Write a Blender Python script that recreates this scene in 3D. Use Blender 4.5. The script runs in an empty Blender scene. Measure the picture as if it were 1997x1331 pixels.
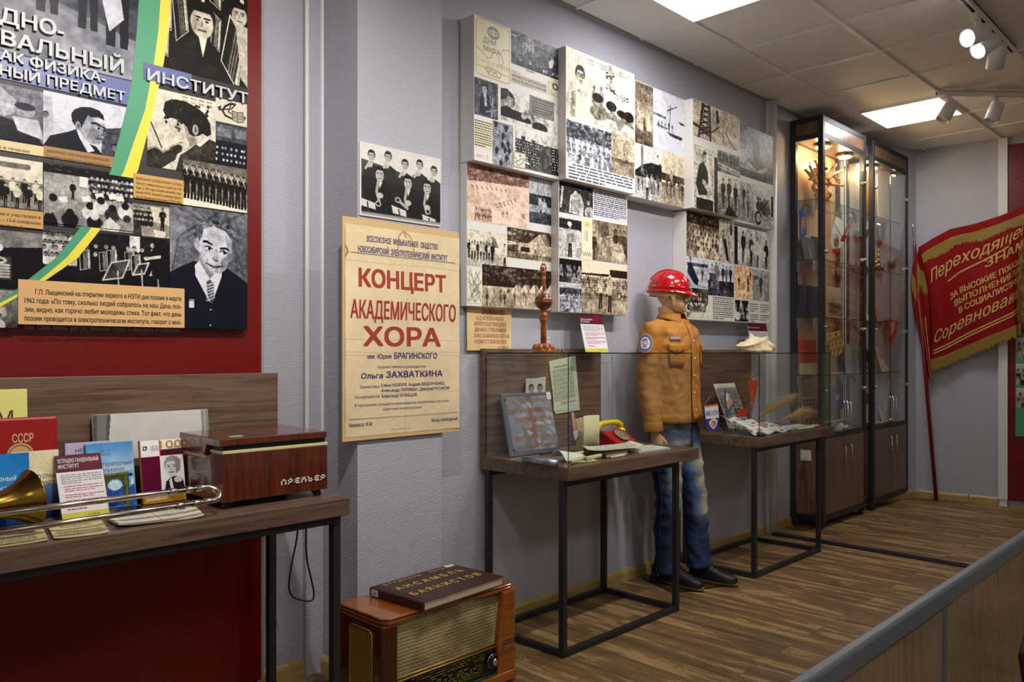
import bpy, bmesh, math, random
import numpy as np
from mathutils import Vector, Matrix, Euler
S=bpy.context.scene; COL=S.collection; PI=math.pi; RD=math.radians
# ---------------- camera, world, lights, exposure (x along the long wall, y towards it, z up; eye at 0,0) ----------------
YAW=RD(44.4); FPX=1565.0; EYE=1.35; CY,SY=math.cos(YAW),math.sin(YAW)
cam=bpy.data.cameras.new('camera'); co=bpy.data.objects.new('camera',cam); COL.objects.link(co)
co.location=(0,0,EYE); co.rotation_euler=(PI/2,0,YAW-PI/2)
cam.sensor_width=36; cam.lens=FPX/1997*36; cam.shift_y=(689-665.5)/1997
cam.dof.use_dof=True; cam.dof.focus_distance=3.9; cam.dof.aperture_fstop=9.0; cam.clip_start=.05
S.camera=co
W=bpy.data.worlds.new('room_air'); S.world=W; W.use_nodes=True
W.node_tree.nodes['Background'].inputs[0].default_value=(.6,.6,.65,1); W.node_tree.nodes['Background'].inputs[1].default_value=.15
S.view_settings.view_transform='Standard'; S.view_settings.look='None'; S.view_settings.gamma=1; S.view_settings.exposure=0.12
S.cycles.transparent_max_bounces=32
PANEL_E=15.0
def spot(loc,tgt,power,size=70,blend=1.0,col=(1,.95,.88),r=.03):
    l=bpy.data.lights.new('spot_lamp','SPOT'); l.energy=power; l.spot_size=RD(size); l.spot_blend=blend; l.color=col; l.shadow_soft_size=r
    o=bpy.data.objects.new('spot_lamp',l); COL.objects.link(o); o.location=loc
    o.rotation_euler=(Vector(tgt)-Vector(loc)).to_track_quat('-Z','Y').to_euler(); return o
# the track spots: position, target, watts, cone
SPOTS=[((1.0,1.25,3.02),(1.0,2.9,2.05),170,100),((1.9,1.25,3.02),(1.9,2.75,1.4),40,100),((2.75,1.25,3.02),(2.85,2.8,1.8),62,100),
       ((3.55,1.25,3.02),(3.6,2.8,1.7),62,100),((3.98,1.25,3.02),(4.45,2.8,1.6),66,100),((4.92,1.25,3.04),(1.6,2.9,1.7),60,46),((5.12,1.25,3.03),(2.6,2.8,1.3),50,46)]
for p,t,e,sz in SPOTS: spot(p,t,e,sz)
# ---------------- helpers ----------------
def ray(px,py):
    u=(px-998.5)/FPX; return CY+u*SY, SY-u*CY, -(py-689)/FPX
def WY(px,py,Y):                       # photo pixel -> (x,z) on a plane parallel to the long wall
    d=ray(px,py); t=Y/d[1]; return d[0]*t, d[2]*t+EYE
def WZ(px,py,Z):                       # photo pixel -> (x,y) on a level plane
    d=ray(px,py); t=(Z-EYE)/d[2]; return d[0]*t, d[1]*t
def lin(c):
    c=np.asarray(c,dtype=float); return np.where(c<=.04045,c/12.92,((c+.055)/1.055)**2.4)
def rgb(r,g,b): return tuple(float(v) for v in lin(np.array([r,g,b])/255.0))+(1.0,)
def tag(o,label=None,cat=None,group=None,kind=None):
    if label: o['label']=label
    if cat: o['category']=cat
    if group: o['group']=group
    if kind: o['kind']=kind
    return o
def thing(name,label,cat,loc=(0,0,0),rz=0,group=None):
    o=bpy.data.objects.new(name,None); COL.objects.link(o); o.empty_display_size=.05
    o.location=loc; o.rotation_euler=(0,0,rz); return tag(o,label,cat,group)
def link(name,me,mat,parent=None):
    o=bpy.data.objects.new(name,me); COL.objects.link(o)
    if mat is not None and not me.materials: me.materials.append(mat)
    if parent is not None: o.parent=parent
    return o
class MB:
    """collects shapes; build() links them as ONE mesh object. off = world origin of the parent (subtracted)"""
    def __init__(s,off=(0,0,0),M=None): s.v=[];s.f=[];s.sm=[];s.off=Vector(off);s.M=M
    def add(s,vs,fs,smooth=False):
        n=len(s.v)
        for v in vs:
            v=Vector(v)
            if s.M is not None: v=s.M@v
            s.v.append(v-s.off)
        for f in fs: s.f.append([i+n for i in f]); s.sm.append(smooth)
        return s
    def box(s,a,b,M=None):
        x0,y0,z0=a;x1,y1,z1=b
        vs=[Vector(p) for p in ((x0,y0,z0),(x1,y0,z0),(x1,y1,z0),(x0,y1,z0),(x0,y0,z1),(x1,y0,z1),(x1,y1,z1),(x0,y1,z1))]
        if M is not None: vs=[M@v for v in vs]
        return s.add(vs,[(0,3,2,1),(4,5,6,7),(0,1,5,4),(1,2,6,5),(2,3,7,6),(3,0,4,7)])
    def rings(s,rs,caps=True,smooth=True,close=False):
        n=len(rs[0]); vs=[p for r in rs for p in r]; fs=[]
        m=len(rs)
        for i in range(m-1 if not close else m):
            for j in range(n):
                k=(j+1)%n; i2=(i+1)%m; fs.append((i*n+j,i*n+k,i2*n+k,i2*n+j))
        if caps and not close: fs.append(tuple(range(n-1,-1,-1))); fs.append(tuple((m-1)*n+j for j in range(n)))
        return s.add(vs,fs,smooth)
    def tube(s,pts,r,n=10,caps=True,smooth=True,close=False):
        pts=[Vector(p) for p in pts]; m=len(pts); rr=r if isinstance(r,(list,tuple)) else [r]*m
        rs=[]; ref=None
        for i,p in enumerate(pts):
            a=pts[i-1] if (i>0 or close) else p; b=pts[(i+1)%m] if (i<m-1 or close) else p
            t=(b-a).normalized()
            if ref is None: ref=Vector((0,0,1)) if abs(t.z)<.9 else Vector((1,0,0))
            u=(ref-t*ref.dot(t)); u=u.normalized() if u.length>1e-6 else t.orthogonal().normalized(); w=t.cross(u); ref=u
            rs.append([p+(u*math.cos(2*PI*j/n)+w*math.sin(2*PI*j/n))*rr[i] for j in range(n)])
        return s.rings(rs,caps,smooth,close)
    def cyl(s,a,b,r0,r1=None,n=20,smooth=True): return s.tube([a,b],[r0,r0 if r1 is None else r1],n,True,smooth)
    def lathe(s,prof,c=(0,0,0),n=28,M=None,smooth=True):
        rs=[]
        for r,z in prof:
            ring=[Vector((max(r,1e-4)*math.cos(2*PI*j/n),max(r,1e-4)*math.sin(2*PI*j/n),z)) for j in range(n)]
            if M is not None: ring=[M@p for p in ring]
            rs.append([p+Vector(c) for p in ring])
        return s.rings(rs,True,smooth)
    def ell(s,c,r,n=20,m=12,M=None):
        rs=[]
        for i in range(m+1):
            t=-PI/2+PI*i/m; ring=[Vector((r[0]*max(math.cos(t),1e-3)*math.cos(2*PI*j/n),r[1]*max(math.cos(t),1e-3)*math.sin(2*PI*j/n),r[2]*math.sin(t))) for j in range(n)]
            if M is not None: ring=[M@p for p in ring]
            rs.append([p+Vector(c) for p in ring])
        return s.rings(rs,True,True)
    def prism(s,poly,d,T=None,smooth=False):
        """poly: 2-D outline (u,v); extruded to depth d; T maps (u,v,w) to a point"""
        T=T or (lambda u,v,w:(u,v,w)); n=len(poly)
        vs=[T(u,v,0) for u,v in poly]+[T(u,v,d) for u,v in poly]
        fs=[tuple(range(n-1,-1,-1)),tuple(range(n,2*n))]+[(i,(i+1)%n,n+(i+1)%n,n+i) for i in range(n)]
        return s.add(vs,fs,smooth)
    def grid(s,F,nu,nv,smooth=True):
        vs=[F(i/nu,j/nv) for j in range(nv+1) for i in range(nu+1)]
        return s.add(vs,[(j*(nu+1)+i,j*(nu+1)+i+1,(j+1)*(nu+1)+i+1,(j+1)*(nu+1)+i) for j in range(nv) for i in range(nu)],smooth)
    def mesh(s,name):
        me=bpy.data.meshes.new(name); me.from_pydata([tuple(v) for v in s.v],[],s.f)
        me.polygons.foreach_set('use_smooth',s.sm); me.update(); return me
    def build(s,name,mat,parent=None,bevel=0,seg=2,fix=True):
        me=s.mesh(name)
        if fix:
            bm=bmesh.new(); bm.from_mesh(me); bmesh.ops.recalc_face_normals(bm,faces=bm.faces); bm.to_mesh(me); bm.free()
        o=link(name,me,mat,parent)
        if bevel:
            b=o.modifiers.new('edge','BEVEL'); b.width=bevel; b.segments=seg; b.limit_method='ANGLE'; b.angle_limit=RD(35)
        return o
def off(p): return tuple(p.location)
def struct(o): o['kind']='structure'; return o
def rotM(loc,rx=0,ry=0,rz=0): return Matrix.Translation(loc)@Euler((rx,ry,rz)).to_matrix().to_4x4()
# ---------------- lettering ----------------
_tc={}; _cc={}
def fill(loops):
    """non-zero winding fill of one character's outlines, cut into level bands"""
    S_=[]; ys=set()
    for P in loops:
        for i in range(len(P)):
            a,b=P[i],P[(i+1)%len(P)]; ys.add(round(a[1],5))
            if abs(a[1]-b[1])>1e-6: S_.append((a,b,1) if a[1]<b[1] else (b,a,-1))
    for i in range(len(S_)):
        (x1,y1),(x2,y2),_=S_[i]
        for j in range(i):
            (x3,y3),(x4,y4),_=S_[j]
            if max(x1,x2)<min(x3,x4) or max(x3,x4)<min(x1,x2) or y2<=y3 or y4<=y1: continue
            d=(x2-x1)*(y4-y3)-(y2-y1)*(x4-x3)
            if abs(d)<1e-9: continue
            t=((x3-x1)*(y4-y3)-(y3-y1)*(x4-x3))/d; u=((x3-x1)*(y2-y1)-(y3-y1)*(x2-x1))/d
            if 0<t<1 and 0<u<1: ys.add(round(y1+t*(y2-y1),5))
    ys=sorted(ys); V=[];F=[]
    X=lambda s,y:s[0][0]+(s[1][0]-s[0][0])*(y-s[0][1])/(s[1][1]-s[0][1])
    for y0,y1 in zip(ys,ys[1:]):
        if y1-y0<2e-5: continue
        ym=(y0+y1)/2; w=0; st=None
        for s in sorted((s for s in S_ if s[0][1]<=ym<s[1][1]),key=lambda s:X(s,ym)):
            if w==0: st=s
            w+=s[2]
            if w==0: n=len(V); V+=[(X(st,y0),y0),(X(s,y0),y0),(X(s,y1),y1),(X(st,y1),y1)]; F.append((n,n+1,n+2,n+3))
    return V,F
def glyphs(txt,bold=0.0,shear=0.0,sx=1.0):
    k=(txt,shear)
    if k in _tc: return _tc[k]
    c=bpy.data.curves.new('lettering','FONT'); c.body=txt; c.shear=shear; c.resolution_u=2; c.fill_mode='NONE'
    o=bpy.data.objects.new('lettering',c); COL.objects.link(o)
    m=bpy.data.meshes.new_from_object(o.evaluated_get(bpy.context.evaluated_depsgraph_get()))
    V=[p.co.copy() for p in m.vertices]; nb={}
    for e in m.edges:
        a,b=e.vertices; nb.setdefault(a,[]).append(b); nb.setdefault(b,[]).append(a)
    bpy.data.objects.remove(o); bpy.data.curves.remove(c); bpy.data.meshes.remove(m)
    seen=set(); loops=[]
    for s in sorted(nb):           # every outline, walked in vertex order so that its winding is kept
        if s in seen: continue
        L=[s]; seen.add(s); p=s+1 if s+1 in nb[s] else min(nb[s])
        while p not in seen:
            L.append(p); seen.add(p); q=[n for n in nb[p] if n not in seen]
            if not q: break
            p=q[0]
        if len(L)>2: loops.append([(V[i].x,V[i].y) for i in L])
    loops.sort(key=lambda P:min(p[0] for p in P)); cl=[]; e=-9
    for P in loops:
        a,b=min(p[0] for p in P),max(p[0] for p in P)
        if a>e: cl.append([])
        cl[-1].append(P); e=max(e,b)
    v=[];f=[]
    for C in cl:
        x0=min(p[0] for P in C for p in P); key=tuple((round(p[0]-x0,3),round(p[1],3)) for P in C for p in P)
        if key not in _cc: _cc[key]=fill([[(p[0]-x0,p[1]) for p in P] for P in C])
        n=len(v); v+=[(x+x0,y) for x,y in _cc[key][0]]; f+=[tuple(i+n for i in q) for q in _cc[key][1]]
    _tc[k]=(np.array(v),f,loops); return _tc[k]
def lettering(mb,txt,x0,z0,x1,h,T,depth=0.0,bold=0.0,shear=0.0,cap=.73,align='fit'):
    """fit txt between x0 and x1 (baseline z0, capital height h); T maps (u,v,w) to a point"""
    v,f,lo=glyphs(txt,0,shear); a,b=v[:,0].min(),v[:,0].max()
    ky=h/cap
    if align=='fit': kx=(x1-x0)/(b-a); ox=x0-a*kx
    else:
        kx=ky*(1 if align[-1:]!='n' else .82); w=(b-a)*kx
        ox={'l':x0,'c':(x0+x1)/2-w/2,'r':x1-w}[align[0]]-a*kx
    P=[(ox+p[0]*kx,z0+p[1]*ky) for p in v]; n=len(P)
    e=bold*1.1*ky; sh=[(0,0)] if bold<=0 else [(-e,-e*.6),(e,-e*.6),(-e,e*.6),(e,e*.6)]+([(0,0)] if bold>.02 else [])
    for i_,(dx,dy) in enumerate(sh):
        k_=i_*.00004
        if not depth: mb.add([T(u+dx,w+dy,k_) for u,w in P],f); continue
        mb.add([T(u+dx,w+dy,depth+k_) for u,w in P],f)
        for Q in lo:
            Q=[(ox+p[0]*kx+dx,z0+p[1]*ky+dy) for p in Q]; q=len(Q); mb.add([T(u,w,0) for u,w in Q]+[T(u,w,depth+k_) for u,w in Q],[(i,(i+1)%q,q+(i+1)%q,q+i) for i in range(q)])
    return mb
def wallT(Y,off=(0,0,0)):              # lettering on a plane facing the room (-y); w grows towards the room
    return lambda u,v,w:(u,Y-w,v)
# ---------------- materials ----------------
MT={}
def newmat(name):
    m=bpy.data.materials.new(name); m.use_nodes=True; nt=m.node_tree; b=nt.nodes['Principled BSDF']; MT[name]=m; return m,nt,b
def plain(name,c,rough=.5,metal=0,spec=None,var=0,vscale=30,bump=0,bscale=200,emit=None,coat=0):
    m,nt,b=newmat(name); b.inputs['Base Color'].default_value=c; b.inputs['Roughness'].default_value=rough; b.inputs['Metallic'].default_value=metal
    if spec is not None: b.inputs['Specular IOR Level'].default_value=spec
    if coat: b.inputs['Coat Weight'].default_value=coat; b.inputs['Coat Roughness'].default_value=.08
    tc=nt.nodes.new('ShaderNodeTexCoord')
    if var:
        n=nt.nodes.new('ShaderNodeTexNoise'); n.inputs['Scale'].default_value=vscale; n.inputs['Detail'].default_value=4
        nt.links.new(tc.outputs['Object'],n.inputs['Vector'])
        mx=nt.nodes.new('ShaderNodeMix'); mx.data_type='RGBA'; mx.inputs[6].default_value=tuple(v*(1-var) for v in c[:3])+(1,); mx.inputs[7].default_value=tuple(min(1,v*(1+var)) for v in c[:3])+(1,)
        nt.links.new(n.outputs['Fac'],mx.inputs[0]); nt.links.new(mx.outputs[2],b.inputs['Base Color'])
    if bump:
        n=nt.nodes.new('ShaderNodeTexNoise'); n.inputs['Scale'].default_value=bscale; n.inputs['Detail'].default_value=3
        nt.links.new(tc.outputs['Object'],n.inputs['Vector'])
        bp=nt.nodes.new('ShaderNodeBump'); bp.inputs['Strength'].default_value=bump; bp.inputs['Distance'].default_value=.004
        nt.links.new(n.outputs['Fac'],bp.inputs['Height']); nt.links.new(bp.outputs[0],b.inputs['Normal'])
    if emit: b.inputs['Emission Color'].default_value=emit[0]; b.inputs['Emission Strength'].default_value=emit[1]
    return m
def wood(name,stops,axis='x',scale=1.0,rough=.4,stretch=14,coat=0,dist=2.0,fine=1.0):
    m,nt,b=newmat(name); N=nt.nodes.new; L=nt.links.new
    tc=N('ShaderNodeTexCoord'); mp=N('ShaderNodeMapping'); L(tc.outputs['Object'],mp.inputs[0])
    sc=[stretch]*3; sc['xyz'.index(axis)]=.9; mp.inputs['Scale'].default_value=[v*scale for v in sc]
    n1=N('ShaderNodeTexNoise'); n1.inputs['Scale'].default_value=1.5; n1.inputs['Detail'].default_value=8; n1.inputs['Roughness'].default_value=.62; n1.inputs['Distortion'].default_value=dist
    L(mp.outputs[0],n1.inputs['Vector'])
    mp2=N('ShaderNodeMapping'); L(tc.outputs['Object'],mp2.inputs[0]); sc2=[stretch*9]*3; sc2['xyz'.index(axis)]=3; mp2.inputs['Scale'].default_value=[v*scale for v in sc2]
    n2=N('ShaderNodeTexNoise'); n2.inputs['Scale'].default_value=1.5; n2.inputs['Detail'].default_value=3; L(mp2.outputs[0],n2.inputs['Vector'])
    mt=N('ShaderNodeMath'); mt.operation='MULTIPLY_ADD'; mt.inputs[1].default_value=.3*fine; L(n2.outputs['Fac'],mt.inputs[0]); L(n1.outputs['Fac'],mt.inputs[2])
    cr=N('ShaderNodeValToRGB'); L(mt.outputs[0],cr.inputs[0]); e=cr.color_ramp.elements
    while len(e)<len(stops): e.new(.5)
    for i,(p,c) in enumerate(stops): e[i].position=p; e[i].color=c
    L(cr.outputs[0],b.inputs['Base Color']); b.inputs['Roughness'].default_value=rough
    if coat: b.inputs['Coat Weight'].default_value=coat; b.inputs['Coat Roughness'].default_value=.06
    return m
WAL=[(.42,rgb(62,46,38)),(.6,rgb(98,76,63)),(.75,rgb(118,95,80)),(.9,rgb(84,64,53))]
wood('walnut_laminate',WAL,'x',rough=.35); wood('walnut_laminate_y',WAL,'y',rough=.35)
wood('walnut_upright',[(.42,rgb(70,48,38)),(.6,rgb(104,76,60)),(.75,rgb(128,97,78)),(.9,rgb(88,62,50))],'z',rough=.3)
wood('pale_oak',[(.4,rgb(150,118,88)),(.7,rgb(190,155,120)),(.95,rgb(165,130,98))],'z',rough=.4)
wood('pine_trim',[(.4,rgb(150,126,72)),(.65,rgb(184,160,100)),(.9,rgb(140,112,62))],'x',rough=.35)
wood('radio_veneer',[(.4,rgb(112,54,14)),(.65,rgb(150,82,24)),(.9,rgb(170,98,34))],'x',rough=.25,coat=.8,stretch=9)
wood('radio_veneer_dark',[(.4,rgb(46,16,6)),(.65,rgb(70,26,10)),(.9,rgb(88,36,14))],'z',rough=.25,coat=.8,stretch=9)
wood('rosewood',[(.4,rgb(44,16,8)),(.62,rgb(86,32,14)),(.9,rgb(110,48,22))],'z',rough=.25,coat=.7,stretch=10,dist=4)
wood('carved_wood',[(.3,rgb(96,44,20)),(.6,rgb(150,80,38)),(.9,rgb(180,108,56))],'z',rough=.3,coat=.4,stretch=6)
wood('ball_wood',[(.3,rgb(60,22,12)),(.6,rgb(104,44,22)),(.9,rgb(126,58,30))],'z',rough=.25,coat=.7,stretch=5)
wood('root_wood',[(.3,rgb(120,70,38)),(.6,rgb(186,124,70)),(.9,rgb(222,172,112))],'z',rough=.5,stretch=8)
wood('panel_wood',[(.4,rgb(108,92,72)),(.65,rgb(146,126,102)),(.9,rgb(120,102,80))],'z',rough=.16,stretch=8)
def floor_mat():
    m,nt,b=newmat('plank_floor'); N=nt.nodes.new; L=nt.links.new
    tc=N('ShaderNodeTexCoord'); mp=N('ShaderNodeMapping'); mp.inputs['Rotation'].default_value=(0,0,PI/2); L(tc.outputs['Object'],mp.inputs[0])
    br=N('ShaderNodeTexBrick'); br.inputs['Scale'].default_value=1; br.inputs['Brick Width'].default_value=1.22; br.inputs['Row Height'].default_value=.17; br.inputs['Mortar Size'].default_value=.0016; br.inputs['Mortar Smooth'].default_value=.2
    br.offset=.37; br.inputs['Color1'].default_value=(.35,.35,.35,1); br.inputs['Color2'].default_value=(.65,.65,.65,1); br.inputs['Mortar'].default_value=(.5,.5,.5,1)
    L(mp.outputs[0],br.inputs['Vector'])
    # per-plank shift of the grain
    ad=N('ShaderNodeVectorMath'); ad.operation='MULTIPLY_ADD'; ad.inputs[1].default_value=(7,9,0); L(br.outputs['Color'],ad.inputs[0]); L(mp.outputs[0],ad.inputs[2])
    def grain(sx,sy,det,dist,rough=.65):
        q=N('ShaderNodeMapping'); q.inputs['Scale'].default_value=(sx,sy,1); L(ad.outputs[0],q.inputs[0])
        n=N('ShaderNodeTexNoise'); n.inputs['Scale'].default_value=1; n.inputs['Detail'].default_value=det; n.inputs['Distortion'].default_value=dist; n.inputs['Roughness'].default_value=rough; L(q.outputs[0],n.inputs['Vector']); return n
    g1=grain(.9,13,9,.7,.66); g2=grain(1.8,5.5,7,1.1,.72); g3=grain(7,120,3,0)
    a1=N('ShaderNodeMath'); a1.operation='MULTIPLY_ADD'; a1.inputs[1].default_value=.75; L(g2.outputs['Fac'],a1.inputs[0]); L(g1.outputs['Fac'],a1.inputs[2])
    a2=N('ShaderNodeMath'); a2.operation='MULTIPLY_ADD'; a2.inputs[1].default_value=.14; L(g3.outputs['Fac'],a2.inputs[0]); L(a1.outputs[0],a2.inputs[2])
    cr=N('ShaderNodeValToRGB'); L(a2.outputs[0],cr.inputs[0]); e=cr.color_ramp.elements
    for _ in range(2): e.new(.5)
    for i,(p,c) in enumerate([(.70,rgb(78,60,40)),(.86,rgb(114,88,57)),(1.0,rgb(138,108,70)),(1.2,rgb(170,138,94))]): e[i].position=p; e[i].color=c
    mu=N('ShaderNodeMix'); mu.data_type='RGBA'; mu.blend_type='MULTIPLY'; L(br.outputs['Fac'],mu.inputs[0]); L(cr.outputs[0],mu.inputs[6]); mu.inputs[7].default_value=(.3,.26,.22,1)
    L(mu.outputs[2],b.inputs['Base Color']); b.inputs['Roughness'].default_value=.42
    bp=N('ShaderNodeBump'); bp.inputs['Strength'].default_value=.15; bp.inputs['Distance'].default_value=.002; L(a2.outputs[0],bp.inputs['Height']); L(bp.outputs[0],b.inputs['Normal'])
floor_mat()
def wallpaper(name,c):
    m,nt,b=newmat(name); N=nt.nodes.new; L=nt.links.new
    tc=N('ShaderNodeTexCoord'); n=N('ShaderNodeTexNoise'); n.inputs['Scale'].default_value=26; n.inputs['Detail'].default_value=2; L(tc.outputs['Object'],n.inputs['Vector'])
    ad=N('ShaderNodeVectorMath'); ad.operation='MULTIPLY_ADD'; ad.inputs[1].default_value=(0,0,.006); L(n.outputs['Color'],ad.inputs[0]); L(tc.outputs['Object'],ad.inputs[2])
    w=N('ShaderNodeTexWave'); w.bands_direction='Z'; w.inputs['Scale'].default_value=46; w.inputs['Distortion'].default_value=.6; w.inputs['Detail'].default_value=1; w.inputs['Detail Scale'].default_value=6; L(ad.outputs[0],w.inputs['Vector'])
    n2=N('ShaderNodeTexNoise'); n2.inputs['Scale'].default_value=150; n2.inputs['Detail'].default_value=3; L(tc.outputs['Object'],n2.inputs['Vector'])
    mt=N('ShaderNodeMath'); mt.operation='MULTIPLY_ADD'; mt.inputs[1].default_value=.35; L(n2.outputs['Fac'],mt.inputs[0]); L(w.outputs['Fac'],mt.inputs[2])
    bp=N('ShaderNodeBump'); bp.inputs['Strength'].default_value=.5; bp.inputs['Distance'].default_value=.002; L(mt.outputs[0],bp.inputs['Height']); L(bp.outputs[0],b.inputs['Normal'])
    b.inputs['Base Color'].default_value=c; b.inputs['Roughness'].default_value=.6; b.inputs['Specular IOR Level'].default_value=.25
wallpaper('wallpaper',rgb(178,178,190)); 
plain('painted_wall',rgb(176,176,188),.6,bump=.2,bscale=120)
plain('ceiling_tile',rgb(236,232,229),.8,var=.03,vscale=3,bump=.15,bscale=300)
plain('ceiling_rail',rgb(236,233,230),.5); plain('rail_edge',rgb(235,232,228),.5)
plain('red_board',rgb(108,4,6),.35,var=.05,vscale=4); plain('grey_edge',rgb(150,150,150),.5); plain('charcoal_metal',rgb(50,49,53),.45,metal=.3)
plain('white_plastic',rgb(225,224,226),.4); plain('dark_rail',rgb(42,40,52),.4); plain('black',rgb(16,16,18),.5); plain('black_gloss',rgb(12,12,14),.15)
plain('panel_white',rgb(224,221,218),.5); plain('chrome',rgb(215,215,218),.12,metal=1); plain('rail_grey',rgb(120,128,138),.42,metal=.35); plain('alu',rgb(170,178,188),.28,metal=.85,var=.05,vscale=8)
plain('brass',rgb(150,120,50),.22,metal=1,var=.35,vscale=18); plain('old_silver',rgb(190,180,170),.22,metal=1,var=.3,vscale=24)
plain('gold_trim',rgb(190,160,90),.3,metal=.7)
def glassmat(name,tint,r0=.04,gl=1.0):
    m=bpy.data.materials.new(name); m.use_nodes=True; nt=m.node_tree; nt.nodes.clear(); N=nt.nodes.new; L=nt.links.new
    o=N('ShaderNodeOutputMaterial'); mx=N('ShaderNodeMixShader'); t=N('ShaderNodeBsdfTransparent'); g=N('ShaderNodeBsdfGlossy'); f=N('ShaderNodeLayerWeight'); f.inputs[0].default_value=.5
    pw=N('ShaderNodeMath'); pw.operation='POWER'; pw.inputs[1].default_value=5; ma=N('ShaderNodeMath'); ma.operation='MULTIPLY_ADD'; ma.inputs[1].default_value=1-r0; ma.inputs[2].default_value=r0
    t.inputs[0].default_value=tint; g.inputs['Roughness'].default_value=0.0; g.inputs[0].default_value=(gl,gl,gl,1)
    L(f.outputs['Facing'],pw.inputs[0]); L(pw.outputs[0],ma.inputs[0]); L(ma.outputs[0],mx.inputs[0]); L(t.outputs[0],mx.inputs[1]); L(g.outputs[0],mx.inputs[2]); L(mx.outputs[0],o.inputs[0]); MT[name]=m
glassmat('glass',(.97,.985,.975,1)); glassmat('glass_edge',(.12,.32,.26,1),.06,.6); glassmat('clear_plastic',(.97,.97,.97,1),.03)
def pane(a,b,name,parent,o=(0,0,0),edge=True):
    """a glass sheet as a box: large faces clear, narrow faces green"""
    mb=MB(o); mb.box(a,b); ob=mb.build(name,MT['glass'],parent); ob.data.materials.append(MT['glass_edge'])
    d=[b[i]-a[i] for i in range(3)]; k=d.index(min(d))
    for p in ob.data.polygons:
        if abs(p.normal[k])<.5: p.material_index=1 if edge else 0
    return ob
def emis(name,c,s):
    m=bpy.data.materials.new(name); m.use_nodes=True; nt=m.node_tree; nt.nodes.clear(); o=nt.nodes.new('ShaderNodeOutputMaterial'); e=nt.nodes.new('ShaderNodeEmission')
    e.inputs[0].default_value=c; e.inputs[1].default_value=s; nt.links.new(e.outputs[0],o.inputs[0]); MT[name]=m
emis('led_panel',(1,.985,.96,1),PANEL_E); emis('warm_puck',(1,.78,.45,1),14); emis('spot_lens',(1,.97,.95,1),14)
def vcolmat(name,rough=.4,coat=0):
    m,nt,b=newmat(name); a=nt.nodes.new('ShaderNodeAttribute'); a.attribute_name='ink'; nt.links.new(a.outputs['Color'],b.inputs['Base Color']); b.inputs['Roughness'].default_value=rough; b.inputs['Specular IOR Level'].default_value=.15
    if coat: b.inputs['Coat Weight'].default_value=coat; b.inputs['Coat Roughness'].default_value=.15
vcolmat('photo_print',.38); vcolmat('matte_print',.7)
_pm={}
def ink(r,g,b,rough=.5):
    k='ink_%d_%d_%d_%d'%(r,g,b,int(rough*100))
    if k not in MT: plain(k,rgb(r,g,b),rough)
    return MT[k]
# ---------------- the room ----------------
plain('bright_wall',rgb(226,224,222),.7)
CEIL=3.255; WYM=2.86
def box_obj(name,a,b,mat,bevel=0,parent=None):
    mb=MB(); mb.box(a,b); return mb.build(name,MT[mat],parent,bevel)
struct(box_obj('floor',(-2.6,-2.6,-.06),(9,3.2,0),'plank_floor'))
struct(box_obj('ceiling',(-2.6,-2.6,CEIL),(9,3.2,CEIL+.06),'ceiling_tile'))
struct(box_obj('wall_back',(2.3,WYM,0),(6.95,WYM+.2,CEIL),'wallpaper'))
struct(box_obj('wall_recess',(-2.6,2.98,0),(1.9,3.18,CEIL),'wallpaper'))
struct(box_obj('wall_pillar',(1.875,2.708,0),(2.323,3.18,CEIL),'wallpaper'))
mb=MB(); mb.prism([(6.9,WYM),(8.03,2.56),(8.03,3.1),(6.9,3.1)],CEIL,lambda u,v,w:(u,v,w)); struct(mb.build('wall_corner',MT['painted_wall']))
EX=lambda y:8.03+.12*(2.56-y)
mb=MB(); mb.prism([(EX(2.56),2.56),(EX(-2.6),-2.6),(9.0,-2.6),(9,2.56)],CEIL); struct(mb.build('wall_end',MT['painted_wall']))
struct(box_obj('wall_near',(-2.6,-2.75,0),(9,-2.6,CEIL),'bright_wall'))
struct(box_obj('wall_side',(-2.75,-2.6,0),(-2.6,3.2,CEIL),'bright_wall'))
# ceiling grid rails
mb=MB(); gx=[4.015+.605*i for i in range(-11,7)]; gy=[2.482-.605*j for j in range(9)]
for x in gx: mb.box((x-.012,-2.6,CEIL-.008),(x+.012,2.86,CEIL+.001))
for y in gy: mb.box((-2.6,y-.012,CEIL-.011),(8.1,y+.012,CEIL+.001))
struct(mb.build('trim_ceiling_grid',MT['ceiling_rail']))
mb=MB(); mb.box((2.323,WYM-.02,CEIL-.012),(6.9,WYM,CEIL)); mb.box((1.86,2.69,CEIL-.012),(2.335,2.708,CEIL)); mb.box((-2.6,2.96,CEIL-.012),(1.875,2.98,CEIL))
struct(mb.build('trim_wall_angle',MT['grey_edge']))
# skirting of pale pine: profile with a rounded top
def skirt(name,p,q,n):
    P,Q=Vector(p),Vector(q); nn=Vector(n)
    prof=[(0,0),(.016,0),(.016,.05),(.011,.062),(.006,.068),(0,.07)]
    mb=MB(); mb.rings([[A+nn*d+Vector((0,0,z)) for d,z in prof] for A in (P,Q)],smooth=False); return struct(mb.build(name,MT['pine_trim']))
skirt('baseboard_back',(2.323,WYM,0),(5.63,WYM,0),(0,-1,0)); skirt('baseboard_beside_pipe',(5.71,WYM,0),(6.05,WYM,0),(0,-1,0))
skirt('baseboard_recess',(1.5,2.98,0),(1.875,2.98,0),(0,-1,0)); skirt('baseboard_pillar',(1.875,2.708,0),(2.323,2.708,0),(0,-1,0)); skirt('baseboard_pillar_side',(1.875,2.98,0),(1.875,2.70,0),(-1,0,0))
skirt('baseboard_corner',(7.0,2.833,0),(8.03,2.56,0),(-.25,-.96,0)); 
skirt('baseboard_end',(EX(2.56),2.56,0),(EX(2.13),2.13,0),(-1,-.12,0)); skirt('baseboard_end_right',(EX(2.12),2.12,0),(EX(1.9),1.9,0),(-1,-.12,0))
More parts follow.
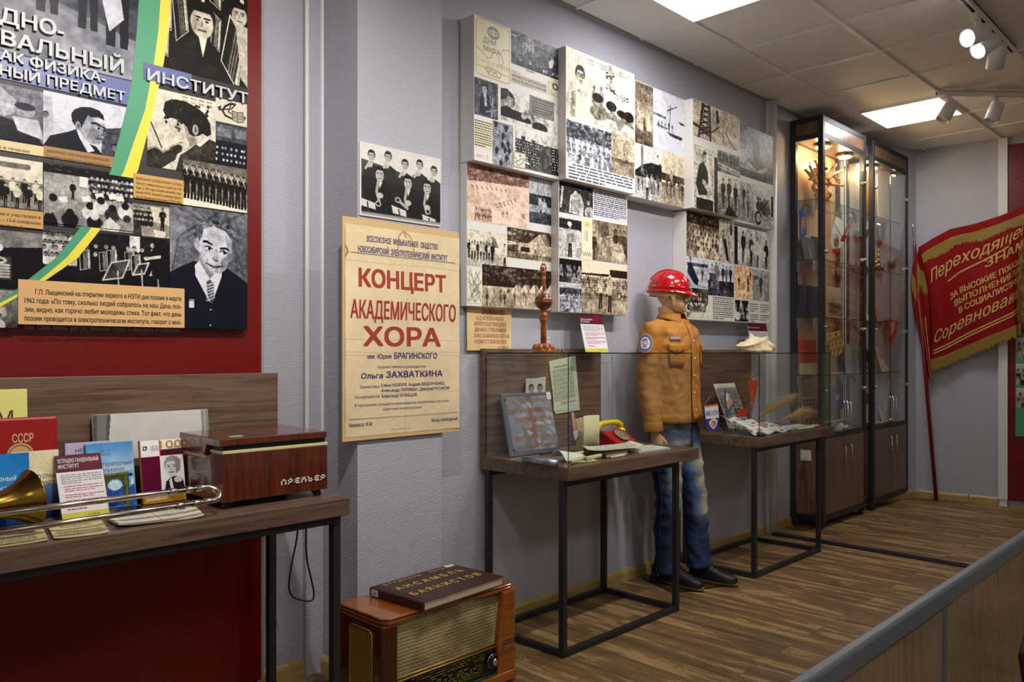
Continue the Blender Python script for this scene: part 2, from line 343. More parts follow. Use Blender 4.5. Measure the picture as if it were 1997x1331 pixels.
# white corner bead in the recess
mb=MB(); mb.box((1.79,2.955,0),(1.873,2.979,CEIL-.012)); struct(mb.build('trim_recess_strip',MT['wallpaper']))
mb=MB(); mb.box((1.785,2.95,.85),(1.80,2.957,CEIL-.012)); mb.box((1.86,2.95,.85),(1.873,2.957,CEIL-.012)); struct(mb.build('trim_recess_beads',MT['white_plastic']))
# white pipe cover standing on the floor by the wall
mb=MB(); mb.tube([(5.68,2.825,0),(5.68,2.825,CEIL-.01)],[.036,.036],20); mb.box((5.645,2.825,0),(5.715,2.858,CEIL-.01)); o=mb.build('pipe_cover',MT['white_plastic']); tag(o,'tall white pipe cover running floor to ceiling between photo boards and cabinet','pipe cover')
mb=MB(); mb.box((6.965,2.81,.05),(7.02,2.842,2.95)); o=mb.build('cable_duct',MT['white_plastic']); tag(o,'narrow white cable duct on the wall in the gap between the two cabinets','cable duct')
# grey duct by the right red board
d=Vector((.12,-1,0)).normalized(); nrm=Vector((-1,-.12,0)).normalized()
def endbox(mb,y0,y1,z0,z1,t,lift=0):
    P=Vector((EX(y0),y0,0)); Q=Vector((EX(y1),y1,0)); a=nrm*lift; b=nrm*(lift+t)
    vs=[P+a,Q+a,Q+b,P+b]; mb.add([v+Vector((0,0,z0)) for v in vs]+[v+Vector((0,0,z1)) for v in vs],[(0,3,2,1),(4,5,6,7),(0,1,5,4),(1,2,6,5),(2,3,7,6),(3,0,4,7)])
mb=MB(); endbox(mb,1.895,1.825,.06,CEIL-.01,.05); endbox(mb,1.89,1.83,0,.06,.04); o=mb.build('wall_duct',MT['white_plastic']); tag(o,'grey vertical duct on the far wall beside the red board','duct')
# dark threshold rail across the floor
mb=MB(); mb.rings([[Vector((5.635+.05*math.cos(a)*.9,y,max(0,.016*math.sin(a)))) for a in [PI*k/8 for k in range(9)]] for y in (2.79,-2.5)],smooth=True); struct(mb.build('trim_threshold',MT['dark_rail']))
# ceiling light panels
def led(x,y,label):
    r=thing('ceiling_light',label,'ceiling light',(x,y,CEIL),0,'square ceiling lights')
    m=MB(); w=.30
    for a,b in (((-w,-w),(w,-w+.018)),((-w,w-.018),(w,w)),((-w,-w+.018),(-w+.018,w-.018)),((w-.018,-w+.018),(w,w-.018))): m.box((a[0],a[1],-.016),(b[0],b[1],-.002))
    m.build('light_frame',MT['rail_edge'],r)
    m=MB(); m.box((-w+.018,-w+.018,-.010),(w-.018,w-.018,-.003)); m.build('diffuser',MT['led_panel'],r)
    return r
led(3.71,2.18,'square white ceiling light cut by the top edge of the picture')
led(6.735,2.18,'square white ceiling light above the dark glass cabinets')
for x,w_ in ((-1.7,'leftmost'),(.685,'second'),(3.71,'last')): led(x,-.85,'square ceiling light, %s of the row behind the camera, out of view'%w_)  # unseen row of panels, added to raise the ambient light
# spot tracks
def track(name,label,p,q):
    r=thing(name,label,'light track',((p[0]+q[0])/2,(p[1]+q[1])/2,CEIL-.012)); L=(Vector(q)-Vector(p)).length; r.rotation_euler=(0,0,math.atan2(q[1]-p[1],q[0]-p[0]))
    m=MB(); m.box((-L/2,-.018,-.035),(L/2,-.009,0)); m.box((-L/2,.009,-.035),(L/2,.018,0)); m.box((-L/2,-.018,-.008),(L/2,.018,0)); m.build('rail',MT['rail_edge'],r)
    m=MB(); m.box((-L/2,-.009,-.03),(L/2,.009,-.008)); m.build('slot',MT['black'],r)
    return r
track('light_track','white spotlight track with black slot along the ceiling',(.2,1.26,0),(5.72,1.26,0))
track('light_track','white spotlight track slanting past the far ceiling light',(6.27,1.86,0),(7.4,.83,0))
def spothead(base,aim,lit,label,group):
    """base: point under the track; aim: target point"""
    r=thing('track_spotlight',label,'spotlight',base,0,group); b=Vector(base)
    m=MB(); m.box((-.045,-.016,.0),(.045,.016,.03)); m.build('adapter',MT['rail_edge'],r,.004)
    m=MB(); m.cyl((0,0,0),(0,0,-.06),.008); m.build('stem',MT['rail_edge'],r)
    d=(Vector(aim)-(b+Vector((0,0,-.08)))).normalized(); q=d.to_track_quat('Z','Y').to_matrix().to_4x4(); c=Vector((0,0,-.085))
    m=MB(); m.lathe([(.002,-.07),(.042,-.07),(.046,-.064),(.049,.07),(.047,.07),(.044,.05),(.002,.05)],c,24,q); m.build('lamp_body',MT['white_plastic'],r)
    m=MB(); m.lathe([(.002,.053),(.043,.053),(.043,.0545),(.002,.0545)],c,24,q); m.build('lens',MT['spot_lens'] if lit else MT['white_plastic'],r)
    return r
ZB=CEIL-.0785
for i,(p,t,e,sz) in enumerate(SPOTS[:5]): spothead((p[0],1.26,ZB),t,True,'white track spotlight above the %s, out of view'%('left table','concert poster','first photo boards','second showcase','mannequin')[i],'spotlights on the long track')

spothead((4.92,1.26,ZB),SPOTS[5][1],True,'lit track spotlight facing left, the upper one of the lit pair at top right','spotlights on the long track')
spothead((5.12,1.26,ZB),SPOTS[6][1],True,'lit track spotlight facing left, the lower one of the lit pair at top right','spotlights on the long track')
spothead((5.34,1.26,ZB),(6.6,1.9,1.2),False,'unlit track spotlight behind the lit pair, its back to us','spotlights on the long track')
spothead((6.33,1.805,ZB),(5.6,2.6,1.2),False,'unlit white track spotlight before the far ceiling light','spotlights on the slanting track')
spothead((6.59,1.568,ZB),(5.9,2.1,1.0),False,'unlit white track spotlight at the right end of the slanting track in view','spotlights on the slanting track')
# ---------------- boards on the walls ----------------
r=thing('wall_board','tall dark red wall board behind the left table and its photo collage','wall board',(.2,2.94,0)); o_=off(r)
m=MB(o_); m.box((-1.2,2.925,.06),(1.572,2.955,CEIL-.01)); m.build('panel',MT['red_board'],r)
m=MB(o_); m.box((1.572,2.925,.06),(1.584,2.955,CEIL-.01)); m.build('edge_strip',MT['grey_edge'],r)
m=MB(o_); m.box((-1.2,2.935,0),(1.56,2.96,.06)); m.build('plinth',MT['black'],r)
r=thing('wall_board','red wall board on the far wall at the right edge of the picture','wall board',(EX(1.6),1.6,0)); o_=off(r)
m=MB(o_); endbox(m,1.82,.85,.06,3.18,.025,.012); m.build('panel',MT['red_board'],r)
m=MB(o_); endbox(m,1.82,.85,0,.055,.014,.002); m.build('plinth',MT['grey_edge'],r)
m=MB(o_)
for z in (3.08,2.88,.55,.18):
    P=Vector((EX(1.76),1.76,z))+nrm*.034; m.cyl(P,P+nrm*.006,.009,.006,10)
m.build('screw_head',MT['black'],r)
# ---------------- left table ----------------
TZ=.845
r=thing('display_table','walnut display table with back board and dark steel legs at left','table',(.9,2.6,0)); o_=off(r)
m=MB(o_); m.box((.15,2.365,.785),(1.605,2.855,TZ)); m.build('tabletop',MT['walnut_laminate'],r,.002)
m=MB(o_); m.box((.15,2.856,.785),(1.605,2.876,1.273)); m.build('back_board',MT['walnut_laminate'],r,.0015)
for x,y in ((1.552,2.385),(1.552,2.825),(.18,2.385),(.18,2.825)):
    m=MB(o_); m.box((x,y,0),(x+.03,y+.03,.785)); m.build('leg',MT['charcoal_metal'],r,.002)
for y in (2.388,2.828):
    m=MB(o_); m.box((.21,y,.757),(1.552,y+.024,.784)); m.build('apron_bar',MT['charcoal_metal'],r)
# ---------------- glass showcases ----------------
def showcase(x0,label):
    r=thing('showcase',label,'showcase',(x0+.5,2.55,0),0,'table showcases'); o_=off(r); x1=x0+1.075
    m=MB(o_); m.box((x0,2.283,.785),(x1,2.845,TZ)); m.build('shelf',MT['walnut_laminate'],r,.002)
    m=MB(o_); m.box((x0,2.82,TZ),(x0+.918,2.845,1.372)); m.build('back_board',MT['walnut_laminate'],r,.0015)
    for x in (x0+.003,x0+.905):
        for y in (2.314,2.788):
            m=MB(o_); m.box((x,y,0),(x+.028,y+.028,.785)); m.build('leg',MT['charcoal_metal'],r,.0015)
    for a,b in (((x0+.031,2.314,0),(x0+.905,2.342,.028)),((x0+.031,2.788,0),(x0+.905,2.816,.028)),((x0+.003,2.342,0),(x0+.031,2.788,.028)),((x0+.905,2.342,0),(x0+.933,2.788,.028))):
        m=MB(o_); m.box(a,b); m.build('floor_bar',MT['charcoal_metal'],r,.0015)
    for a,b in (((x0+.031,2.316,.757),(x0+.905,2.34,.784)),((x0+.031,2.79,.757),(x0+.905,2.814,.784))):
        m=MB(o_); m.box(a,b); m.build('top_bar',MT['charcoal_metal'],r)
    g0,g1,zt=x0+.012,x0+1.02,1.352
    pane((g0,2.29,TZ),(g1,2.295,zt-.005),'front_glass',r,o_); pane((g0,2.2955,TZ),(g0+.005,2.818,zt-.005),'side_glass',r,o_); pane((g1-.005,2.2955,TZ),(g1,2.818,zt-.005),'side_glass',r,o_)
    pane((g0,2.29,zt-.005),(g1,2.808,zt),'top_glass',r,o_)
    return r
SC1,SC2=2.683,4.435
showcase(SC1,'nearer glass showcase holding a red telephone and an engraved metal plaque')
showcase(SC2,'farther glass showcase holding pennants, badge cloth and dry grass, beside the cabinet')
# ---------------- tall lit cabinets ----------------
def cabinet(x0,x1,label):
    r=thing('glass_cabinet',label,'cabinet',((x0+x1)/2,2.72,0),0,'tall lit cabinets'); o_=off(r); yf,yb,zt=2.59,2.85,3.175; p=.042; cm=MT['charcoal_metal']
    for x in (x0,x1-p):
        for y in (yf,yb-p):
            m=MB(o_); m.box((x,y,.035),(x+p,y+p,zt)); m.build('post',cm,r,.003)
    for z0,z1 in ((.055,.1),(.69,.725),(3.005,3.045),(3.135,zt)):
        for a,b in (((x0+p,yf+.003,z0),(x1-p,yf+p-.004,z1)),((x0+p,yb-p,z0),(x1-p,yb,z1)),((x0+.003,yf+p,z0),(x0+p-.003,yb-p,z1)),((x1-p+.003,yf+p,z0),(x1-.003,yb-p,z1))):
            m=MB(o_); m.box(a,b); m.build('rail',cm,r,.002)
    for x in (x0+.03,x1-.03):
        for y in (yf+.04,yb-.04):
            m=MB(o_); m.lathe([(.024,0),(.026,.006),(.018,.03),(.012,.056)],(x,y,0),14); m.build('foot',MT['black'],r)
    m=MB(o_); m.box((x0+p,yf+.006,3.045),(x1-p,yf+.022,3.135)); m.box((x0+.006,yf+p,3.045),(x0+.02,yb-p,3.135)); m.box((x1-.02,yf+p,3.045),(x1-.006,yb-p,3.135)); m.build('fascia',MT['walnut_upright'],r)
    m=MB(o_); m.box((x0+.008,yf+p,.1),(x0+.022,yb-p,.69)); m.build('side_panel',MT['walnut_upright'],r)
    m=MB(o_); m.box((x1-.022,yf+p,.1),(x1-.008,yb-p,.69)); m.build('side_panel',MT['walnut_upright'],r)
    m=MB(o_); m.box((x0+p,yb-.014,.1),(x1-p,yb-.002,3.13)); m.build('back_panel',MT['pale_oak'],r)
    m=MB(o_); m.box((x0+p,yf+p,3.006),(x1-p,yb-.02,3.02)); m.build('top_board',MT['walnut_laminate'],r)
    m=MB(o_); m.box((x0+p,yf+p,.705),(x1-p,yb-.02,.72)); m.build('bottom_board',MT['walnut_laminate'],r)
    xm=(x0+x1)/2
    for a,b in ((x0+p+.002,xm-.0015),(xm+.0015,x1-p-.002)):
        m=MB(o_); m.box((a,yf+.004,.103),(b,yf+.022,.688)); d=m.build('cupboard_door',MT['walnut_upright'],r,.001)
        hx=xm-.062 if b<xm else xm+.062; h=MB(o_); h.tube([(hx,yf+.004,.475),(hx,yf-.026,.475),(hx,yf-.026,.61),(hx,yf+.004,.61)],.005,8); h.build('door_handle',MT['chrome'],d)
    for a,b in ((x0+p+.003,xm-.002),(xm+.002,x1-p-.003)):
        g=pane((a,yf+.008,.73),(b,yf+.013,3.0),'glass_door',r,o_)
        e=a if b<xm else b
        for z in (1.06,1.55,2.13,2.77):
            h=MB(o_); h.box((e-.022,yf-.004,z-.014),(e+.022,yf+.007,z+.014)); h.cyl((e,yf-.016,z),(e,yf-.004,z),.011); h.cyl((e,yf+.014,z),(e,yf+.024,z),.012); h.build('hinge',MT['chrome'],g)
        hx=xm-.03 if b<xm else xm+.03; h=MB(o_); h.tube([(hx,yf+.007,.755),(hx,yf-.03,.755),(hx,yf-.03,.955),(hx,yf+.007,.955)],.0045,8); h.cyl((hx,yf-.006,.955),(hx,yf+.007,.955),.014); h.cyl((hx,yf-.006,.755),(hx,yf+.007,.755),.014); h.build('glass_handle',MT['chrome'],g)
    pane((x0+.012,yf+p,.727),(x0+.017,yb-p,3.003),'side_glass',r,o_); pane((x1-.017,yf+p,.727),(x1-.012,yb-p,3.003),'side_glass',r,o_)
    for z in SHZ:
        sh=pane((x0+.02,yf+.03,z-.006),(x1-.02,yb-.02,z),'glass_shelf',r,o_)
        for sx,s in ((x0+.018,1),(x1-.018,-1)):
            for y in (yf+.07,yb-.06):
                m=MB(o_); m.prism([(0,0),(.085*s,0),(.07*s,-.018),(.03*s,-.045),(0,-.085)],.018,lambda u,v,w,sx=sx,y=y,z=z:(sx+u,y+w,z-.007+v))
                m.build('shelf_bracket',MT['alu'],sh)
    for x in (x0+.22,x1-.2):
        m=MB(o_); m.lathe([(.002,3.005),(.062,3.005),(.066,2.995),(.066,2.985),(.056,2.982),(.002,2.982)],(x,yf+.1,0),24); pk=m.build('puck_light',MT['brass'],r)
        m=MB(o_); m.lathe([(.002,2.981),(.054,2.981),(.05,2.972),(.002,2.97)],(x,yf+.1,0),24); m.build('glowing_lens',MT['warm_puck'],pk)
        l=bpy.data.lights.new('puck_glow','POINT'); l.energy=6.0; l.color=(1,.72,.38); l.shadow_soft_size=.04; lo=bpy.data.objects.new('puck_glow',l); COL.objects.link(lo); lo.location=(x,yf+.1,2.94)
    return r
SHZ=(2.543,2.077,1.63,1.18); CA=(6.04,6.9); CB=(7.055,7.915)
cabinet(*CA,'nearer tall glass cabinet with dark frame, lit driftwood on its top shelf')
cabinet(*CB,'farther tall glass cabinet with a silver cup, standing next to the corner')
r=thing('light_switch','white light switch on the side panel of the nearer cabinet','light switch',(6.046,2.728,.555)); o_=off(r)
m=MB(o_); m.box((6.038,2.686,.513),(6.047,2.77,.597)); m.build('cover_plate',MT['white_plastic'],r,.003)
m=MB(o_); m.box((6.033,2.70,.527),(6.039,2.756,.583)); m.build('rocker',MT['white_plastic'],r,.002)
# ---------------- low partition in front ----------------
r=thing('low_partition','low wood-look partition with grey metal top rail at lower right','partition',(2.5,.70,0)); o_=off(r)
m=MB(o_); m.box((1.0,.70,0),(2.412,.716,.675)); m.build('board',MT['panel_wood'],r)
m=MB(o_); m.box((2.442,.70,0),(5.2,.716,.675)); m.build('board',MT['panel_wood'],r)
m=MB(o_); m.box((2.412,.697,0),(2.442,.719,.675)); m.build('joint_strip',MT['rail_grey'],r)
m=MB(o_); prof=[(.692,.652),(.692,.692),(.695,.698),(.700,.70),(.716,.70),(.721,.698),(.724,.692),(.724,.652),(.7175,.652),(.7175,.676),(.6985,.676),(.6985,.652)]
m.rings([[Vector((x,y,z)) for y,z in prof] for x in (1.0,5.2)],smooth=False); m.build('top_rail',MT['rail_grey'],r,.002)
# dark maroon chair nearest the camera (only its back corner is in view)
plain('maroon_cloth',rgb(52,18,26),.85,bump=.4,bscale=400)
r=thing('upholstered_chair','dark maroon upholstered chair back at the lower right corner, beside the partition','chair',(2.66,.30,-.0)); r.rotation_euler=(0,0,RD(8)); I=(0,0,0)
m=MB(); m.box((-.24,-.22,.41),(.24,.2,.47)); m.build('seat',MT['maroon_cloth'],r,.02,3)
m=MB(M=rotM((0,.2,.47),rx=RD(-8))); m.box((-.23,0,0),(.23,.04,.115)); m.build('backrest',MT['maroon_cloth'],r,.018,3)
for x in (-.2,.2):
    for y in (-.18,.18):
        m=MB(); m.cyl((x,y,0),(x*.95,y*.95,.41),.012,.014,12); m.build('leg',MT['black'],r)
m=MB(); m.tube([(-.2,.19,.41),(-.2,.23,.55)],.011,10); m.tube([(.2,.19,.41),(.2,.23,.55)],.011,10); m.build('back_support',MT['black'],r)
# ---------------- valve radio on the floor ----------------
r=thing('valve_radio','old veneered valve radio with cloth grille on the floor before the pillar','radio',(2.045,2.46,0)); o_=off(r)
X0,X1=1.708,2.39
m=MB(o_); m.box((X0+.01,2.30,.012),(X1-.01,2.61,.05)); m.build('base',MT['radio_veneer'],r,.006)
# side cheeks with rounded fronts
def cheek(xa,xb,mat):
    m=MB(o_); s=1 if xb>xa else -1
    pts=[(xa,2.62),(xa,2.335)]+[(xa+s*.028*(1-math.cos(t)),2.335-.028*math.sin(t)) for t in [PI/2*k/5 for k in range(1,6)]]+[(xb,2.307),(xb,2.62)]
    m.prism(pts,.325,lambda u,v,w:(u,v,.05+w)); return m.build('side_cheek',mat,r,.004)
cheek(X0,X0+.062,MT['radio_veneer_dark']); cheek(X1,X1-.082,MT['radio_veneer'])
m=MB(o_); m.box((X0+.06,2.345,.05),(X1-.08,2.62,.37)); m.build('cabinet_body',MT['radio_veneer'],r)
m=MB(o_)
for z in (.163,.176): m.box((X1-.0825,2.3055,z),(X1+.0008,2.335,z+.0022)); 
m.build('inlay_line',MT['black'],r)
# lid with wavy front edge
def lid(z0,z1,grow,name,mat,bev):
    m=MB(o_); a,b=X0+.012-grow,X1-.012+grow; pts=[(a,2.615),(a,2.345)]
    n=24
    for k in range(n+1):
        t=k/n; x=a+.02+(b-a-.04)*t; w=.0
        yy=2.318-grow+.018*(.5-.5*math.cos(2*PI*min(1,max(0,(t-.08)/.84))))
        pts.append((x,yy))
    pts+=[(b,2.345),(b,2.615)]; m.prism(pts,z1-z0,lambda u,v,w:(u,v,z0+w)); return m.build(name,mat,r,bev,3)
lid(.375,.388,0,'lid_lower',MT['radio_veneer'],.003); lid(.388,.3905,-.002,'lid_groove',MT['black'],0); lid(.3905,.40,.002,'lid',MT['radio_veneer'],.005)
# cloth grille: woven cream with bright horizontal lines and dark ticks
def grille_mat():
    m,nt,b=newmat('grille_cloth'); N=nt.nodes.new; L=nt.links.new; tc=N('ShaderNodeTexCoord')
    br=N('ShaderNodeTexBrick'); br.offset=.5; br.inputs['Scale'].default_value=1; br.inputs['Brick Width'].default_value=.0225; br.inputs['Row Height'].default_value=.0125; br.inputs['Mortar Size'].default_value=.0016; br.inputs['Mortar Smooth'].default_value=.3
    br.inputs['Color1'].default_value=rgb(150,140,105); br.inputs['Color2'].default_value=rgb(162,152,116); br.inputs['Mortar'].default_value=rgb(196,184,130)
    mp=N('ShaderNodeMapping'); mp.inputs['Rotation'].default_value=(PI/2,0,0); L(tc.outputs['Object'],mp.inputs[0]); L(mp.outputs[0],br.inputs['Vector'])
    n=N('ShaderNodeTexNoise'); n.inputs['Scale'].default_value=7; n.inputs['Detail'].default_value=3; L(tc.outputs['Object'],n.inputs['Vector'])
    cr=N('ShaderNodeValToRGB'); cr.color_ramp.elements[0].position=.42; cr.color_ramp.elements[0].color=(.55,.5,.45,1); cr.color_ramp.elements[1].position=.55; cr.color_ramp.elements[1].color=(1,1,1,1); L(n.outputs['Fac'],cr.inputs[0])
    mu=N('ShaderNodeMix'); mu.data_type='RGBA'; mu.blend_type='MULTIPLY'; mu.inputs[0].default_value=1; L(br.outputs['Color'],mu.inputs[6]); L(cr.outputs[0],mu.inputs[7])
    ck=N('ShaderNodeTexNoise'); ck.inputs['Scale'].default_value=900; L(tc.outputs['Object'],ck.inputs['Vector'])
    L(mu.outputs[2],b.inputs['Base Color']); b.inputs['Roughness'].default_value=.7
    bp=N('ShaderNodeBump'); bp.inputs['Strength'].default_value=.4; bp.inputs['Distance'].default_value=.001; L(ck.outputs['Fac'],bp.inputs['Height']); L(bp.outputs[0],b.inputs['Normal'])
grille_mat()
gx0,gx1=X0+.064,X1-.085
def GT(u,v): # grille leans back towards the top
    return Vector((u,2.325+.018*(v-.175)/.2,v))
m=MB(o_); m.add([GT(gx0,.17),GT(gx1-.03,.17),GT(gx1+.004,.375),GT(gx0,.375)],[(0,1,2,3)]); m.build('speaker_grille',MT['grille_cloth'],r)
m=MB(o_)
for k in range(16):
    z=.185+k*.0125
    x1_=gx1-.03+.034*(z-.17)/.205; m.tube([GT(gx0,z)+Vector((0,-.0008,0)),GT(x1_,z)+Vector((0,-.0008,0))],.0008,5)
m.build('grille_threads',MT['gold_trim'],r)
m=MB(o_); m.tube([GT(gx0,.172),GT(gx1-.03,.172)],.0045,8); m.tube([GT(gx0,.162)+Vector((0,-.003,0)),GT(gx1-.032,.162)+Vector((0,-.003,0))],.004,8); m.tube([GT(gx1-.03,.172),GT(gx1+.004,.374)],.003,8); m.build('grille_trim',MT['gold_trim'],r)
# cheek wedge right of the grille
m=MB(o_); m.prism([(gx1-.028,.05),(gx1+.006,.05),(gx1+.006,.374),(gx1+.003,.374),(gx1-.028,.172)],.035,lambda u,v,w:(u,2.309+w,v)); m.build('inner_cheek',MT['radio_veneer'],r)
# black tuning scale
m=MB(o_); m.add([(gx0,2.318,.055),(gx1-.028,2.318,.055),(gx1-.028,2.324,.155),(gx0,2.324,.155)],[(0,1,2,3)]); dial=m.build('tuning_scale',MT['black_gloss'],r)
plain('scale_print',rgb(140,146,60),.5); plain('dark_green',rgb(40,88,48),.25)
rnd=random.Random(4); m=MB(o_)
def DT(x,z): return Vector((x,2.3172+.006*(z-.055)/.1,z))
def bar(m,xa,za,xb,zb): m.add([DT(xa,za),DT(xb,za),DT(xb,zb),DT(xa,zb)],[(0,1,2,3)])
for row in range(9):
    z=.148-row*.009; x=gx0+.1+.02*(row%3)
    while x<gx1-.13:
        w=rnd.uniform(.006,.022)
        if rnd.random()<.62: bar(m,x,z,x+w,z+.0035)
        x+=w+rnd.uniform(.003,.012)
for z in (.15,.141,.086,.079,.072): bar(m,gx0+.03,z,gx1-.12,z+.0008)
for k in range(6): bar(m,gx1-.05,.118-k*.007,gx1-.032,.1188-k*.007); bar(m,gx1-.13,.11-k*.006,gx1-.105,.111-k*.006)
bar(m,gx1-.11,.066,gx1-.05,.0665); m.build('scale_lettering',MT['scale_print'],dial)
m=MB(o_); m.tube([DT(gx1-.105+.011*math.cos(a),.135+.011*math.sin(a)) for a in [2*PI*k/16 for k in range(16)]],.0007,5,close=True); lettering(m,'8',gx1-.109,.130,gx1-.101,.010,lambda u,v,w:DT(u,v)); m.build('scale_emblem',MT['scale_print'],dial)
Q=Matrix.Rotation(PI/2,4,'X')
for kx,kz in ((gx1-.055,.112),(gx0+.19,.058)):
    m=MB(o_); m.lathe([(.002,0),(.026,0),(.027,.006),(.024,.016),(.021,.018)],(kx,2.317,kz),28,Q); kn=m.build('tuning_knob',MT['black_gloss'],r)
    m=MB(o_); m.lathe([(.0275,.003),(.029,.005),(.0275,.007)],(kx,2.317,kz),28,Q); m.lathe([(.002,.015),(.014,.016),(.013,.024),(.002,.025)],(kx,2.317,kz),24,Q); m.build('chrome_cap',MT['chrome'],kn)
m=MB(o_); m.lathe([(.002,0),(.014,0),(.012,.008),(.002,.01)],(gx0+.07,2.316,.148),20,Q); m.build('magic_eye',MT['black_gloss'],r)
m=MB(o_); m.box((gx0,2.309,.05),(gx1-.03,2.32,.058)); m.build('green_strip',MT['dark_green'],r)  # plain dark green strip along the foot of the scale
m=MB(o_)
for k in range(5): m.box((gx0+.1+k*.05,2.30,.03),(gx0+.135+k*.05,2.322,.046))
m.build('push_keys',MT['white_plastic'],r,.003)
# side grille in a brass frame
m=MB(o_); m.box((X0-.002,2.372,.03),(X0+.001,2.512,.345)); m.build('side_grille',MT['brass'],r)
m=MB(o_); c_=[(2.372,.04),(2.372,.335),(2.386,.349),(2.498,.349),(2.512,.335),(2.512,.04)]; m.tube([(X0-.003,y,z) for y,z in c_],.0025,6,close=True)
for k in range(22): m.tube([(X0-.003,2.378+k*.0061,.035),(X0-.003,2.378+k*.0061,.343)],.0012,4,False)
m.build('grille_frame',MT['gold_trim'],r)
# ---------------- big book on the radio ----------------
plain('maroon_board',rgb(62,30,30),.42,bump=.25,bscale=500); plain('page_edge',rgb(206,190,160),.8,var=.12,vscale=120)
def T4(O,U,V,N): 
    O,U,V,N=map(Vector,(O,U,V,N)); return lambda u,v,w=0:O+U*u+V*v+N*w
r=thing('large_book','large maroon book with yellow lettering lying on the radio','book',(1.87,2.29,.4)); a_=math.atan2(2.30-2.268,2.308-1.857); r.rotation_euler=(0,0,a_)
BW,BD,BH=.455,.30,.036
m=MB(); m.box((.012,.006,.003),(BW-.006,BD-.006,BH-.003)); m.build('pages',MT['page_edge'],r)
m=MB(); m.box((.008,0,0),(BW,BD,.003)); m.box((.03,0,BH-.003),(BW,BD,BH)); m.box((.008,0,BH-.003),(.026,BD,BH)); m.box((.008,0,.003),(.012,BD,BH-.003)); m.box((.0,.0,.002),(.009,BD,BH-.002)); m.build('cover',MT['maroon_board'],r,.002)
m=MB(); tp=lambda u,v,w:(u,v,BH+.0006+w)
lettering(m,'С Т У Д К Л У Б',.05,.266,.246,.017,tp,bold=.012); lettering(m,'Н Э Т И',.298,.266,.382,.017,tp,bold=.012); lettering(m,'А Н С А М Б Л Ь',.047,.18,.41,.036,tp,bold=.012); lettering(m,'Б А Я Н И С Т О В',.042,.085,.415,.038,tp,bold=.012); m.build('title_lettering',ink(206,180,40),r)
m=MB(); m.box((.398,.27,BH),(.445,.295,BH+.0008)); m.box((-.0012,.25,.006),(.0,.288,BH-.006)); m.build('number_sticker',ink(235,235,235),r)
m=MB(); lettering(m,'25',.41,.275,.434,.014,lambda u,v,w:(u,v,BH+.0012)); lettering(m,'26',0,0,.03,.018,lambda u,v,w:(-.0016,.285-u,.01+v)); m.build('sticker_number',ink(20,20,20),r)
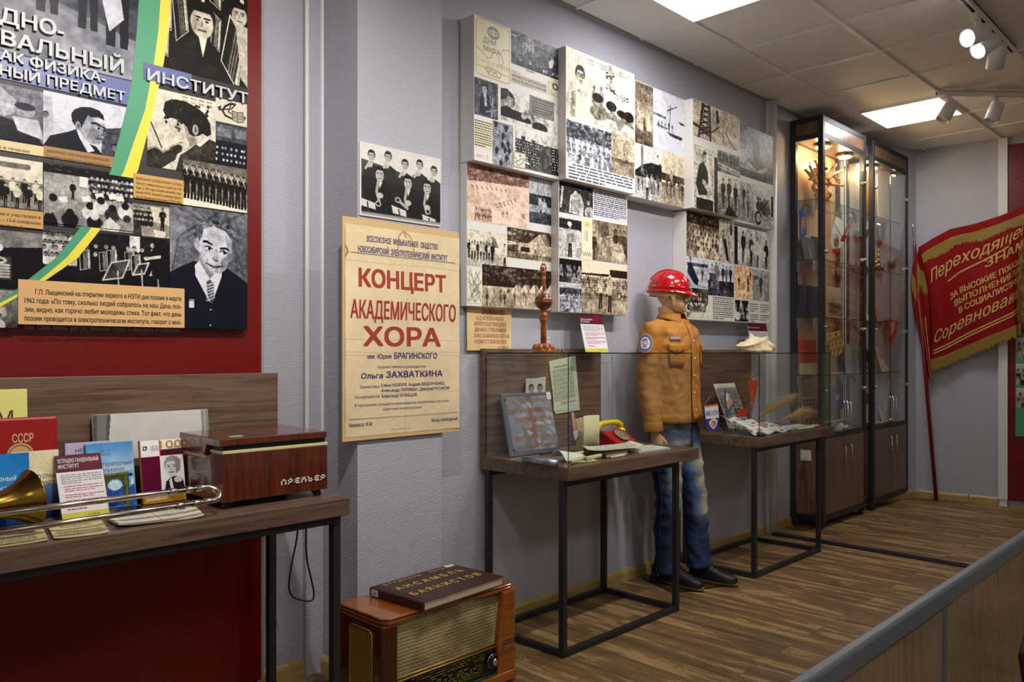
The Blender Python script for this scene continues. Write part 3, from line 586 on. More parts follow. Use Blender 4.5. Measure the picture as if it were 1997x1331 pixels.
# ---------------- printed pictures: tones drawn shape by shape into the print's own ink colours ----------------
class Pic:
    def __init__(s,w,h,bg=.5,seed=0):
        s.w,s.h=max(8,int(w)),max(8,int(h)); s.a=np.zeros((s.h,s.w,3)); s.a[:]=s.c(bg); s.R=np.random.RandomState(seed); s.r=random.Random(seed); s.k=s.h/s.w
        s.X,s.Y=np.meshgrid((np.arange(s.w)+.5)/s.w,(np.arange(s.h)+.5)/s.h)
    def c(s,c): return np.array([c,c,c],float) if np.isscalar(c) else np.array(c,float)/255.0
    def sub(s,x0,x1,y0,y1):
        i0,i1=max(0,int(x0*s.w)-1),min(s.w,int(x1*s.w)+2); j0,j1=max(0,int(y0*s.h)-1),min(s.h,int(y1*s.h)+2)
        return None if i1<=i0 or j1<=j0 else (slice(j0,j1),slice(i0,i1))
    def put(s,q,m,c): s.a[q]=s.a[q]*(1-m[...,None])+s.c(c)*m[...,None]; return s
    def ell(s,x,y,rx,ry,c,rot=0,soft=.12):
        R=max(rx,ry*s.k); Ry=max(ry,rx/s.k); q=s.sub(x-R*1.2,x+R*1.2,y-Ry*1.2,y+Ry*1.2)
        if q is None: return s
        u=(s.X[q]-x); v=(s.Y[q]-y)*s.k; cr,sr=math.cos(rot),math.sin(rot); U=(u*cr+v*sr)/rx; V=(-u*sr+v*cr)/(ry*s.k)
        return s.put(q,np.clip((1-np.sqrt(U*U+V*V))/soft+.5,0,1),c)
    def poly(s,pts,c):
        P=np.array(pts,float); q=s.sub(P[:,0].min(),P[:,0].max(),P[:,1].min(),P[:,1].max())
        if q is None: return s
        X,Y=s.X[q],s.Y[q]; ins=np.zeros(X.shape,bool); n=len(P)
        for i in range(n):
            x1,y1=P[i];x2,y2=P[(i+1)%n]
            if y1==y2: continue
            ins^=((y1>Y)!=(y2>Y))&(X<(x2-x1)*(Y-y1)/(y2-y1)+x1)
        return s.put(q,ins.astype(float),c)
    def rect(s,x0,y0,x1,y1,c): return s.poly([(x0,y0),(x1,y0),(x1,y1),(x0,y1)],c)
    def line(s,pts,w,c):
        w=max(w,.55/s.w)
        for (x1,y1),(x2,y2) in zip(pts,pts[1:]):
            q=s.sub(min(x1,x2)-w,max(x1,x2)+w,min(y1,y2)-w/s.k,max(y1,y2)+w/s.k)
            if q is None: continue
            X=s.X[q]-x1;Y=(s.Y[q]-y1)*s.k;dx=x2-x1;dy=(y2-y1)*s.k;L=dx*dx+dy*dy+1e-12;t=np.clip((X*dx+Y*dy)/L,0,1)
            s.put(q,np.clip((w-np.hypot(X-t*dx,Y-t*dy))*s.w+.5,0,1),c)
        return s
    def fld(s,n):
        ny=max(2,int(n*s.k)); g=s.R.rand(ny+1,n+1); yi=np.linspace(0,ny,s.h);xi=np.linspace(0,n,s.w)
        t=np.array([np.interp(xi,np.arange(n+1),row) for row in g]); return np.array([np.interp(yi,np.arange(ny+1),col) for col in t.T]).T
    def noise(s,amp,n,y0=0,y1=1):
        f=(s.fld(n)+.5*s.fld(n*2)+.25*s.fld(n*4))/1.75-.5; m=((s.Y>=y0)&(s.Y<=y1)); s.a=np.clip(s.a+(f*m*amp*2)[...,None],0,1); return s
    def detail(s,k=1.0):               # photographic tone: mottled mid-tones, fine grain, firm blacks
        m=np.clip(4.6*s.a*(1.06-s.a),.12,1); f=(s.fld(9)-.5)*.34+(s.fld(24)-.5)*.42+(s.fld(60)-.5)*.40
        s.a=np.clip(s.a+(k*f)[...,None]*m,0,1); s.a=np.clip((s.a-.5)*1.22+.49,0,1); return s
    def grad(s,c0,c1,y0=0,y1=1):
        t=np.clip((s.Y-y0)/(y1-y0),0,1)[...,None]; m=((s.Y>=y0)&(s.Y<=y1))[...,None]; s.a=np.where(m,s.c(c0)*(1-t)+s.c(c1)*t,s.a); return s
    def trees(s,y0,y1,d=.2,l=.6,n=14):
        s.grad(d,d,y0,y1)
        for i in range(n*9):
            x,y=s.r.random(),s.r.uniform(y0,y1); s.ell(x,y,s.r.uniform(.01,.04),s.r.uniform(.02,.05)*(y1-y0)*2,s.r.uniform(d,l)*(.75+.25*(y1-y)/(y1-y0)))
        return s
    def face(s,x,y,r,f=.75,hair=.12,look=0,glass=0):
        """r: half height of the head in picture heights"""
        rx=r*s.k*.78; s.ell(x,y-r*.22,rx*1.12,r*.95,hair); s.ell(x+rx*.1*look,y+r*.12,rx*.92,r*.92,f)
        s.poly([(x-rx*1.02,y-r*.25),(x-rx*.7,y-r*.55),(x+rx*.7,y-r*.55),(x+rx*1.02,y-r*.25),(x+rx*.8,y-r*1.0),(x,y-r*1.2),(x-rx*.8,y-r)],hair)
        if r*s.h>5:
            o=rx*.25*look
            for e in (-1,1):
                ex=x+o+e*rx*.4; s.line([(ex-rx*.22,y-r*.2),(ex+rx*.22,y-r*.2)],rx*.07,hair); s.ell(ex,y-r*.02,rx*.15,r*.07,f*.25)
                if glass: s.line([(ex+rx*.3*math.cos(a),y+r*.0+r*.22*math.sin(a)) for a in [k*PI/5 for k in range(11)]],rx*.06,.08)
            s.line([(x+o,y),(x+o+rx*.12*look,y+r*.3),(x+o-rx*.06,y+r*.34)],rx*.05,f*.6); s.line([(x+o-rx*.3,y+r*.58),(x+o+rx*.3,y+r*.58)],rx*.07,f*.4)
            s.ell(x-rx*.62*(1 if look>=0 else -1),y+r*.2,rx*.22,r*.5,f*.82,soft=.6)
        return s
    def man(s,x,y,h,body=.2,legs=None,f=.72,hair=.12,pose=0,shirt=0):
        k=s.k; r=h*.07; w=h*.115*k; legs=body if legs is None else legs; p=pose
        s.poly([(x-w*.55,y+h*.5),(x+w*.6,y+h*.5),(x+w*(.5+.3*abs(p)),y+h),(x+w*.1,y+h),(x,y+h*.6),(x-w*.15,y+h),(x-w*(.6+.3*abs(p)),y+h)],legs)
        s.poly([(x-w*.35,y+h*.14),(x+w*.35,y+h*.14),(x+w,y+h*.2),(x+w*.75,y+h*.54),(x-w*.75,y+h*.54),(x-w,y+h*.2)],body)
        s.line([(x-w*.9,y+h*.2),(x-w*1.15,y+h*.36),(x-w*(.7-p*.4),y+h*(.5-.2*abs(p)))],w*.22,body); s.line([(x+w*.9,y+h*.2),(x+w*1.15,y+h*.36),(x+w*(.7+p*.6),y+h*(.5-.25*abs(p)))],w*.22,body)
        if shirt: s.poly([(x-w*.2,y+h*.14),(x+w*.2,y+h*.14),(x,y+h*.32)],.9)
        s.ell(x+w*(.7+p*.6),y+h*(.5-.25*abs(p)),w*.22,h*.03,f)
        return s.face(x,y+r,r,f,hair)
    def crowd(s,x0,x1,y0,y1,n,h,lo=.1,hi=.5,f=.72,rows=3,legs=None):
        for j in range(rows):
            y=y0+(y1-y0)*j/max(1,rows-1) if rows>1 else y0
            for i in range(n):
                x=x0+(x1-x0)*(i+.5+s.r.uniform(-.3,.3))/n; s.man(x,y+s.r.uniform(-.1,.1)*h,h*(1+.12*j),s.r.uniform(lo,hi),legs,f*s.r.uniform(.85,1.1),s.r.uniform(.05,.2),s.r.choice((0,0,.5,-.4)))
        return s
    def heads(s,x0,x1,y0,y1,n,rows,r,lo=.1,hi=.4,f=.75):
        for j in range(rows):
            y=y0+(y1-y0)*(j+.5)/rows
            for i in range(n):
                x=x0+(x1-x0)*(i+.5+s.r.uniform(-.35,.35))/n; b=s.r.uniform(lo,hi); s.ell(x,y+r*2.4,r*s.k*1.7,r*1.8,b); s.face(x,y,r,f*s.r.uniform(.8,1.1),s.r.uniform(.05,.2))
        return s
    def tent(s,x,y,w,h,c=.8,d=.45): return s.poly([(x-w,y+h),(x-w*.1,y),(x+w*.5,y+h*.1),(x+w,y+h)],d).poly([(x-w,y+h),(x-w*.1,y),(x+w*.35,y+h)],c)
    def accordion(s,x,y,w,h,rot=0,b=.12):
        cr,sr=math.cos(rot),math.sin(rot); f=lambda u,v:(x+(u*cr-v*sr)*w,y+(u*sr+v*cr)*h)
        s.poly([f(-1,-1),f(1,-1),f(1,1),f(-1,1)],b); s.line([f(-1,-1),f(1,-1),f(1,1),f(-1,1),f(-1,-1)],w*.06,.85)
        for i in range(7): s.line([f(-.3+i*.13,-.95),f(-.3+i*.13,.95)],w*.03,.7 if i%2 else .3)
        s.poly([f(.62,-.9),f(.9,-.9),f(.9,.9),f(.62,.9)],.85); return s
    def words(s,x0,y0,x1,y1,n,c=.12,ind=0):
        dy=(y1-y0)/n
        for j in range(n):
            x=x0+(ind if j==0 else 0); e=x1-(s.r.uniform(.2,.5)*(x1-x0) if j==n-1 else 0)
            while x<e-.01:
                w=min(s.r.uniform(.04,.16)*(x1-x0),e-x); s.rect(x,y0+dy*(j+.2),x+w,y0+dy*(j+.68),c); x+=w+.018*(x1-x0)
        return s
NEU=((18,17,19),(234,231,226)); SEP=((40,26,16),(236,222,196)); WARM=((24,20,16),(236,228,210)); COOL=((20,21,32),(222,224,234)); PINK=((110,66,56),(240,216,196)); RGB=((0,0,0),(255,255,255))
def printed(name,parent,T,u0,v0,u1,v1,pic,tone=NEU,w=.0012,mat='photo_print',o_=(0,0,0)):
    h,ww=pic.h,pic.w; d,l=np.array(tone[0])/255.,np.array(tone[1])/255.; A=d+(l-d)*np.clip(pic.a,0,1)
    A=lin(A)[::-1]; off_=Vector(o_)
    us=[u0+(u1-u0)*i/(ww-1) for i in range(ww)]; vs=[v0+(v1-v0)*j/(h-1) for j in range(h)]
    V=[tuple(Vector(T(u,v,w))-off_) for v in vs for u in us]
    F=[(j*ww+i,j*ww+i+1,(j+1)*ww+i+1,(j+1)*ww+i) for j in range(h-1) for i in range(ww-1)]
    me=bpy.data.meshes.new(name); me.from_pydata(V,[],F); at=me.color_attributes.new('ink','FLOAT_COLOR','POINT')
    C=np.ones((h*ww,4),np.float32); C[:,:3]=A.reshape(-1,3); at.data.foreach_set('color',C.ravel()); me.update()
    return link(name,me,MT[mat],parent)
# ---------------- photo collage on the left red board ----------------
YC=2.895
r=thing('photo_collage','large photo collage with green and yellow stripe on the left red board','photo board',(.9,2.91,2.0)); o_=off(r)
cx1,cz0=WY(482,643,YC)
m=MB(o_); m.box((-.25,YC,cz0),(cx1,2.924,2.98)); m.build('backing',ink(40,36,36),r,.001)
TC=wallT(YC,o_)
_cn=[0]
def cphoto(tl,br,draw,tone=NEU,w=.002,dens=640,name='photo',x0=None,ztop=None):
    xa,za=WY(tl[0],tl[1],YC); xb,zb=WY(br[0],br[1],YC)
    if x0 is not None: xa=x0
    if ztop is not None: za=ztop
    _cn[0]+=1; p=Pic((xb-xa)*dens,(za-zb)*dens,.5,_cn[0]); draw(p)
    if name=='photo': p.detail(.4)
    return printed(name,r,wallT(YC),xa,zb,xb,za,p,tone,w+.00006*(_cn[0]%12),o_=o_)
def d_field(p):
    p.grad(.16,.34,0,.45).grad(.5,.62,.55,1).noise(.16,10)
    p.poly([(0,.5),(.5,.62),(1,.8),(1,.45),(0,.35)],.3)
    for x,y,h in ((.55,.1,.6),(.7,.02,.75),(.83,.1,.7),(.93,.0,.85)): p.man(x,y,h,.14,.1,.75)
    p.poly([(.42,.42),(.5,.3),(.62,.35),(.66,.5),(.6,.62),(.48,.64)],.8); p.ell(.6,.45,.05,.07,.75)
    for i in range(6): p.line([(.44+.03*i,.38),(.46+.03*i,.58)],.004,.4)
    p.line([(.44,.5),(.4,.75),(.44,.82)],.03,.82); p.poly([(.86,.45),(.93,.5),(.95,.7),(.9,.78),(.87,.6)],.85); p.ell(.2,.66,.14,.2,.78); p.noise(.05,60)
cphoto((0,0),(268,160),d_field,COOL,x0=.15,ztop=2.975)
def d_acc(p):
    p.grad(.06,.1); p.noise(.08,20)
    for x,y,R in ((.4,.07,.05),(.6,.03,.05),(.75,.12,.06),(.95,.06,.05),(.2,.12,.05),(.05,.05,.05),(.16,.36,.065),(.47,.42,.062),(.93,.37,.06),(.7,.3,.055)):
        p.poly([(x-.1,y+.4),(x-.07,y+.12),(x,y+.08),(x+.07,y+.12),(x+.1,y+.4)],.1); p.poly([(x-.025,y+.08),(x+.025,y+.08),(x,y+.2)],.9); p.face(x,y,R,.78,.08)
    for x,y,w,h,a in ((.05,.28,.05,.12,.1),(.29,.3,.05,.12,-.1),(.62,.42,.06,.12,.15),(.8,.22,.05,.1,0),(.06,.65,.06,.12,0),(.22,.66,.07,.13,-.3),(.62,.7,.05,.1,.2),(.03,.82,.06,.1,.1),(.83,.8,.11,.17,.5)): p.accordion(x,y,w,h,a)
    p.poly([(.2,1),(.25,.85),(.38,.78),(.5,.75),(.62,.8),(.72,1)],.12); p.poly([(.42,.75),(.52,.75),(.47,.88)],.92); p.face(.46,.66,.1,.8,.08)
    p.poly([(.85,.6),(1,.62),(1,1),(.92,.95)],.75); p.face(.9,.55,.07,.8,.1)
cphoto((312,0),(482,172),d_acc,WARM,ztop=2.975)
def d_glasses(p):
    p.grad(.55,.5); p.noise(.08,6); p.poly([(.1,1),(.2,.72),(.45,.55),(.7,.62),(.92,.8),(1,1)],.08); p.poly([(0,.25),(.3,.1),(.6,.15),(.72,.35),(.66,.55),(.45,.62),(.2,.7),(0,.7)],.68)
    p.poly([(0,.02),(.3,.0),(.58,.05),(.74,.25),(.72,.5),(.62,.58),(.58,.35),(.4,.2),(0,.2)],.78); p.line([(0,.22),(.4,.3)],.03,.25); p.noise(.12,30); p.ell(.82,.42,.1,.12,.65); p.ell(.82,.34,.1,.07,.15); p.poly([(.7,.55),(.95,.55),(1,.9),(.75,.8)],.85)
cphoto((0,163),(84,284),d_glasses,COOL,x0=.5)
def d_darkhair(p):
    p.grad(.92,.86); p.poly([(.0,.1),(.1,.1),(.12,.75),(0,.75)],.8).poly([(.7,.5),(1,.4),(1,1),(.68,1)],.3); p.noise(.05,8)
    p.poly([(.08,.80),(.28,.68),(.38,.6),(.46,.80),(.62,.86),(.7,1),(.0,1)],.07); p.poly([(.38,.6),(.42,.6),(.52,.8),(.6,.95),(.52,1),(.42,.75)],.9)
    p.poly([(.44,.36),(.55,.27),(.70,.32),(.725,.43),(.735,.5),(.715,.53),(.745,.61),(.715,.64),(.71,.72),(.66,.8),(.56,.82),(.47,.74),(.42,.62),(.4,.5)],.66)
    p.poly([(.58,.32),(.70,.33),(.72,.42),(.6,.4)],.86); p.poly([(.56,.5),(.66,.56),(.66,.66),(.6,.78),(.5,.7)],.52)
    p.poly([(.33,.46),(.32,.33),(.36,.24),(.44,.17),(.55,.14),(.66,.17),(.71,.25),(.72,.34),(.64,.30),(.56,.33),(.52,.3),(.49,.4),(.46,.5),(.44,.56),(.41,.46),(.38,.52),(.36,.54)],.05)
    p.ell(.40,.53,.032,.085,.6); p.ell(.405,.53,.015,.04,.35); p.line([(.565,.435),(.62,.425),(.67,.46)],.013,.1); p.line([(.70,.475),(.735,.49)],.011,.12)
    p.ell(.635,.51,.03,.025,.85); p.ell(.65,.51,.016,.026,.06); p.ell(.72,.525,.014,.02,.1); p.line([(.705,.53),(.725,.61),(.685,.63)],.008,.3); p.line([(.63,.715),(.68,.7),(.715,.71)],.01,.25); p.noise(.04,30)
    for x,y in ((.0,.44),(.82,.82),(.95,.75)): p.face(x+.03,y,.06,.6,.1)
cphoto((84,176),(246,310),d_darkhair,COOL)
def d_violin(p):
    p.grad(.9,.8); p.noise(.1,7)
    for i in range(10): p.rect(.5+.12*(i%4),.02+.05*(i//4),.58+.12*(i%4),.05+.05*(i//4),.66)
    p.poly([(.34,.3),(.42,.31),(.55,.40),(.62,.48),(.72,.56),(.72,.68),(.6,.69),(.5,.67),(.45,.645),(.46,.615),(.41,.6),(.43,.565),(.37,.535),(.4,.47),(.355,.4)],.78); p.poly([(.52,.4),(.62,.48),(.72,.56),(.7,.66),(.6,.66),(.55,.52)],.6)
    p.poly([(.22,.27),(.24,.17),(.3,.12),(.4,.09),(.55,.09),(.7,.13),(.84,.2),(.91,.31),(.93,.45),(.86,.49),(.8,.46),(.74,.5),(.66,.52),(.6,.5),(.56,.42),(.50,.37),(.42,.35),(.34,.33),(.28,.37)],.1)
    for i in range(40): p.ell(p.r.uniform(.24,.9),p.r.uniform(.1,.42),.02,.02,p.r.choice((.04,.1,.24)))
    p.ell(.69,.43,.045,.07,.72); p.ell(.69,.43,.02,.04,.4)
    p.line([(.4,.445),(.46,.46)],.012,.15); p.ell(.445,.485,.02,.012,.2); p.line([(.45,.635),(.5,.63)],.008,.3)
    p.poly([(.72,.6),(.86,.5),(1,.54),(1,1),(.4,1),(.46,.8),(.6,.7)],.2); p.poly([(.7,.62),(.86,.5),(.9,.515),(.76,.64)],.92); p.noise(.05,40)
    p.poly([(.0,.80),(.1,.745),(.16,.76),(.22,.79),(.29,.755),(.32,.71),(.44,.65),(.5,.68),(.49,.74),(.42,.79),(.4,.86),(.3,.93),(.2,1),(0,1)],.2); p.line([(0,.8),(.1,.745),(.16,.76),(.22,.79),(.29,.755),(.32,.71),(.44,.65)],.012,.62); p.line([(.05,.44),(.2,.74)],.01,.15)
cphoto((287,168),(420,345),d_violin,WARM)
def d_logo(p):
    p.noise(.02,8); p.line([(.62,.12),(.45,.15),(.3,.3),(.22,.5),(.3,.68),(.5,.75)],.03,.1); p.line([(.1,.5),(.5,.35),(.62,.12),(.5,.1),(.4,.5),(.62,.62)],.018,.12); p.poly([(.52,.42),(.68,.46),(.86,.4),(.88,.8),(.7,.86),(.54,.8)],.75)
    p.line([(.52,.42),(.68,.46),(.86,.4),(.88,.8),(.7,.86),(.54,.8),(.52,.42)],.012,.08); p.line([(.68,.46),(.7,.86)],.01,.1); p.poly([(.05,.4),(.18,.3),(.18,.55)],.1); p.poly([(.97,.6),(.9,.5),(.9,.75)],.1)
    for i in range(4): p.line([(.56,.53+.06*i),(.66,.55+.06*i)],.008,.3); p.line([(.72,.55+.06*i),(.84,.52+.06*i)],.008,.3)
cphoto((420,190),(481,249),lambda p:(p.grad(.9,.9),d_logo(p)),WARM,name='emblem_print')
def d_stage(p):
    p.grad(.35,.25,0,.4).grad(.08,.06,.4,1); p.rect(.05,.08,.5,.3,.5).rect(.6,.06,.97,.28,.5); p.noise(.08,8); p.heads(0,1,.5,.95,7,3,.04,.05,.12,.8)
cphoto((420,241),(481,329),d_stage,COOL)
def d_violins(p):
    p.grad(.4,.5,0,.8); p.noise(.06,10); p.poly([(0,.72),(1,.9),(1,1),(0,1)],.95)
    for i in range(10):
        x=.06+.098*i; y=.1+.01*i; p.man(x,y,.75,.07,.05,.8,.08,.8,1); p.line([(x-.03,y+.22),(x+.05,y+.16)],.012,.3); p.line([(x-.05,y+.0),(x+.03,y+.25)],.006,.75)
cphoto((356,310),(481,416),d_violins,WARM,.0032)
def d_choir(p):
    p.grad(.95,.8,0,.45); p.line([(.0,.12),(.3,.12)],.02,.5); p.line([(.45,.15),(.85,.15)],.03,.45); p.noise(.04,8)
    for j in range(2):
        for i in range(9): p.man(.05+.11*i+.04*j,.4+.12*j,.48,.06 if i%2 else .85,.06,.7)
    p.noise(.12,30,.85,1)
cphoto((0,305),(83,412),d_choir,WARM,x0=.5)
def d_orch(p):
    p.grad(.5,.7,0,.3).grad(.68,.5,.3,1); p.rect(.38,0,.47,.3,.92); p.trees(0,.12,.05,.3,6)
    for k in range(14): p.line([(.1+.05*k,.3),(-.1+.08*k,1)],.003,.55)
    p.man(.31,.22,.34,.1,.1,.6); p.heads(.5,1,.06,.4,9,3,.035,.08,.3,.75)
    for x,y in ((.6,.42),(.75,.4),(.2,.56),(.45,.5),(.83,.42)): p.poly([(x-.05,y-.03),(x+.04,y-.06),(x+.06,y+.04),(x-.03,y+.06)],.95)
    for x,y,b,hc in ((.1,.55,.6,.1),(.28,.78,.06,.08),(.05,.9,.15,.1),(.5,.62,.85,.1),(.62,.5,.85,.1),(.75,.62,.2,.15),(.55,.8,.1,.85),(.9,.55,.88,.12),(.92,.78,.6,.2),(.7,.9,.5,.8)): p.ell(x,y+.12,.09,.13,b); p.ell(x,y,.045,.07,hc)
    p.poly([(0,1),(.1,.8),(.16,1)],.05).poly([(.62,1),(.72,.78),(.85,.95),(.82,1)],.8); p.noise(.08,40)
cphoto((84,318),(259,456),d_orch,NEU)
def d_cond(p):
    p.grad(.55,.6); p.noise(.1,9); p.poly([(.45,.05),(1,.05),(1,.6),(.5,.5)],.8); p.heads(0,.5,.08,.55,6,3,.05,.06,.25,.7); p.man(.8,.06,.75,.05,.05,.5,.08,-.7); p.poly([(.55,.75),(.9,.8),(.85,1),(.6,1)],.85); p.poly([(.0,.6),(.2,.62),(.25,1),(0,1)],.2)
cphoto((259,396),(330,466),d_cond,WARM)
def d_accman(p):
    p.grad(.5,.42); p.noise(.1,6); p.poly([(.2,.35),(1,.25),(1,1),(.2,1)],.08); p.ell(.12,.14,.3,.2,.08); p.ell(.02,.24,.2,.14,.75); p.line([(0,.34),(.5,.24)],.06,.8); p.ell(.52,.3,.1,.09,.9)
    p.poly([(0,.4),(.22,.38),(.32,.92),(0,1)],.92)
    for i in range(12): p.line([(.05,.43+.045*i),(.26+.005*i,.42+.045*i)],.012,.15)
    p.rect(.42,.45,.7,.85,.2)
    for i in range(5): p.line([(.45,.6+.05*i),(.67,.6+.05*i)],.012,.7)
    p.line([(.56+.08*math.cos(a),.52+.05*math.sin(a)) for a in [k*PI/5 for k in range(11)]],.012,.75)
cphoto((0,449),(83,566),d_accman,NEU,x0=.5)
cphoto((83,447),(152,530),lambda p:(p.grad(.3,.05),p.heads(0,1,.0,.4,7,2,.05,.6,.9,.5),p.heads(0,1,.35,.7,6,2,.06,.7,.95,.55)),NEU)
cphoto((83,505),(152,560),lambda p:(p.grad(.1,.05),p.noise(.06,9)),NEU,.0015)
cphoto((300,300),(482,350),lambda p:(p.grad(.36,.24),p.noise(.08,9),p.poly([(.2,.3),(.38,.35),(.4,.8),(.15,.75)],.85)),NEU,.001)
def d_stands(p):
    p.grad(.12,.06); p.rect(.0,0,.12,.4,.35).rect(.55,.0,.66,.5,.9); p.noise(.06,9); p.heads(.15,.98,.18,.5,8,2,.05,.05,.2,.8)
    for x,y in ((.08,.55),(.28,.55),(.36,.5),(.55,.5),(.62,.56)): p.accordion(x,y,.05,.18,-.1)
    for x,y,s in ((.42,.72,1.3),(.68,.66,.8),(.86,.66,.7)):
        p.poly([(x-.12*s,y+.15*s),(x-.05*s,y-.12*s),(x+.1*s,y-.18*s),(x+.04*s,y+.1*s)],.25); p.line([(x-.12*s,y+.15*s),(x-.05*s,y-.12*s),(x+.1*s,y-.18*s),(x+.04*s,y+.1*s),(x-.12*s,y+.15*s)],.008,.8); p.line([(x,y),(x+.01,1)],.008,.7)
    p.poly([(.78,.3),(.85,.15),(.95,.18),(1,.4),(1,.9),(.8,.8)],.05); p.ell(.82,.12,.05,.09,.1); p.ell(.8,.16,.02,.05,.7); p.poly([(.7,.42),(.9,.34),(.9,.4),(.72,.47)],.8); p.noise(.1,60)
cphoto((150,450),(330,562),d_stands,NEU)
def d_big(p):
    p.grad(.45,.42); p.noise(.14,4)
    for i in range(9): p.line([(p.r.random(),0),(p.r.random(),.25),(p.r.random(),.55)],.012,.34)
    p.poly([(.36,.40),(.62,.42),(.66,.52),(.50,.62),(.33,.5)],.6)
    p.poly([(0,.55),(.12,.5),(.30,.44),(.34,.45),(.50,.66),(.63,.46),(.68,.47),(.85,.53),(1,.6),(1,1),(0,1)],.07)
    p.poly([(.31,.475),(.36,.44),(.50,.585),(.64,.47),(.655,.55),(.535,.77),(.49,.77),(.315,.56)],.93)
    p.poly([(.455,.61),(.5,.585),(.545,.62),(.56,.75),(.525,.79),(.475,.74)],.3)
    for i in range(6): p.line([(.46,.64+.025*i),(.56,.61+.025*i)],.008,.75)
    p.poly([(.345,.2),(.40,.15),(.52,.13),(.70,.17),(.79,.25),(.785,.33),(.76,.42),(.71,.49),(.63,.535),(.54,.53),(.46,.49),(.39,.42),(.345,.34)],.83)
    p.poly([(.70,.2),(.79,.25),(.785,.33),(.76,.42),(.70,.5),(.62,.535),(.66,.42),(.73,.36)],.62); p.poly([(.36,.33),(.42,.43),(.5,.5),(.44,.48),(.37,.4)],.66)
    p.ell(.335,.3,.032,.05,.7); p.ell(.765,.385,.02,.04,.55)
    for i in range(150):
        t=p.r.random(); a=PI*(1.02+.98*t) if t<.97 else 0; R=p.r.uniform(.84,1.02); x=.58+.265*R*math.cos(a); y=.235+.135*R*math.sin(a); p.ell(x,y,.03,.018,p.r.choice((.22,.34,.5,.6)),p.r.random()*3)
    p.poly([(.33,.2),(.38,.13),(.42,.17),(.4,.23),(.365,.28)],.35); p.poly([(.8,.2),(.85,.22),(.83,.31),(.79,.33)],.35); p.noise(.05,50)
    for k in range(3): p.line([(.46,.205+.014*k),(.58,.21+.014*k),(.7,.235+.013*k)],.004,.62)
    p.poly([(.41,.262),(.47,.262),(.54,.29),(.53,.302),(.46,.285),(.41,.285)],.1); p.poly([(.63,.31),(.72,.305),(.76,.325),(.75,.335),(.7,.325),(.63,.33)],.1)
    p.ell(.48,.325,.045,.018,.9); p.ell(.495,.326,.02,.018,.07); p.ell(.675,.352,.042,.017,.85); p.ell(.69,.352,.02,.017,.07); p.line([(.435,.315),(.48,.308),(.53,.33)],.008,.2); p.line([(.63,.345),(.68,.335),(.72,.355)],.008,.2); p.line([(.44,.345),(.5,.352)],.005,.5)
    p.poly([(.57,.33),(.60,.33),(.61,.4),(.6,.425),(.54,.415),(.55,.39)],.72); p.line([(.535,.405),(.555,.422),(.6,.43)],.009,.35); p.line([(.47,.425),(.45,.46)],.006,.5); p.line([(.65,.43),(.66,.48)],.006,.5)
    p.poly([(.455,.455),(.55,.475),(.65,.472),(.6,.492),(.53,.492)],.45); p.line([(.45,.452),(.55,.477),(.655,.47)],.008,.2); p.line([(.5,.515),(.6,.52)],.006,.6)
    p.rect(.24,.76,.3,.768,.85).rect(.235,.775,.30,.83,.9); p.ell(.51,.84,.01,.006,.9); p.ell(.505,.97,.01,.006,.9)
cphoto((330,399),(481,643),d_big,COOL,.005,700)
cphoto((0,566),(34,640),lambda p:(p.grad(.6,.3),p.heads(0,1,.2,.9,3,2,.09,.6,.9,.6)),NEU,x0=.5)
# green and yellow stripe
GL=[(270,-40),(270,0),(266,58),(257,155),(245,215),(215,333),(190,393),(150,452),(110,502),(54,546),(30,566),(0,586),(-30,600)]
GY=[(312,-40),(312,0),(308,60),(299,125),(282,215),(241,333),(210,395),(172,452),(130,502),(78,546),(33,574),(0,591),(-30,605)]
YR=[(332,-40),(332,0),(328,60),(318,125),(299,215),(268,333),(235,400),(192,452),(150,505),(90,546),(33,580),(0,599),(-30,613)]
def band(name,A,B,mat):
    a=[WY(*p,YC) for p in A]; b=[WY(*p,YC) for p in B]; m=MB(o_); n=len(a); T=wallT(YC)
    vs=[T(u,v,.0045) for u,v in a]+[T(u,v,.0045) for u,v in b]+[T(u,v,.0) for u,v in a]+[T(u,v,.0) for u,v in b]
    fs=[]
    for i in range(n-1): fs+=[(i,i+1,n+i+1,n+i),(2*n+i,2*n+i+1,i+1,i),(n+i,n+i+1,3*n+i+1,3*n+i)]
    return m.add(vs,fs).build(name,mat,r)
band('green_stripe',GL,GY,ink(78,158,118,.35)); band('yellow_stripe',GY,YR,ink(238,220,78,.35))
# orchestra and caption prints lie over the stripe
def cplate(name,tl,br,c,w=.006,x0=None):
    xa,za=WY(*tl,YC); xb,zb=WY(*br,YC)
    if x0 is not None: xa=x0
    m=MB(o_); m.box((xa,YC-w,zb),(xb,YC,za)); return m.build(name,ink(*c,.4),r),xa,za,xb,zb
cphoto((84,322),(259,452),d_orch,NEU,.0055)
def ctext(par,lines,xa,xb,ztop,dz,h,c,w,bold=.006,just=True):
    m=MB(o_); T=wallT(YC-w-.0006)
    for i,t in enumerate(lines):
        z=ztop-dz*i; k=(i==len(lines)-1 or not just)
        lettering(m,t[1:] if t[0]=='>' else t,xa+(.03 if t[0]=='>' else 0),z,xb,h,T,bold=bold,align='ln' if (k and len(t)<30) else 'fit')
    return m.build('caption_text',c,par)
IK=ink(28,26,26)
p_,xa,za,xb,zb=cplate('caption_plate',(34,545),(358,640),(222,178,120),.008)
ctext(p_,['>Г.П. Лыщинский на открытии первого в НЭТИ дня поэзии в марте','1962 года: «По тому, сколько людей собралось на наш День поэ-','зии, видно, как горячо любит молодежь стихи. Тот факт, что день','поэзии проводится в электротехническом институте, говорит о мно-','гом. Сама жизнь диктует решение спора о «физиках» и «лириках».'],xa+.018,xb-.012,za-.045,.0285,.0165,IK,.008,.012)
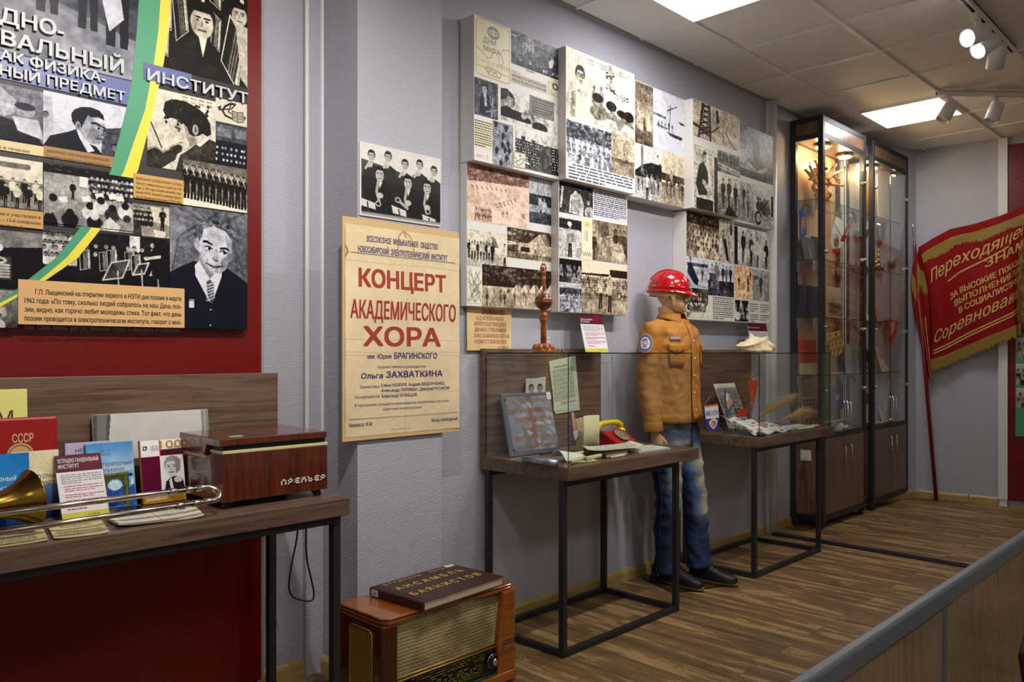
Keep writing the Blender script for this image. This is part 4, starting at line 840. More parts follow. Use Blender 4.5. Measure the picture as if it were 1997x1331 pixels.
p_,xa,za,xb,zb=cplate('caption_plate',(259,338),(356,399),(206,160,86),.007)
ctext(p_,['МИХАИЛ СЕМЕНОВИЧ БЛАМ','Альтист симфонического оркестра А.М.','Каца, в 1970 году основал ансамбль скри-','пачей НЭТИ. Ансамбль впервые высту-','пил на Певческом празднике НЭТИ в теат-','ре оперы и балета.'],xa+.008,xb-.006,za-.0215,.0158,.0088,IK,.007)
p_,xa,za,xb,zb=cplate('caption_plate',(84,284),(224,328),(168,122,62),.0035)
ctext(p_,['ДМИТРИЙ ГРИГОРЬЕВИЧ ЕРМАКОВ','Создатель и руководитель ансамбля баянистов','НЭТИ, воспитывавшего в период расцвета не-','сколько десятков человек.'],xa+.008,xb-.02,za-.02,.0165,.009,ink(64,36,14),.0035)
p_,xa,za,xb,zb=cplate('caption_plate',(0,273),(84,306),(226,204,150),.004,.5)
ctext(p_,['основал и в течение','НЭТИ.'],xa+.1,xb-.04,za-.028,.022,.0105,IK,.004)
p_,xa,za,xb,zb=cplate('caption_plate',(0,405),(83,448),(204,158,92),.007,.5)
ctext(p_,['институте, но и участвовал в','премьерах – 13-й симфонии','Петрова «Петр Первый».'],xa+.1,xb-.008,za-.024,.019,.0105,IK,.007)
# blue title bands and raised letters
p_,xa,za,xb,zb=cplate('title_band',(0,100),(256,207),(98,106,164),.0035,.15)
xr,_=WY(240,200,YC); grey=ink(196,202,204,.45)
def raised(t,xa,xr,zb,h,par):
    m=MB(o_); lettering(m,t,xa,zb,xr,h,wallT(YC-.003),depth=.011,bold=.022); return m.build('raised_title',grey,par)
def zl(px,py): return WY(px,py,YC)[1]
raised('ДНО-',WY(-2,0,YC)[0],WY(122,0,YC)[0],zl(100,70),.047,r); raised('ЭСТРА',.3,WY(-14,0,YC)[0],zl(100,70),.047,r)
raised('ВАЛЬНЫЙ',WY(1,0,YC)[0],WY(238,0,YC)[0],zl(232,143),.046,r); raised('ТАНЦЕ',.3,WY(-10,0,YC)[0],zl(232,143),.046,r)
raised('АК ФИЗИКА-',WY(-2,0,YC)[0],WY(203,0,YC)[0],zl(200,163),.032,p_); raised('НЫЙ ПРЕДМЕТ',WY(-2,0,YC)[0],WY(241,0,YC)[0],zl(236,198),.032,p_)
p_,xa,za,xb,zb=cplate('title_band',(279,122),(372,176),(98,106,164),.0065)
raised('ИНСТИТУТ',WY(285,0,YC)[0],WY(480,0,YC)[0],zl(300,161),.040,p_)
# ---------------- white photo boxes on the long wall ----------------
def pbox(x0,z0,x1,z1,yf,label,ybk=WYM):
    r=thing('photo_box',label,'photo board',((x0+x1)/2,ybk,(z0+z1)/2),0,'white photo boxes on the long wall'); o=off(r)
    m=MB(o); m.box((x0,yf,z0),(x1,ybk-.001,z1)); m.build('box',MT['panel_white'],r,.0015); return r
_pn=[50]
def wphoto(r,Y,tl,br,draw,tone=NEU,dens=430,lim=None,name='photo'):
    xa,za=WY(*tl,Y); xb,zb=WY(*br,Y)
    if lim: xa,zb,xb,za=max(xa,lim[0]),max(zb,lim[1]),min(xb,lim[2]),min(za,lim[3])
    _pn[0]+=1; p=Pic((xb-xa)*dens,(za-zb)*dens,.9,_pn[0]); draw(p)
    if name=='photo': p.detail(.8)
    return printed(name,r,wallT(Y),xa,zb,xb,za,p,tone,.0008+.00006*(_pn[0]%7),o_=off(r))
def Z(ox,oy,s): return lambda x,y:(ox+x/s,oy+y/s)
G1,G2,G3,G4,G5,G6=2.565,3.168,3.770,4.372,4.967,5.57; ZT,ZM,ZB_=2.944,2.257,1.57
def txt(n,ind=0,bg=.93): return lambda p:(p.grad(bg,bg),p.words(.03,.04,.97,.97,n,.25,ind))
# --- first box
Y=2.762; r=pbox(G1,ZM,G2,ZT,Y,'white photo box with cream globe poster, topmost at the left end'); q=Z(880,20,3.916); L_=(G1+.002,ZM+.002,G2-.002,ZT-.002)
def d_cream(p):
    p.grad((234,226,196),(234,226,196)); b=(150,140,120)
    p.line([(.06,.1),(.1,.03),(.3,.02),(.9,.03),(.96,.06),(.97,.95),(.9,.985),(.1,.975),(.05,.94),(.06,.1)],.006,b)
    for R in (.16,.13): p.line([(.52+R*math.cos(a),.2+R*.62*math.sin(a)) for a in [k*PI/10 for k in range(21)]],.008,(120,120,118))
    for s_ in (.4,.8): p.line([(.52+.11*s_*math.cos(a),.2+.08*math.sin(a)) for a in [k*PI/8 for k in range(17)]],.005,(130,130,125))
    for y in (.15,.2,.25): p.line([(.4,y),(.64,y)],.005,(130,130,125))
    p.line([(.05,.52),(.2,.58),(.35,.66),(.45,.64),(.5,.54),(.6,.52),(.68,.6),(.66,.68),(.74,.72),(.8,.64),(.72,.5),(.8,.42),(.97,.4)],.008,b); p.line([(.05,.83),(.97,.86)],.006,b); p.line([(.3,.86),(.34,.8),(.62,.82),(.74,.86),(.7,.94),(.4,.93),(.3,.86)],.01,b); p.line([(.36,.84),(.4,.9),(.46,.84),(.52,.9),(.58,.86),(.64,.92)],.01,b)
wphoto(r,Y,q(172,25),q(450,575),d_cream,RGB,430,L_,'poster_print')
m=MB(off(r)); T=wallT(Y-.0016); xa,za=WY(*q(242,240),Y); c_=ink(150,140,122); lettering(m,'ДНИ',xa,za,xa+.085,.026,T,bold=.02); lettering(m,'МИРА',xa+.003,za-.04,xa+.115,.026,T,bold=.02); xb,zb=WY(*q(195,385),Y); lettering(m,'С 10 ПО 21 АПРЕЛЯ 1982 Г.',xb,zb,xb+.30,.018,T); m.build('poster_lettering',c_,r)
def d_1965(p):
    p.grad(.42,.22); p.noise(.06,6); p.rect(0,.13,.12,.16,.9); p.heads(.02,.62,.55,.95,3,1,.1,.1,.14,.6); p.man(.58,.4,.7,.15,.1,.55); p.heads(.62,1,.72,1,4,1,.07,.08,.14,.75); p.poly([(.78,.55),(.86,.4),(.9,.48),(.86,.7),(.8,.72)],.92)
wphoto(r,Y,q(458,140),q(818,535),d_1965,COOL,430,L_)
m=MB(off(r)); xa,za=WY(*q(545,290),Y); lettering(m,'1965',xa,za,xa+.083,.036,wallT(Y-.0016),bold=.012); m.build('year_lettering',ink(196,198,204),r)
wphoto(r,Y,q(455,470),q(730,640),txt(7,.1,.9),WARM,520,L_,'caption_print')
m=MB(off(r)); xa,za=WY(*q(570,468),Y); lettering(m,'ДНИ МИРА',xa,za+.003,xa+.06,.009,wallT(Y-.0018),bold=.01); m.build('caption_heading',IK,r)
wphoto(r,Y,q(735,530),q(818,680),lambda p:(p.grad((226,222,200),(226,222,200)),p.line([(.1,.1),(.85,.2),(.9,.9),(.1,.8),(.1,.1)],.02,(150,148,140)),[p.line([(.7+.2*math.cos(a),.3+.16*math.sin(a)),(.7+.26*math.cos(a),.3+.2*math.sin(a))],.04,(70,70,70)) for a in [k*PI/6 for k in range(12)]],p.line([(.7+.19*math.cos(a),.3+.15*math.sin(a)) for a in [k*PI/8 for k in range(17)]],.03,(90,90,90)),p.line([(.4,.5),(.3,.7),(.5,.8),(.7,.75)],.02,(150,148,140))),RGB,430,L_,'sketch_print')
def d_speaker(p):
    p.grad(.3,.36); p.noise(.07,5); p.poly([(.2,.95),(.22,.6),(.3,.42),(.5,.35),(.62,.42),(.68,.7),(.6,.95)],.12); p.poly([(.38,.38),(.5,.36),(.52,.7),(.44,.7)],.8); p.face(.42,.26,.12,.8,.08); p.line([(.78,.42),(.72,.95)],.018,.75); p.line([(.5,.85),(.95,.72)],.03,.6)
wphoto(r,Y,q(172,505),q(356,842),d_speaker,COOL,430,L_)
def d_profile(p):
    p.grad(.85,.82); p.poly([(.0,.2),(.1,.1),(.22,.28),(.24,.42),(.2,.55),(.1,.6),(0,.62)],.6); p.poly([(0,.05),(.1,.02),(.2,.14),(.24,.28),(.12,.22),(.08,.34),(0,.4)],.15); p.poly([(0,.62),(.1,.54),(.2,.6),(.4,.62),(.52,.8),(.5,.9),(0,.88)],.1); p.line([(.38,.7),(.5,.5),(.54,.78)],.04,.6); p.ell(.66,.92,.14,.16,.15); p.noise(.05,12)
wphoto(r,Y,q(378,580),q(818,960),d_profile,NEU,430,L_)
wphoto(r,Y-.0012,q(600,645),q(785,850),lambda p:(p.grad(.6,.52),p.noise(.14,14),p.words(.08,.08,.92,.9,6,.35),[p.ell(x,y,.02,.02,.15) for x in (.05,.95) for y in (.06,.94)]),NEU,430,L_,'plaque_photo')
wphoto(r,Y,q(172,825),q(312,1070),lambda p:(p.grad((228,222,190),(228,222,190)),p.words(.04,.02,.96,.98,11,(70,66,60))),RGB,520,L_,'caption_print')
def d_snow(p):
    p.grad(.55,.62); p.noise(.06,10)
    for x,y in ((.65,.1),(.5,.3),(.48,.5),(.75,.45),(.6,.6),(.2,.65),(.8,.6),(.68,.78),(.4,.92),(.15,.05)): p.ell(x,y,.09,.06,.06); p.ell(x,y-.05,.04,.03,.15); p.ell(x-.02,y+.07,.05,.03,.12)
wphoto(r,Y,q(316,840),q(472,1230),d_snow,COOL,430,L_)
def d_hall(p):
    p.grad(.92,.8,0,.3).grad(.2,.2,.3,1); p.rect(.13,.2,.22,.29,.2).rect(.36,.24,.44,.32,.2); p.heads(.0,1,.32,.9,16,8,.022,.05,.3,.85); p.poly([(.52,1),(.53,.5),(.58,.35),(.75,.33),(.82,.42),(.82,1)],.25); p.ell(.67,.26,.045,.06,.75); p.line([(0,.8),(.3,.85)],.012,.85)
wphoto(r,Y,q(490,885),q(818,1270),d_hall,NEU,430,L_)
wphoto(r,Y-.0012,q(475,1075),q(565,1215),lambda p:(p.grad((228,224,206),(228,224,206)),p.line([(.05,.05),(.95,.05),(.95,.95),(.05,.95),(.05,.05)],.015,(120,118,112)),p.line([(.1,.35),(.3,.6),(.5,.5),(.7,.35),(.9,.4),(.7,.7),(.4,.85),(.15,.7),(.3,.6)],.02,(90,88,86)),p.ell(.55,.22,.08,.08,(110,108,104))),RGB,430,L_,'sketch_print')
o=wphoto(r,Y,q(172,1078),q(292,1140),lambda p:(p.grad((236,232,224),(236,232,224)),p.words(.15,.15,.75,.85,3,(196,110,110)),p.line([(.85,.2),(.85,.8)],.02,(196,110,110))),RGB,430,L_,'stamp_print')
# --- second box
Y=2.712; r=pbox(G2,ZM,G3,ZT+.002,Y,'white photo box with a young man in glasses, second of the top row'); L_=(G2+.002,ZM+.002,G3-.002,ZT)
def d_boy(p):
    p.grad(.95,.9)
    for i in range(6): p.rect(.03+.045*i,0,.034+.045*i,.7,.75)
    p.line([(.28,.05),(.95,.06),(.95,.1),(.3,.1)],.006,.7); p.rect(.6,.0,.68,.4,.7)
    for i in range(26): p.ell(p.r.uniform(.57,.7),p.r.uniform(.12,.42),.02,.015,p.r.choice((.1,.3,.8)))
    for i in range(14): p.ell(p.r.uniform(.72,.9),p.r.uniform(.4,.5),.012,.01,.1)
    p.man(.39,.42,.5,.55,.3,.6); p.man(.49,.4,.5,.62,.3,.6)
    p.poly([(.05,.95),(.08,.62),(.18,.55),(.3,.55),(.36,.62),(.4,1),(.05,1)],.68); p.poly([(.14,.56),(.2,.66),(.28,.64),(.3,.55),(.34,.6),(.4,1),(.12,1)],.95); p.face(.19,.34,.13,.72,.06,.3,1)
    for x,y,h in ((.46,.62,.12),(.66,.68,.13),(.82,.74,.1),(.93,.76,.14)): p.ell(x,y+h*1.5,.13,h,.5); p.face(x,y,h*.75,.6,.1); p.ell(x-.02,y-h*.3,.08,h*.6,.12)
    p.poly([(.5,1),(.56,.86),(.7,.85),(.75,1)],.85).poly([(.78,.98),(.85,.85),(1,.9),(1,1)],.9); p.noise(.05,30)
wphoto(r,Y,(1104,92),(1237.5,267),d_boy,WARM,430,L_)
def d_forest(p): p.trees(0,.4,.25,.75,20); p.crowd(.3,.9,.08,.2,3,.4,.2,.5,.6,1); p.heads(0,1,.4,.9,9,4,.045,.4,.85,.7); p.noise(.14,40)
wphoto(r,Y,(1104.5,232),(1193,338),d_forest,COOL,430,L_)
def d_volley(p): p.grad(.75,.7,0,.6).grad(.5,.6,.68,1); p.noise(.06,8); p.man(.12,.2,.5,.6,.5,.5); p.man(.55,.22,.42,.65,.5,.5,.2,.6); p.line([(0,.2),(1,.14)],.006,.5); p.trees(.6,.68,.3,.5,5)
wphoto(r,Y,(1192,254),(1237.5,351),d_volley,SEP,430,L_)
wphoto(r,Y,(1104.5,314),(1237.5,379),txt(5,.05,.95),COOL,560,L_,'caption_print')
# --- third
Y=2.762; r=pbox(G3+.001,ZM+.004,G4,ZT+.002,Y,'white photo box of sailboats and volleyball, third of the top row'); q=Z(1200,130,3.915); L_=(G3+.003,ZM+.006,G4-.002,ZT)
wphoto(r,Y,q(150,105),q(287,620),lambda p:(p.grad(.4,.7,0,.7).grad(.45,.25,.7,1),p.noise(.12,5),p.poly([(.1,.25),(.12,.75),(.5,.8)],.75),p.poly([(.72,.45),(.62,.75),(.95,.75)],.95),p.man(.5,.52,.25,.3,.2,.5),p.noise(.1,30,.72,1)),SEP,430,L_)
wphoto(r,Y,q(287,150),q(525,690),lambda p:(p.grad(.93,.96),p.line([(.55,.2),(.5,.68)],.01,.3),p.line([(.45,.3),(.75,.18)],.012,.3),p.poly([(.42,.66),(.95,.68),(.9,.74),(.55,.72)],.3),p.poly([(.0,.4),(.4,.42),(.4,.46),(0,.44)],.5),p.poly([(.8,.42),(1,.43),(1,.47),(.85,.46)],.15),p.crowd(.1,.7,.5,.55,5,.14,.2,.5,.5,1),p.poly([(.1,.58),(.5,.6),(.4,.63),(.15,.62)],.5)),COOL,430,L_)
wphoto(r,Y,q(150,585),q(352,1045),lambda p:(p.grad(.9,.75),p.trees(.28,.62,.1,.35,9),p.poly([(0,0),(1,0),(1,.22),(.6,.28),(.3,.35),(0,.5)],.9),p.rect(.22,0,.3,.5,.5),p.rect(0,.6,1,1,.72),p.ell(.85,.12,.03,.02,.1),p.man(.45,.5,.5,.9,.08,.5,.15,.3),p.man(.62,.48,.4,.6,.4,.5,.15,.8),p.man(.85,.5,.3,.4,.2,.5),p.crowd(.05,.9,.6,.6,6,.25,.2,.7,.6,1)),NEU,430,L_)
wphoto(r,Y,q(352,635),q(530,1085),lambda p:(p.grad(.88,.8,0,.5).grad(.5,.65,.6,1),p.rect(0,.42,1,.56,.2),p.noise(.08,10),p.man(.42,.35,.35,.75,.4,.6,.15,.9),p.crowd(.1,1,.5,.55,5,.35,.1,.7,.6,1)),SEP,430,L_)
# --- fourth
Y=2.702; r=pbox(G4+.001,ZM+.003,G5,ZT,Y,'thick white photo box with a steel tower, fourth of the top row'); L_=(G4+.003,ZM+.005,G5-.002,ZT-.002)
def d_tower(p):
    p.grad(.8,.7); p.noise(.06,6); p.ell(.85,.72,.14,.07,.9,soft=.5)
    for x0,x1 in ((.2,.12),(.34,.36)): p.line([(x0,0),(x1,1)],.018,.1)
    for i in range(6): p.line([(.19-.01*i,.15*i),(.35,.15*i+.12)],.01,.12); p.line([(.35,.15*i),(.18-.01*i,.15*i+.13)],.01,.12)
    p.poly([(0,.6),(.35,.75),(.35,.8),(0,.7)],.15); p.man(.64,.42,.5,.55,.3,.35); p.line([(.33,.8),(.55,.5)],.008,.2); p.line([(.5,.1),(.52,.35)],.025,.15); p.line([(.68,.6),(.9,1)],.008,.2)
q=Z(1200,130,3.915)
wphoto(r,Y,q(590,245),q(945,652),d_tower,SEP,430,L_)
def d_paint(p):
    p.grad(.8,.75); 
    for i in range(9): p.line([(0,.08*i+.05),(1,.08*i+.1)],.006,.55)
    p.noise(.06,8); p.poly([(.08,.6),(.2,.3),(.4,.22),(.6,.4),(.55,.75),(.2,.78)],.12); p.face(.46,.17,.09,.7,.25); p.line([(.55,.12),(.78,.95)],.05,.9); p.line([(.4,.55),(.7,.7)],.06,.7); p.rect(.85,.1,1,1,.15); p.rect(.1,.82,.8,1,.1); p.noise(.12,24,.78,1)
wphoto(r,Y,q(600,592),q(780,1125),d_paint,WARM,430,L_)
wphoto(r,Y,q(780,632),q(950,850),lambda p:(p.grad(.55,.35),p.noise(.08,8),[p.rect(.04+.16*i,.12,.16+.16*i,.5,.2) for i in range(6)],p.line([(0,.62),(1,.78)],.02,.8),p.line([(0,.75),(1,.9)],.02,.7)),WARM,430,L_)
wphoto(r,Y,q(780,815),q(950,1165),lambda p:(p.grad(.8,.75,0,.5).grad(.55,.5,.5,1),p.noise(.08,8),p.man(.25,.1,.75,.15,.12,.6),p.man(.5,.06,.78,.25,.12,.6),p.man(.8,.12,.75,.12,.1,.6),p.poly([(.3,1),(.5,.7),(.75,.85),(.9,1)],.1),p.noise(.1,30,.6,1)),WARM,430,L_)
# --- fifth
Y=2.762; r=pbox(G5+.001,ZM,G6,ZT,Y,'white photo box of the top row standing nearest the white pipe'); L_=(G5+.003,ZM+.002,G6-.002,ZT-.002)
wphoto(r,Y,(1441.5,240),(1509,362),lambda p:(p.grad(.45,.55),p.noise(.2,5),p.poly([(0,.5),(.2,.45),(.3,.6),(.1,.75),(0,.7)],.85),p.ell(.5,.75,.28,.1,.15),p.line([(.2,.7),(.5,.85),(.78,.74)],.03,.7),p.poly([(.35,.2),(.55,.15),(.6,.6),(.4,.65)],.25),p.rect(0,.85,.8,1,.15),p.noise(.15,26,.3,1)),COOL,430,L_)
wphoto(r,Y,(1441.5,353),(1470,436),lambda p:(p.grad(.75,.55),p.noise(.1,9),p.man(.3,.1,.6,.15,.15,.6),p.man(.6,.2,.7,.5,.3,.6)),NEU,430,L_)
wphoto(r,Y,(1469,357),(1509,448),lambda p:(p.grad(.92,.65),p.noise(.08,9),p.line([(.25+.14*math.cos(a),.8+.14*math.sin(a)) for a in [k*PI/8 for k in range(17)]],.03,.1),p.poly([(.3,.4),(.7,.35),(.85,.6),(.7,.75),(.4,.7)],.35),p.heads(.1,.9,.25,.5,4,1,.06,.1,.4,.6),p.rect(.9,.2,1,.7,.1),p.line([(.2,.85),(1,.75)],.04,.6)),NEU,430,L_)
# --- lower row
Y=2.812; r=pbox(G1,ZB_+.004,G2,ZM-.003,Y,'thin white photo box with a sepia tent camp, lower row at the left end'); q=Z(880,310,3.413); L_=(G1+.002,ZB_+.006,G2-.002,ZM-.005)
def d_camp(p):
    p.grad(.8,.86); p.trees(0,.3,.15,.6,18); p.poly([(0,.3),(.3,.27),(1,.22),(1,.42),(0,.5)],.85)
    for i in range(8): p.tent(.06+.075*i,.36-.005*i,.04,.06,.9,.4)
    for i in range(6): p.tent(.44+.06*i,.62-.03*i,.05,.08,.85,.35)
    p.tent(.85,.72,.1,.1,.9,.5); p.crowd(.12,.38,.74,.84,11,.12,.2,.4,.5,2); p.crowd(.52,.64,.74,.74,3,.12,.2,.4,.5,1); p.noise(.05,40)
wphoto(r,Y,q(105,25),q(518,470),d_camp,PINK,430,L_)
wphoto(r,Y,q(518,108),q(668,447),lambda p:(p.grad(.85,.55),p.trees(.35,.6,.1,.3,6),p.line([(.38,.0),(.42,.6)],.012,.3),p.poly([(.42,.42),(.62,.5),(.6,.8),(.45,.85)],.9),p.man(.52,.4,.55,.7,.08,.6),p.man(.68,.4,.58,.8,.06,.6),p.poly([(.7,.5),(1,.35),(1,.55)],.2),p.rect(0,.75,1,1,.25),p.noise(.1,20,.5,1)),COOL,430,L_)
wphoto(r,Y,q(105,465),q(372,735),lambda p:(p.grad(.85,.88,0,.4).grad(.7,.75,.6,1),p.tent(.58,.12,.2,.3,.75,.5),[p.man(.05+.07*i,.3+.02*(i%2),.5,.85 if i%3 else .2,.08,.55) for i in range(9)],p.man(.62,.3,.58,.1,.08,.6),p.man(.93,.28,.72,.75,.06,.6),p.noise(.06,30)),WARM,430,L_)
wphoto(r,Y,q(372,452),q(668,690),lambda p:(p.grad(.8,.7),p.trees(0,.45,.2,.7,8),p.tent(.75,.1,.28,.35,.8,.45),p.rect(0,.5,.25,.8,.3),p.rect(.3,.6,.5,.75,.1),p.man(.62,.35,.5,.8,.5,.6),p.rect(0,.82,1,1,.45),p.noise(.14,24,.4,1),p.line([(0,.55),(.3,.5)],.012,.8)),SEP,430,L_)
wphoto(r,Y,q(105,725),q(205,965),lambda p:(p.grad((232,228,206),(232,228,206)),[p.line([(p.r.random(),p.r.random()) for _ in range(4)],.01,(110,108,100)) for _ in range(9)]),RGB,430,L_,'sketch_print')
wphoto(r,Y,q(205,700),q(668,1012),lambda p:(p.trees(0,.5,.08,.4,16),p.grad(.75,.7,.52,1),[p.tent(.48+.13*i,.42-.02*i,.09,.22,.92,.6) for i in range(5)],p.noise(.05,30),p.crowd(.05,1,.52,.62,13,.3,.1,.9,.6,2)),SEP,430,L_)
Y=2.762; r=pbox(G2+.001,ZB_-.004,G3,ZM-.003,Y,'white photo box with a bearded sea king and a sailor, lower row beside the mannequin'); L_=(G2+.003,ZB_-.002,G3-.002,ZM-.005)
wphoto(r,Y,q(718,140),q(942,395),lambda p:(p.grad(.12,.2),p.trees(0,.3,.05,.6,8),p.poly([(.28,.95),(.32,.4),(.45,.25),(.62,.3),(.72,.6),(.7,1)],.8),p.face(.48,.34,.11,.75,.85),[p.line([(.38+.03*i,.5),(.34+.05*i,.9)],.012,.5) for i in range(8)],p.face(.86,.5,.1,.7,.06),p.line([(.1,.2),(.05,.8)],.03,.8),p.ell(.9,.85,.15,.2,.7),p.noise(.06,40)),NEU,430,L_)
wphoto(r,Y,q(942,195),q(1175,425),txt(13,.05,.96),COOL,620,L_,'caption_print')
wphoto(r,Y,q(718,376),q(866,665),lambda p:(p.grad(.9,.85,0,.2).grad(.75,.8,.3,1),p.trees(.05,.3,.06,.25,9),p.man(.48,.16,.9,.75,.08,.55,.15,.7),[p.rect(.34,.38+.03*i,.64,.39+.03*i,.15) for i in range(8)],p.ell(.46,.17,.1,.06,.9)),NEU,430,L_)
wphoto(r,Y,q(868,390),q(938,680),lambda p:(p.grad((232,226,196),(232,226,196)),[p.line([(.5,.15),(.5+.35*math.cos(a),.15+.1*math.sin(a))],.02,(196,176,90)) for a in [k*PI/5 for k in range(10)]],[p.line([(.2,.3+.06*i),(.6,.33+.06*i),(.4,.36+.06*i)],.02,(150,146,130)) for i in range(4)],[p.line([(.1+.2*i,.8),(.2+.2*i,.9),(.3+.2*i,.82)],.02,(120,118,108)) for i in range(4)]),RGB,430,L_,'sketch_print')
wphoto(r,Y,q(938,403),q(1182,706),lambda p:(p.grad(.5,.6),p.rect(.15,0,.45,.4,.35),p.noise(.1,9),p.man(.05,.3,.8,.2,.2,.7),p.poly([(.4,.35),(.7,.3),(.95,.75),(.9,.98),(.6,.95)],.72),[p.line([(.45+.06*i,.4+.05*i),(.62+.05*i,.36+.06*i)],.008,.45) for i in range(7)],p.ell(.42,.7,.1,.2,.6),p.face(.42,.5,.09,.7,.4),p.heads(.6,1,.15,.3,3,1,.07,.1,.3,.6),p.poly([(.8,.3),(1,.3),(1,.9),(.9,.7)],.2)),SEP,430,L_)
wphoto(r,Y,q(718,660),q(866,832),lambda p:(p.grad(.05,.1),p.heads(.05,.95,.15,.8,5,2,.1,.2,.8,.7)),NEU,430,L_)
wphoto(r,Y,q(868,682),q(1182,1042),lambda p:(p.grad(.95,.9,0,.25).grad(.35,.6,.3,1),p.trees(.1,.25,.05,.2,8),p.poly([(0,0),(.6,0),(.6,.2),(0,.22)],.95),p.heads(0,1,.24,.6,18,7,.02,.1,.8,.75),p.rect(.0,.72,1,1,.62),p.noise(.12,26,.6,1),p.man(.4,.22,.68,.7,.1,.6,.15,.6),p.man(.6,.22,.74,.7,.12,.6,.7,-.6)),SEP,430,L_)
wphoto(r,Y,q(720,825),q(866,1030),lambda p:(p.grad(.8,.5),p.trees(.15,.4,.2,.6,5),p.heads(.1,1,.3,.9,6,4,.05,.3,.9,.7),p.noise(.12,20)),COOL,430,L_)
q=Z(1220,380,4.294); r=pbox(G4+.022,ZB_-.006,G5+.028,ZM-.004,Y,'white photo box with a pole climber and forest group, behind the red helmet'); L_=(G4+.024,ZB_-.004,G5+.026,ZM-.006)
wphoto(r,Y,q(508,130),q(782,555),lambda p:(p.grad(.3,.55),p.trees(0,.25,.08,.35,9),p.noise(.12,10),p.heads(.1,.95,.3,.85,7,5,.05,.5,.9,.6),p.noise(.1,40)),SEP,430,L_)
wphoto(r,Y,q(782,190),q(908,582),lambda p:(p.grad(.8,.72),p.noise(.05,6),p.line([(.55,0),(.72,1)],.02,.35),p.line([(.25,0),(.65,1)],.01,.4),p.poly([(.2,.42),(.35,.35),(.5,.5),(.65,.92),(.5,.95),(.35,.65)],.12),p.face(.28,.32,.06,.7,.1),p.line([(.35,.42),(.6,.3)],.05,.75),p.ell(.8,.2,.1,.15,.35),p.noise(.08,20)),WARM,430,L_)
wphoto(r,Y,q(510,512),q(690,787),lambda p:(p.grad(.9,.7),p.trees(.2,.3,.3,.6,4),p.poly([(.05,.25),(.2,.2),(.55,.75),(.5,.95),(.3,.85),(.05,.55)],.12),p.face(.18,.1,.08,.7,.1),p.man(.72,.3,.6,.3,.1,.7,.1,0,1),p.rect(.6,.75,.95,.95,.8),p.poly([(0,.8),(.5,.98),(.5,1),(0,1)],.7),p.noise(.06,20)),COOL,430,L_)
wphoto(r,Y,q(690,552),q(908,862),lambda p:(p.grad(.88,.8,0,.4).grad(.2,.28,.55,1),p.noise(.05,10),p.crowd(.05,.9,.08,.15,6,.68,.1,.7,.55,1),p.rect(.05,.35,.3,.6,.3),p.noise(.2,26,.55,1)),COOL,430,L_)
wphoto(r,Y,q(510,775),q(690,1035),lambda p:(p.grad(.3,.25,0,.5).grad(.85,.88,.7,1),p.rect(.3,0,.55,.35,.1),p.heads(.05,.95,.1,.6,5,3,.06,.15,.4,.65),[p.ell(.2+.15*i,.7,.08,.12,.4) for i in range(5)],p.poly([(0,.8),(.2,.85),(.1,1),(0,1)],.4),p.noise(.1,24)),WARM,430,L_)
wphoto(r,Y,q(725,845),q(908,1060),txt(11,0,.95),NEU,560,L_,'caption_print')
r=pbox(G5+.029,ZB_-.006,G6-.06,ZM-.03,Y,'white photo box with four young workers, lower row nearest the pipe'); L_=(G5+.031,ZB_-.004,G6-.062,ZM-.032)
wphoto(r,Y,q(910,260),q(938,585),lambda p:(p.grad(.06,.1),p.noise(.2,6,.5,1)),COOL,430,L_)
wphoto(r,Y,q(938,250),q(1200,628),lambda p:(p.grad(.8,.7),p.noise(.06,7),p.man(.17,.1,.85,.12,.1,.6),p.man(.42,.14,.9,.2,.12,.65),p.man(.62,.18,.9,.85,.3,.65),p.man(.9,.22,.9,.12,.1,.6),p.line([(.45,.5),(.85,.6)],.05,.8)),NEU,430,L_)
wphoto(r,Y,q(910,590),q(1062,880),lambda p:(p.grad((222,186,150),(214,180,146)),p.rect(0,.75,1,.85,(236,214,184)),p.man(.25,.3,.45,(110,80,64),(60,44,40),.5),p.man(.75,.28,.5,(120,90,74),(50,40,38),.5),p.man(.88,.1,.35,(90,70,60),(70,50,44),.5),p.rect(.45,.45,.6,.7,(190,150,120)),p.noise(.04,20)),RGB,430,L_)
wphoto(r,Y,q(1062,622),q(1200,895),lambda p:(p.grad(.7,.6),[p.line([(.1*i,0),(.1*i,1)],.008,.5) for i in range(11)],p.man(.5,.15,.75,.3,.2,.6),p.rect(.1,.2,.35,.35,.3),p.noise(.08,14)),NEU,430,L_)
m=MB(off(r)); xa,za=WY(*q(1085,745),Y); lettering(m,'97',xa,za,xa+.04,.035,wallT(Y-.0018)); m.build('number_lettering',ink(215,214,210),r)
wphoto(r,Y,q(915,880),q(1028,1065),lambda p:(p.grad(.1,.1),p.heads(.0,1,.1,.7,4,3,.07,.1,.9,.7),p.rect(.4,0,.5,.4,.8),p.ell(.2,.75,.2,.2,.85)),NEU,430,L_)
wphoto(r,Y,q(1032,895),q(1203,1080),lambda p:(p.grad(.95,.95),p.words(.05,.06,.45,.5,4,.3),p.words(.55,.06,.97,.5,4,.3),p.words(.05,.58,.45,.98,4,.3),p.words(.55,.58,.97,.9,3,.3)),NEU,560,L_,'caption_print')
